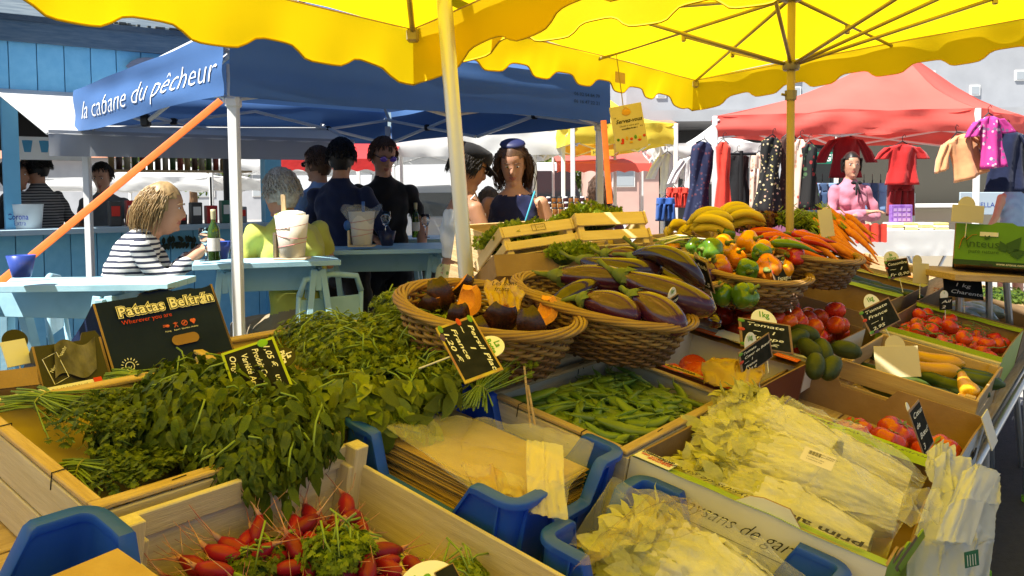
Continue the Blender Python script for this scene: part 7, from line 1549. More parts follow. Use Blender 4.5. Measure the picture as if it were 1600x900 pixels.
def bucket(label, px, py, d, wrap=False):
    r = thing('paper_bucket', label, 'bucket', Matrix.Translation(atd(px, py, d))); MB().lathe([(.052, .01), (.056, .012), (.078, .205), (.074, .205), (.052, .02), (.001, .018)], 22, cap=(True, False)).build('cup', m_bkt, r, True)
    for z, t in ((.07, .15), (.11, -.1), (.155, .12)): MB().ring([((.056 + z * .112) * cos(a), (.056 + z * .112) * sin(a), z + .012 * sin(a + t * 9)) for a in [2 * pi * k / 28 for k in range(28)]], .0014, 4).build('red_line', mat('faded_red_print', (.6, .2, .2), .6), r)
    MB().bbox((0, 0, .004), (.15, .11, .01), .002).build('wood_base', m_pale, r); plank(r, 'wood_back', (-.075, 0, .0), (-.075, 0, .125), .06, .012, (1, 0, 0), m_pale)
    if wrap:
        MB().grid(lambda a, b: ((.062 + .06 * b) * cos(a * 6.28), (.062 + .05 * b) * sin(a * 6.28), .14 + .09 * b + .02 * sin(a * 19)), 40, 5).build('napkin', m_bagt, r, True); MB().bbox((.01, 0, .23), (.018, .008, .07), .003).build('blue_handle', mat('blue_handle', (.03, .12, .4), .4), r); MB().ball((-.08, -.03, .125), (.022, .01, .03), 12, 8).build('blue_spoon', MATS['blue_handle'], r, True)
    else:
        MB().ball((0, 0, .205), (.066, .066, .022), 16, 8, fn=lambda d_: 1 + .2 * nz((d_.x * 4, d_.y * 4, d_.z * 4))).build('napkins', m_bkt, r, True); plank(r, 'wood_handle', (-.03, -.01, .18), (-.035, -.01, .30), .022, .012, (0, 1, 0), m_wood)
bucket('white paper bucket with a wooden handle on the near high table', 457, 405, 3.85); bucket('paper-wrapped bucket with a blue handle on the second table', 566, 385, 4.9, True)
def metal_chair(label, px, d, rz, zs=.62):
    r = thing('metal_chair', label, 'chair', at(px, d, 0, rz), 'pale blue metal chairs'); m = m_tab
    MB().bbox((0, 0, zs), (.38, .38, .02), .008).build('seat', m, r)
    for sx in (-1, 1):
        MB().tube([(sx * .20, -.24, 0.01), (sx * .19, -.18, zs), (sx * .18, -.22, zs + .40)], .013, 8).build('back_leg', m, r, True); MB().tube([(sx * .20, .20, 0.01), (sx * .18, .16, zs)], .013, 8).build('front_leg', m, r, True)
    MB().tube([(-.18, -.22, zs + .39), (-.15, -.225, zs + .47), (0, -.23, zs + .49), (.15, -.225, zs + .47), (.18, -.22, zs + .39)], .016, 8).build('top_rail', m, r, True); MB().bbox((0, -.215, zs + .30), (.34, .012, .14), .004).build('back_panel', m, r)
    for z in (.2, zs - .12): MB().tube([(-.19, -.2, z), (.19, -.2, z)], .009, 6).tube([(-.19, .18, z), (.19, .18, z)], .009, 6).build('stretcher', m, r)
metal_chair('blue metal bar chair behind the woman in stripes', 160, 3.9, -1.25, .52); metal_chair('blue metal bar chair under the man in yellow', 480, 4.4, .75, .48)
# ------------------------------------------------------------------ on the cabin counter
ib = thing('ice_bucket', 'pale metal beer bucket with Corona Extra lettering on the counter', 'bucket', Matrix.Translation(atd(43, 361, 6.0)))
MB().lathe([(.085, 0), (.09, .004), (.108, .19), (.112, .194), (.106, .194), (.086, .01), (.001, .009)], 26, cap=(True, False)).build('body', mat('enamel_white', (.55, .58, .6), .35), ib, True)
text(ib, 'Corona', .06, axes((-.075, -.112, .105), CR, Vector((0, 0, 1))), mat('blue_print', (.02, .04, .2), .5), bold=.001, sx=.8); text(ib, 'Extra', .05, axes((-.03, -.110, .06), CR, Vector((0, 0, 1))), MATS['blue_print'], sx=.8)
rg = random.Random(6)
for k in range(9):
    x = 2.95 + k * .12; cl = [(.05, .05, .05), (.4, .03, .03), (.03, .12, .08), (.25, .25, .26), (.02, .02, .02)][k % 5]
    r = thing('counter_box', 'small box %s on the cabin counter' % ['black with papers, first from the bucket', 'red, beside the black one', 'dark green, next to the red', 'grey, in the middle', 'black, behind the woman in stripes', 'dark, right of her head', 'red, right of her face', 'green, near the hatch post', 'pale grey, nearest the hatch post'][k], 'box', Mc @ Matrix.Translation((x, 1.146, .05)))
    h_ = rg.uniform(.08, .22); MB().bbox((0, h_ / 2, -.06), (.085, h_, .09), .006).build('case', mat('counter_box_%d' % (k % 5), cl, .5), r); MB().box((0, h_ * .6, -.013), (.06, h_ * .4, .002)).build('front_label', m_cardw if k % 2 else m_redp, r)
bs = thing('bottle_shelf', 'shelf of bottles and books at the back of the bar', 'shelf', Mc @ Matrix.Translation((3.2, 1.62, -1.5)))
plank(bs, 'shelf_board', (-.1, -.012, 0), (1.3, -.012, 0), .2, .02, (0, 1, 0), m_wood)
for k in range(18):
    h_ = rg.uniform(.16, .26); cl = [(.3, .2, .08), (.08, .04, .03), (.35, .3, .2), (.05, .09, .03), (.25, .05, .03)][k % 5]; MB().lathe([(.028, 0), (.028, h_ * .6), (.011, h_ * .78), (.011, h_)], 10, M=Matrix.Translation((.02 + k * .068, 0, 0)) @ Matrix.Rotation(-pi / 2, 4, 'X')).build('bottle', mat('shelf_bottle_%d' % (k % 5), cl, .3), bs, True)
pst = thing('drinks_poster', 'framed poster of four blue drinks inside the hatch', 'poster', Mc @ Matrix.Translation((2.36, 1.66, -.5)))
MB().bbox((.25, .09, 0), (.5, .18, .02), .004).build('frame', m_cardw, pst)
for k in range(4): MB().lathe([(.022, 0), (.034, .075), (.036, .09), (.001, .092)], 12, M=Matrix.Translation((.08 + .115 * k, .06, .011)) @ Matrix.Rotation(-pi / 2, 4, 'X') @ Matrix.Diagonal((1, .1, 1, 1))).build('printed_cup', mat('cyan_print', (.05, .25, .42), .5), pst)
gl = thing('garland', 'dark leafy garland hung under the counter', 'garland', Mc @ Matrix.Translation((Lw - 1.0, .98, .03))); leaf_cloud('foliage', T_BROAD, [(x, .03 * sin(x * 9), rg.uniform(0, .02)) for x in np.linspace(0, .75, 90)], [(rg.gauss(0, .4), rg.choice((-1, 1)), .2) for _ in range(90)], [(0, .2, 1)] * 90, [.055] * 90, mat('dark_leaf', (.015, .025, .012), .6), gl)

# ------------------------------------------------------------------ tents of the market behind
def gazebo(label, cs, zb_, zt_, za, m, legs=(0, 1, 2, 3), name='market_tent', group=None, wave=0.0, lm=m_white):
    cs = [Vector((p[0], p[1], 0)) for p in cs]; c = sum(cs, Vector()) / 4; r = thing(name, label, 'tent', Matrix.Translation(c), group); A_ = Vector((0, 0, za)); mb = MB()
    for i in range(4):
        a, b = cs[i] - c, cs[(i + 1) % 4] - c; mb.grid(lambda s, t: (a.lerp(b, s) + Vector((0, 0, zt_))).lerp(A_, t) - Vector((0, 0, .12 * sin(pi * t) + .03 * sin(pi * s * 3) * (1 - t) + .03 * nz((s * 5 + i, t * 3, 4)))), 14, 8)
    mb.build('roof_cloth', m, r, True)
    for i in range(4):
        a, b = cs[i] - c, cs[(i + 1) % 4] - c; out = (b - a).cross(Vector((0, 0, 1))).normalized(); out = out if out.dot(a + b) > 0 else -out
        MB().grid(lambda s, t: a.lerp(b, s) + out * (.012 + .06 * nz((s * 7 + i * 5 + t * 1.5, t * 2.5, 1))) + Vector((0, 0, lerp(zt_ + .004, zb_ + (wave * abs(sin(s * (b - a).length * 9)) if wave else 0), t))), 50, 4).build('valance', m, r, True)
        for q in range(2):
            for (z0, z1) in ((zt_ - .04, zb_ - .02), (zb_ - .02, zt_ - .04)): MB().tube([a.lerp(b, q * .5) - out * .03 + Vector((0, 0, z0)), a.lerp(b, q * .5 + .5) - out * (.03 + .02 * (z0 > z1)) + Vector((0, 0, z1))], .014, 6).build('truss_bar', lm, r)
    for i in legs: p = cs[i] - c; MB().bbox((p.x, p.y, zt_ / 2), (.05, .05, zt_), .006).build('leg', lm, r)
    return r
rA, rB = atd(1117, 215, 8.6), atd(1527, 205, 8.0); rr_ = (rB - rA); rr_.z = 0; rn = Vector((-rr_.y, rr_.x, 0)).normalized() * 2.6 + rr_.normalized() * 1.5
redt = gazebo('coral red folding tent over the clothes stall', [rA, rB, rB + rn, rA + rn], 1.93, 2.14, 2.95, m_tentred)
yA, yB = atd(895, 228, 9.6), atd(1056, 230, 9.9); yn = Vector((-.35, 3, 0)); gazebo('pale yellow folding tent behind the hanging sign', [yA, yB, yB + yn, yA + yn], 1.93, 2.17, 2.75, m_yelfar)
w0, w1 = atd(600, 248, 11), atd(880, 240, 10.6); gazebo('large white market tent behind the women', [w0, w1, w1 + Vector((-.3, 3, 0)), w0 + Vector((-.3, 3, 0))], 1.85, 2.2, 2.75, m_tentwhite)
w0, w1 = atd(330, 262, 12.5), atd(560, 258, 12.5); gazebo('white market tent seen past the cabin corner', [w0, w1, w1 + Vector((0, 3, 0)), w0 + Vector((0, 3, 0))], 1.72, 1.95, 2.35, m_tentwhite)
w0, w1 = atd(60, 290, 12.5), atd(330, 290, 12.5); gazebo('white market tent seen through the bar hatch', [w0, w1, w1 + Vector((0, 3, 0)), w0 + Vector((0, 3, 0))], 1.45, 1.65, 2.0, m_tentwhite)
w0, w1 = atd(1035, 250, 11.0), atd(1250, 240, 11.2); gazebo('white scalloped tent with clothes behind the red dress', [w0, w1, w1 + Vector((.2, 3, 0)), w0 + Vector((.2, 3, 0))], 1.78, 2.0, 2.35, m_tentwhite, wave=.06)
m_rs = stripe_mat('red_white_awning', (.6, .07, .06), (.7, .6, .58), 1.3, .7, 'X')
def awn(label, px0, px1, py, d, drop, m, depth=1.2):
    a, b = atd(px0, py, d), atd(px1, py, d); r = thing('stall_awning', label, 'awning', Matrix.Translation((a.x, a.y, 0))); o = Vector((a.x, a.y, 0))
    MB().grid(lambda s, t: a.lerp(b, s) - o + Vector((0, depth * t, .30 * t - .04 * sin(pi * t))), 20, 5).build('cloth', m, r, True); MB().grid(lambda s, t: a.lerp(b, s) - o + Vector((0, -.01, -.16 * t * drop + .03 * abs(sin(s * 22)) * t)), 60, 3).build('valance', m, r, True)
    for p in (a, b): MB().tube([p - o + Vector((0, depth * .9, .2)), Vector((p.x, p.y + depth * .9, 0)) - o], .022, 8).build('post', m_white, r)
awn('red awning behind the grey-haired man', 425, 612, 248, 10.2, 1.0, cloth('red_canvas', (.5, .02, .02)), 1.0); awn('faded coral parasol awning left of the clothes stall', 870, 1018, 255, 12.5, .9, m_tentred)
# ------------------------------------------------------------------ clothes stall
def garment(label, px, py, d, kind, w, h, m, rz=0, name=None, lean=0.0, group=None):
    p = atd(px, py, d); r = thing(name or kind, label, 'clothes', Matrix.Translation(p) @ Matrix.Rotation(rz, 4, 'Z') @ Matrix.Rotation(lean, 4, 'Y'), group)
    def tb(keys, nm, sd=(1, 0, 0)):
        mb = MB(); K = [(Vector(c), a, b, 'x') for c, a, b in keys]; st = loft_sections(K, 5); vs = []; n = 20
        for i, (c, a, b, g) in enumerate(st):
            for j in range(n): an = 2 * pi * j / n; vs.append(c + Vector(sd) * (cos(an) * a * (1 + .05 * sin(j * 2.2 + i * .3))) + Vector((0, 1, 0)) * (sin(an) * b * (1 + .45 * sin(an * 5 + i * .25))))
        fs = [(i * n + j, i * n + (j + 1) % n, (i + 1) * n + (j + 1) % n, (i + 1) * n + j) for i in range(len(st) - 1) for j in range(n)] + [tuple(range(n))[::-1], tuple((len(st) - 1) * n + j for j in range(n))]; mb.add(vs, fs); mb.build(nm, m, r, True)
    hw = w / 2
    if kind in ('dress', 'shirt', 'outfit_top'):
        flare = 1.25 if kind == 'dress' else 1.0
        tb([((0, 0, 0), hw * .35, .03), ((0, 0, -h * .06), hw * .82, .05), ((0, 0, -h * .22), hw * .78, .06), ((0, 0, -h * (.42 if kind == 'dress' else .6)), hw * (.62 if kind == 'dress' else .8), .06), ((0, 0, -h), hw * flare, .08)], 'body')
        sl = h * (.16 if kind == 'dress' else .55 if kind == 'shirt' else .28)
        for q in ((-1, 1) if kind != 'dress' else ()): tb([((q * hw * .72, 0, -h * .07), .05, .035), ((q * (hw * .9 + sl * .25), 0, -h * .07 - sl * .5), .055, .035), ((q * (hw * .95 + sl * .45), 0, -h * .08 - sl), .06, .035)], 'sleeve')
    else:
        tb([((0, 0, 0), hw, .05), ((0, 0, -h * .3), hw * 1.1, .06)], 'waist')
        for q in (-1, 1): tb([((q * hw * .5, 0, -h * .26), hw * .55, .055), ((q * hw * .62, 0, -h), hw * .55, .05)], 'leg')
    MB().tube([(-hw * .6, 0, -.02), (0, 0, .03), (hw * .6, 0, -.02)], .006, 6).tube([(0, 0, .03), (.0, 0, .07), (.02, 0, .09), (.03, 0, .07)], .003, 5).build('hanger', m_black, r)
f_nav = flower_mat('navy_pattern', (.015, .02, .06), [(.12, .04, .06), (.05, .06, .12)], 14); f_blk = flower_mat('black_floral', (.012, .012, .012), [(.6, .5, .3), (.35, .3, .1), (.5, .3, .2)], 16); f_brn = flower_mat('brown_floral', (.05, .02, .015), [(.25, .1, .06), (.1, .05, .03)], 14); f_crm = flower_mat('cream_floral', (.6, .45, .36), [(.5, .08, .05), (.55, .3, .2)], 10); f_pnk = flower_mat('pink_floral', (.5, .04, .24), [(.7, .4, .5), (.2, .1, .2)], 12); c_red = cloth('red_cotton', (.50, .02, .02)); c_dred = cloth('dark_red_cotton', (.24, .012, .016)); c_orr = cloth('coral_red_cotton', (.7, .05, .03)); c_peach = cloth('peach_cotton', (.75, .35, .16))
garment('long navy patterned dress at the left end of the clothes stall', 1100, 222, 7.6, 'dress', .30, 1.0, f_nav, .5, lean=.14); garment('bright red sleeveless dress on a white pole', 1130, 222, 7.5, 'dress', .16, .78, c_orr); garment('black dress with cream flowers', 1207, 215, 7.6, 'dress', .26, .72, f_blk, .4, lean=.1); garment('brown dress behind the canopy pole', 1233, 212, 7.7, 'dress', .22, .74, f_brn); garment('cream and red dress beside the pole', 1250, 218, 7.65, 'dress', .17, .72, f_crm, lean=.05); garment('short black dress with red flowers', 1264, 225, 7.6, 'dress', .18, .6, flower_mat('black_red_floral', (.012, .012, .012), [(.3, .03, .03), (.06, .12, .05)], 9))
garment('dark red long-sleeved blouse hanging over the vendor', 1322, 214, 8.6, 'shirt', .34, .42, c_dred); garment('red short-sleeved pyjama top', 1410, 226, 7.5, 'outfit_top', .30, .36, c_red); garment('dark red pyjama trousers under the red top', 1408, 282, 7.6, 'trousers', .22, .32, c_dred); garment('peach embroidered jacket tilted on the tent leg', 1497, 212, 6.9, 'shirt', .30, .36, c_peach, .1, lean=-.35); garment('magenta floral vest hanging from the tent corner', 1545, 182, 6.8, 'outfit_top', .20, .42, f_pnk, lean=-.1); garment('long navy cardigan at the right edge', 1572, 204, 7.1, 'shirt', .34, .52, c_nav); garment('white kimono hanging left of the navy dress', 1082, 245, 9.6, 'shirt', .3, .5, c_wht, .3); garment('black top between the red dress and the mannequin', 1152, 240, 9.0, 'dress', .3, .6, c_blk); garment('white shirt hanging at the white tent', 1043, 240, 10.4, 'shirt', .2, .5, c_wht); garment('pale floral trousers by the mannequin', 1186, 240, 8.6, 'trousers', .16, .6, f_crm)
for k, (px, cl, lb) in enumerate([(1052, c_orr, 'coral red shorts on the rail, left pair'), (1066, c_orr, 'coral red shorts on the rail, right pair')]): garment(lb, px, 293, 9.2, 'shorts', .14, .22, cl)
garment('two-tone blue swim shorts on a wire stand', 1040, 309, 7.2, 'shorts', .15, .2, cloth('royal_blue_cotton', (.03, .09, .32))); p = atd(1040, 352, 7.2); st_ = thing('wire_stand', 'thin wire stand holding the blue swim shorts', 'stand', Matrix.Translation((p.x, p.y, 0))); MB().tube([(0, .06, .0), (0, .06, 1.36)], .006, 6).build('rod', m_metal, st_); MB().lathe([(.12, .002), (.12, .012), (.02, .02)], 16).build('base', m_metal, st_)
rk = thing('clothes_rail', 'steel clothes rail with denim shorts behind the vendor', 'rail', at(1292, 8.6)); 
for x in (-.35, .9): MB().tube([(x, 0, 0.01), (x, 0, 1.33)], .014, 8).build('upright', m_metal, rk)
MB().tube([(-.35, 0, 1.33), (.9, 0, 1.33)], .014, 8).build('bar', m_metal, rk)
for k in range(9): garment('folded denim shorts hanging on the steel rail', 1272 + 13 * k, 286, 8.55, 'shorts', .05, .30, c_jean if k % 2 else c_lbl, 1.2, group='denim shorts on the steel rail')
def bust(label, px, py, d):
    r = thing('mannequin_stand', label, 'stand', at(px, d)); MB().tube([(0, 0, 0.01), (0, 0, 1.75)], .018, 8).build('pole', m_black, r); MB().tube([(-.14, 0, 1.72), (.14, 0, 1.72)], .014, 8).build('arm', m_black, r); MB().lathe([(.2, .002), (.2, .02), (.03, .03)], 18).build('base', m_black, r)
bust('black garment stand between the dresses', 1158, 240, 7.9)
def table_cloth(label, px0, px1, py, d, z0, m, depth=.7):
    a, b = atd(px0, py, d), atd(px1, py, d); r = thing('cloth_table', label, 'table', Matrix.Translation((a.x, a.y, 0))); o = Vector((a.x, a.y, 0)); z = a.z
    MB().box(((b.x - a.x) / 2, depth / 2, z - .012), (b.x - a.x - .02, depth, .02)).build('top', m_wood, r); MB().grid(lambda s, t: (lerp(-.01, b.x - a.x + .01, s), depth * (1 - t) - .01, z + .003), 10, 4).build('cloth_top', m, r, True)
    MB().grid(lambda s, t: (lerp(-.01, b.x - a.x + .01, s), -.012 - .02 * abs(nz((s * 9, t * 2, 0))) * t, z + .004 - z0 * t), 60, 6).build('cloth_drop', m, r, True)
    for x in (.06, b.x - a.x - .06):
        for q in (-1, 1): MB().tube([(x + .25 * q, depth / 2, z - .03), (x - .25 * q, depth / 2, .01)], .014, 8).build('leg', m_metal, r)
    return z
zt1 = table_cloth('table with a white cloth in front of the clothes stall', 1290, 1495, 362, 6.5, .20, m_tentwhite); table_cloth('dark table with folded scarves under the dresses', 1120, 1290, 352, 7.2, .3, cloth('mauve_cloth', (.3, .1, .18)))
for k, px in enumerate((1400, 1422, 1446, 1470)):
    r = thing('folded_shirts', 'pile of folded yellow shirts, %s from the purple box' % ['first', 'second', 'third', 'fourth'][k], 'clothes', Matrix.Translation(atd(px, 360, 6.6)))
    for q in range(3): MB().bbox((0, .05, .012 + .02 * q), (.10, .16, .018), .008).build('shirt', mat('butter_cotton', (.7, .58, .2), .8) if (q + k) % 2 else m_cardw, r)
MB().grid(lambda s, t: Vector((s * .24, -.03 - .01 * sin(s * 20), -.14 * t - .02 * nz((s * 7, t, 0)))), 24, 6).build('red_cloth', c_orr, None, True, Matrix.Translation(atd(1334, 350, 6.42))); tag(bpy.data.objects['red_cloth'], 'bright red cloth draped over the white table edge', 'cloth')
pbx = thing('purple_box', 'purple patterned box standing on the white table', 'box', Matrix.Translation(atd(1407, 349, 6.7))); MB().bbox((0, 0, .075), (.17, .05, .15), .004).build('case', mat('violet_print', (.16, .06, .3), .5, (.3, .15, .45), 30, 2), pbx)
for i in range(3):
    for j in range(4): MB().box((-.055 + .036 * j, -.026, .03 + .04 * i), (.026, .002, .024)).build('printed_square', mat('lilac_print', (.4, .25, .5), .5), pbx)
for k, (px, cl) in enumerate(((1180, c_dred), (1205, c_pink), (1230, f_pnk), (1255, c_dred), (1160, c_wht))): r = thing('folded_scarf', 'folded %s on the dark table' % ['dark red scarf', 'pink scarf', 'magenta floral scarf', 'wine red scarf nearest the pole', 'white linen'][k], 'clothes', Matrix.Translation(atd(px, 352, 7.35))); MB().ball((0, 0, .03), (.10, .12, .035), 16, 8, fn=lambda d_: 1 + .15 * nz((d_.x * 4 + k, d_.y * 4, d_.z * 4))).build('cloth', cl, r, True)
# ------------------------------------------------------------------ jar stand
js = thing('jar_stand', 'stepped stand of honey jars under the yellow tent', 'stand', Matrix.Translation(atd(895, 330, 8.6)))
for k in range(3): MB().bbox((0, .12 * k, -.06 + .055 * k), (.52, .11, .05), .004).build('step', m_wood, js)
MB().bbox((0, .1, -.55), (.56, .45, .9), .01).build('table', m_tentwhite, js)
jm = [mat('honey_jar', (.2, .07, .01), .15, spec=.7), mat('dark_jam_jar', (.04, .01, .01), .15, spec=.7)]; gm = mesh_of(MB().lathe([(.024, 0), (.027, .004), (.027, .05), (.021, .058), (.021, .062)], 12).lathe([(.0235, .06), (.0235, .074), (.001, .075)], 12, mi=1, cap=(False, False)), 'jar', [jm[0], m_ink]); gm2 = mesh_of(MB().lathe([(.024, 0), (.027, .004), (.027, .05), (.021, .058), (.021, .062)], 12).lathe([(.0235, .06), (.0235, .074), (.001, .075)], 12, mi=1, cap=(False, False)), 'jar', [jm[1], m_cardw])
for k in range(27): put('honey_jar', gm if k % 3 else gm2, js.matrix_world @ Matrix.Translation((-.24 + .06 * (k % 9), .12 * (k // 9), -.034 + .055 * (k // 9))), 'small dark honey jar on the stepped stand', 'jar', 'jars on the stepped stand')
sgm = thing('honey_sign', 'yellow Miel sign at the yellow tent', 'sign', axes(atd(925, 243, 9.4), CR, Vector((0, 0, 1)))); MB().bbox((.12, .03, 0), (.26, .07, .01), .003).build('board', mat('amber_board', (.6, .42, .03), .5), sgm); text(sgm, 'Miel de', .05, Matrix.Translation((.01, .03, .0062)), m_ink)
# ------------------------------------------------------------------ vehicles
def car(label, px, d, rz, m, L=4.1, Wd=1.7, Ht=1.5, van=False, name='parked_car'):
    r = thing(name, label, 'van' if van else 'car', at(px, d, 0, rz)); hw = Wd / 2
    pr = [(-L / 2, .35), (-L / 2, .75 if not van else 1.0), (-L / 2 + .08, 1.0 if not van else Ht * .92), (-L * .40, Ht * (.95 if not van else 1)), (L * .10 if not van else L * .22, Ht), (L * .26 if not van else L * .36, .98), (L / 2 - .1, .82 if not van else .9), (L / 2, .6), (L / 2, .32)]
    mb = MB(); ys = [-hw, -hw * .97, -hw * .5, hw * .5, hw * .97, hw]; n = len(pr)
    for i, y in enumerate(ys): mb.v += [(x, y * (.86 if z > 1.0 and abs(y) > hw * .6 else 1), z - (.02 if abs(y) == hw else 0)) for x, z in pr]
    for i in range(5): mb.f += [(i * n + k, i * n + (k + 1) % n, (i + 1) * n + (k + 1) % n, (i + 1) * n + k) for k in range(n)]
    mb.f += [tuple(range(n)), tuple((5 * n + k) for k in range(n))[::-1]]; mb.mi = [0] * len(mb.f); mb.build('body', m, r, autos=35)
    gm_ = mat('car_glass', (.02, .03, .035), .05, spec=.8)
    for y in (-1, 1):
        for (x0, x1) in (((-L * .36, -L * .08), (-L * .06, L * .14)) if not van else ((L * .08, L * .28),)):
            MB().add([(x0, y * (hw * .985 + .012), 1.02), (x1 + (.22 if x1 > 0 else 0), y * (hw * .985 + .012), 1.02), (x1, y * (hw * .88 + .015), Ht * .92), (x0 + .08, y * (hw * .88 + .015), Ht * .92)], [(0, 1, 2, 3) if y < 0 else (3, 2, 1, 0)]).build('side_window', gm_, r)
        for x in (-L * .31, L * .31):
            M_ = Matrix.Translation((x, y * (hw - .06), .31)) @ Matrix.Rotation(pi / 2, 4, 'X'); w = MB().lathe([(.19, -.09), (.29, -.09), (.31, -.06), (.31, .06), (.29, .09), (.19, .09)], 22, M=M_).build('wheel', m_black, r, autos=40); MB().lathe([(.001, -.095), (.18, -.095), (.19, -.08), (.19, .08), (.18, .095), (.001, .095)], 18, M=M_).build('rim', m_metal, w, autos=40)
        MB().bbox((-L / 2 + .02, y * hw * .8, .85), (.10, .22, .16), .02).build('tail_light', m_redp, r); MB().bbox((L / 2 - .06, y * hw * .75, .68), (.14, .3, .12), .03).build('headlight', m_cardw, r)
    xa, xb = (L * .11, L * .255) if not van else (L * .235, L * .35); MB().add([(xa, -hw * .78, Ht * .97), (xa, hw * .78, Ht * .97), (xb + .02, hw * .86, 1.03), (xb + .02, -hw * .86, 1.03)], [(0, 3, 2, 1)]).build('windscreen', gm_, r)
    MB().add([(-L * .415, -hw * .75, Ht * .92), (-L * .415, hw * .75, Ht * .92), (-L / 2 + .03, hw * .82, 1.02), (-L / 2 + .03, -hw * .82, 1.02)], [(0, 1, 2, 3)]).build('rear_window', gm_, r)
    MB().bbox((L / 2, 0, .42), (.12, Wd * .96, .2), .04).build('bumper', m_dark, r); MB().bbox((-L / 2, 0, .42), (.12, Wd * .96, .2), .04).build('bumper', m_dark, r); return r
m_sil = mat('silver_car_paint', (.3, .32, .35), .3, metal=.5, coat=.6); m_vanp = mat('white_car_paint', (.72, .74, .75), .25, coat=.6)
car('silver hatchback parked behind the black-shirted man', 655, 13.5, .2, m_sil); car('white van parked behind the silver hatchback', 640, 18, .15, m_vanp, 5.0, 1.9, 2.05, True, 'parked_van'); car('white van with a teal windscreen behind the woman in the cap', 775, 15.5, .1, m_vanp, 4.6, 1.85, 1.9, True, 'parked_van')
# ------------------------------------------------------------------ buildings and trees
def building(label, x0, x1, y0, dep, h, m, rows, name='white_building', roof=None):
    r = thing(name, label, 'building', Matrix.Translation((x0, y0, 0))); w = x1 - x0; MB().box((w / 2, dep / 2, h / 2), (w, dep, h)).build('wall', m, r)
    for (x, z, ww, hh) in rows:
        f = MB().bbox((x, -.02, z), (ww + .10, .06, hh + .10), .01).build('window', m_cardw, r); MB().box((x, -.055, z), (ww, .012, hh)).build('pane', mat('window_dark', (.35, .38, .4), .3), f)
    if roof:
        rm, oh, rh = roof; MB().add([(-.5, -.6, h), (w + .5, -.6, h), (w + .5, dep + .6, h), (-.5, dep + .6, h), (-.2, dep / 2, h + rh), (w + .2, dep / 2, h + rh)], [(0, 1, 5, 4), (1, 2, 5), (2, 3, 4, 5), (3, 0, 4), (3, 2, 1, 0)]).build('roof', rm, r)
    return r
m_rend = mat('white_render', (.38, .39, .41), .85, (.33, .34, .36), 1.5, 6)
rows = []
for i in range(16):
    x = 1.2 + 1.55 * i
    for z in (5.25, 4.75, 7.2, 6.7): 
        if (i + int(z)) % 3: rows.append((x, z, .26, .26))
wb = building('white arcaded building with small square windows behind the market', 4.0, 34, 29, 9, 11, m_rend, rows)
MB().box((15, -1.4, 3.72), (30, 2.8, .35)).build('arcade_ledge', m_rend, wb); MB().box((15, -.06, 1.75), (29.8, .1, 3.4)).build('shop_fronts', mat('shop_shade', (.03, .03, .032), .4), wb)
for i in range(7): MB().bbox((.3 + 4.4 * i, -2.5, 1.78), (.5, .5, 3.55), .02).build('pillar', m_rend, wb)
for i in range(6): MB().bbox((2.4 + 4.4 * i, -.2, 1.6), (2.6, .12, 2.4), .02).build('shop_window', mat('shop_glass', (.06, .065, .07), .12, spec=.8), wb)
gb = thing('green_fascia_sign', 'green shop sign with white letters behind the vendor', 'sign', axes(atd(1270, 247, 20), CR, Vector((0, 0, 1)))); MB().bbox((.35, 0, 0), (1.1, .28, .05), .01).build('board', mat('shop_green', (.01, .16, .10), .5), gb); text(gb, 'LÉGUMES', .24, Matrix.Translation((.02, 0, .028)), m_chalkw, bold=.006)
gb = thing('white_fascia_sign', 'white shop sign reading du MÉN between the red tops', 'sign', axes(atd(1437, 217, 16), CR, Vector((0, 0, 1)))); MB().bbox((.45, 0, 0), (1.0, .24, .05), .01).build('board', m_cardw, gb); text(gb, 'du MÉNAGE', .15, Matrix.Translation((.12, 0, .028)), m_ink, bold=.004); MB().ball((.06, 0, .02), (.04, .045, .012), 10, 6).build('round_logo', m_redp, gb)
kq = thing('ice_cream_kiosk', 'cream kiosk counter with boards behind the red trousers', 'kiosk', Matrix.Translation(Vector(atd(1450, 330, 12)) * 1)); kz = kq.matrix_world.translation.z
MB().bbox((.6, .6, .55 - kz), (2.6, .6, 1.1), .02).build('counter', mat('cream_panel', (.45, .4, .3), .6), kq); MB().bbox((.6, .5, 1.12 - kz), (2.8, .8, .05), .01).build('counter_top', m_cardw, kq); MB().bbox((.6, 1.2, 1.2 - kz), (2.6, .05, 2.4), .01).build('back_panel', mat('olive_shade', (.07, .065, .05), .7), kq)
mb = thing('menu_board', 'pale blue menu board on the kiosk front', 'sign', axes(atd(1512, 318, 11), CR, Vector((0, 0, 1)))); MB().bbox((.2, 0, 0), (.62, .30, .03), .01).build('board', mat('pale_blue_panel', (.35, .45, .52), .5), mb); text(mb, 'PANELLA', .09, Matrix.Translation((-.02, -.02, .017)), m_cup)
m_tile = mat('clay_tiles', (.42, .2, .12), .8, (.34, .15, .09), 3, 4, .4, 20, stretch=(6, 1, 6)); m_pinkr = mat('pink_render', (.55, .36, .3), .85, (.5, .32, .27), 2, 4)
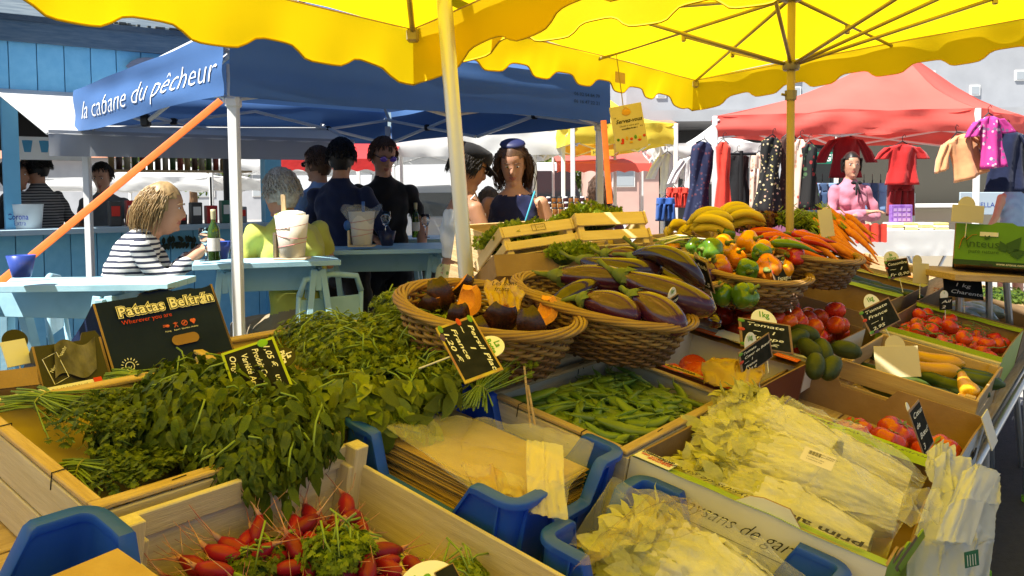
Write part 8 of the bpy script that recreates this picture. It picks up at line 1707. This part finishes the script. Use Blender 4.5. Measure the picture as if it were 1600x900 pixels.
building('long pink house with a clay tile roof behind the cars', -9, 2.0, 40, 8, 2.9, m_pinkr, [(1.5 + 2.4 * i, 1.5, .9, 1.1) for i in range(4)], 'tile_roofed_house', (m_tile, .4, 1.0)); building('pale house with a clay tile roof left of the trees', -30, -11, 45, 9, 3.4, m_rend, [(1.5 + 3 * i, 1.9, .9, 1.2) for i in range(6)], 'tile_roofed_house', (m_tile, .4, 1.7)); building('pink corner building behind the jar stand', 2.6, 4.6, 26, 5, 3.4, m_pinkr, [(.9, 2.0, .6, .9)], 'pink_building', (m_tile, .4, .7))
def tree(label, px, d, h, r_, seed, m=None):
    rt = thing('broadleaf_tree', label, 'tree', at(px, d), 'trees behind the market'); rg = random.Random(seed); MB().tube([(0, 0, 0), (.05, .02, h * .3), (-.05, .05, h * .6)], [.18, .14, .07], 10).build('trunk', m_wickd, rt, True); mb = MB(); P_, D_, N_, S_ = [], [], [], []
    for k in range(9): a = k * 2.4; e = Vector((cos(a) * r_ * .7, sin(a) * r_ * .7, h * (.55 + .04 * k))); mb.tube([(0, 0, h * (.35 + .03 * k)), e.lerp(Vector((0, 0, h * .45)), .4), e], [.06, .04, .015], 6)
    mb.build('limbs', m_wickd, rt, True)['kind'] = 'stuff'
    cl = [(Vector((rg.gauss(0, .42) * r_, rg.gauss(0, .42) * r_, h * .68 + rg.gauss(0, .17) * h)), rg.uniform(.25, .5) * r_) for _ in range(22)]
    for c, q in cl:
        for k in range(90): d_ = Vector((rg.gauss(0, 1), rg.gauss(0, 1), rg.gauss(0, 1))).normalized(); P_.append(c + d_ * q * rg.uniform(.6, 1.05)); D_.append((rg.gauss(0, 1), rg.gauss(0, 1), -.6)); N_.append(d_ + Vector((0, 0, .5))); S_.append(rg.uniform(.13, .24))
    leaf_cloud('crown', T_BROAD, P_, D_, N_, S_, m or m_pars2, rt, stuff=False)
for k, (px, d, h, r_, lb) in enumerate([(800, 33, 4.0, 1.7, 'rounded tree just right of the navy tank top'), (850, 31, 3.7, 1.6, 'tree in the middle of the gap under the white tent'), (885, 34, 3.9, 1.6, 'tree nearest the yellow tent'), (690, 30, 3.0, 1.3, 'low bushy tree by the tent leg'), (560, 36, 4.2, 1.9, 'tree behind the men at the table'), (300, 30, 4.4, 2.0, 'tree behind the cabin')]): tree(lb, px, d, h, r_, k)
bpy.context.view_layer.update()
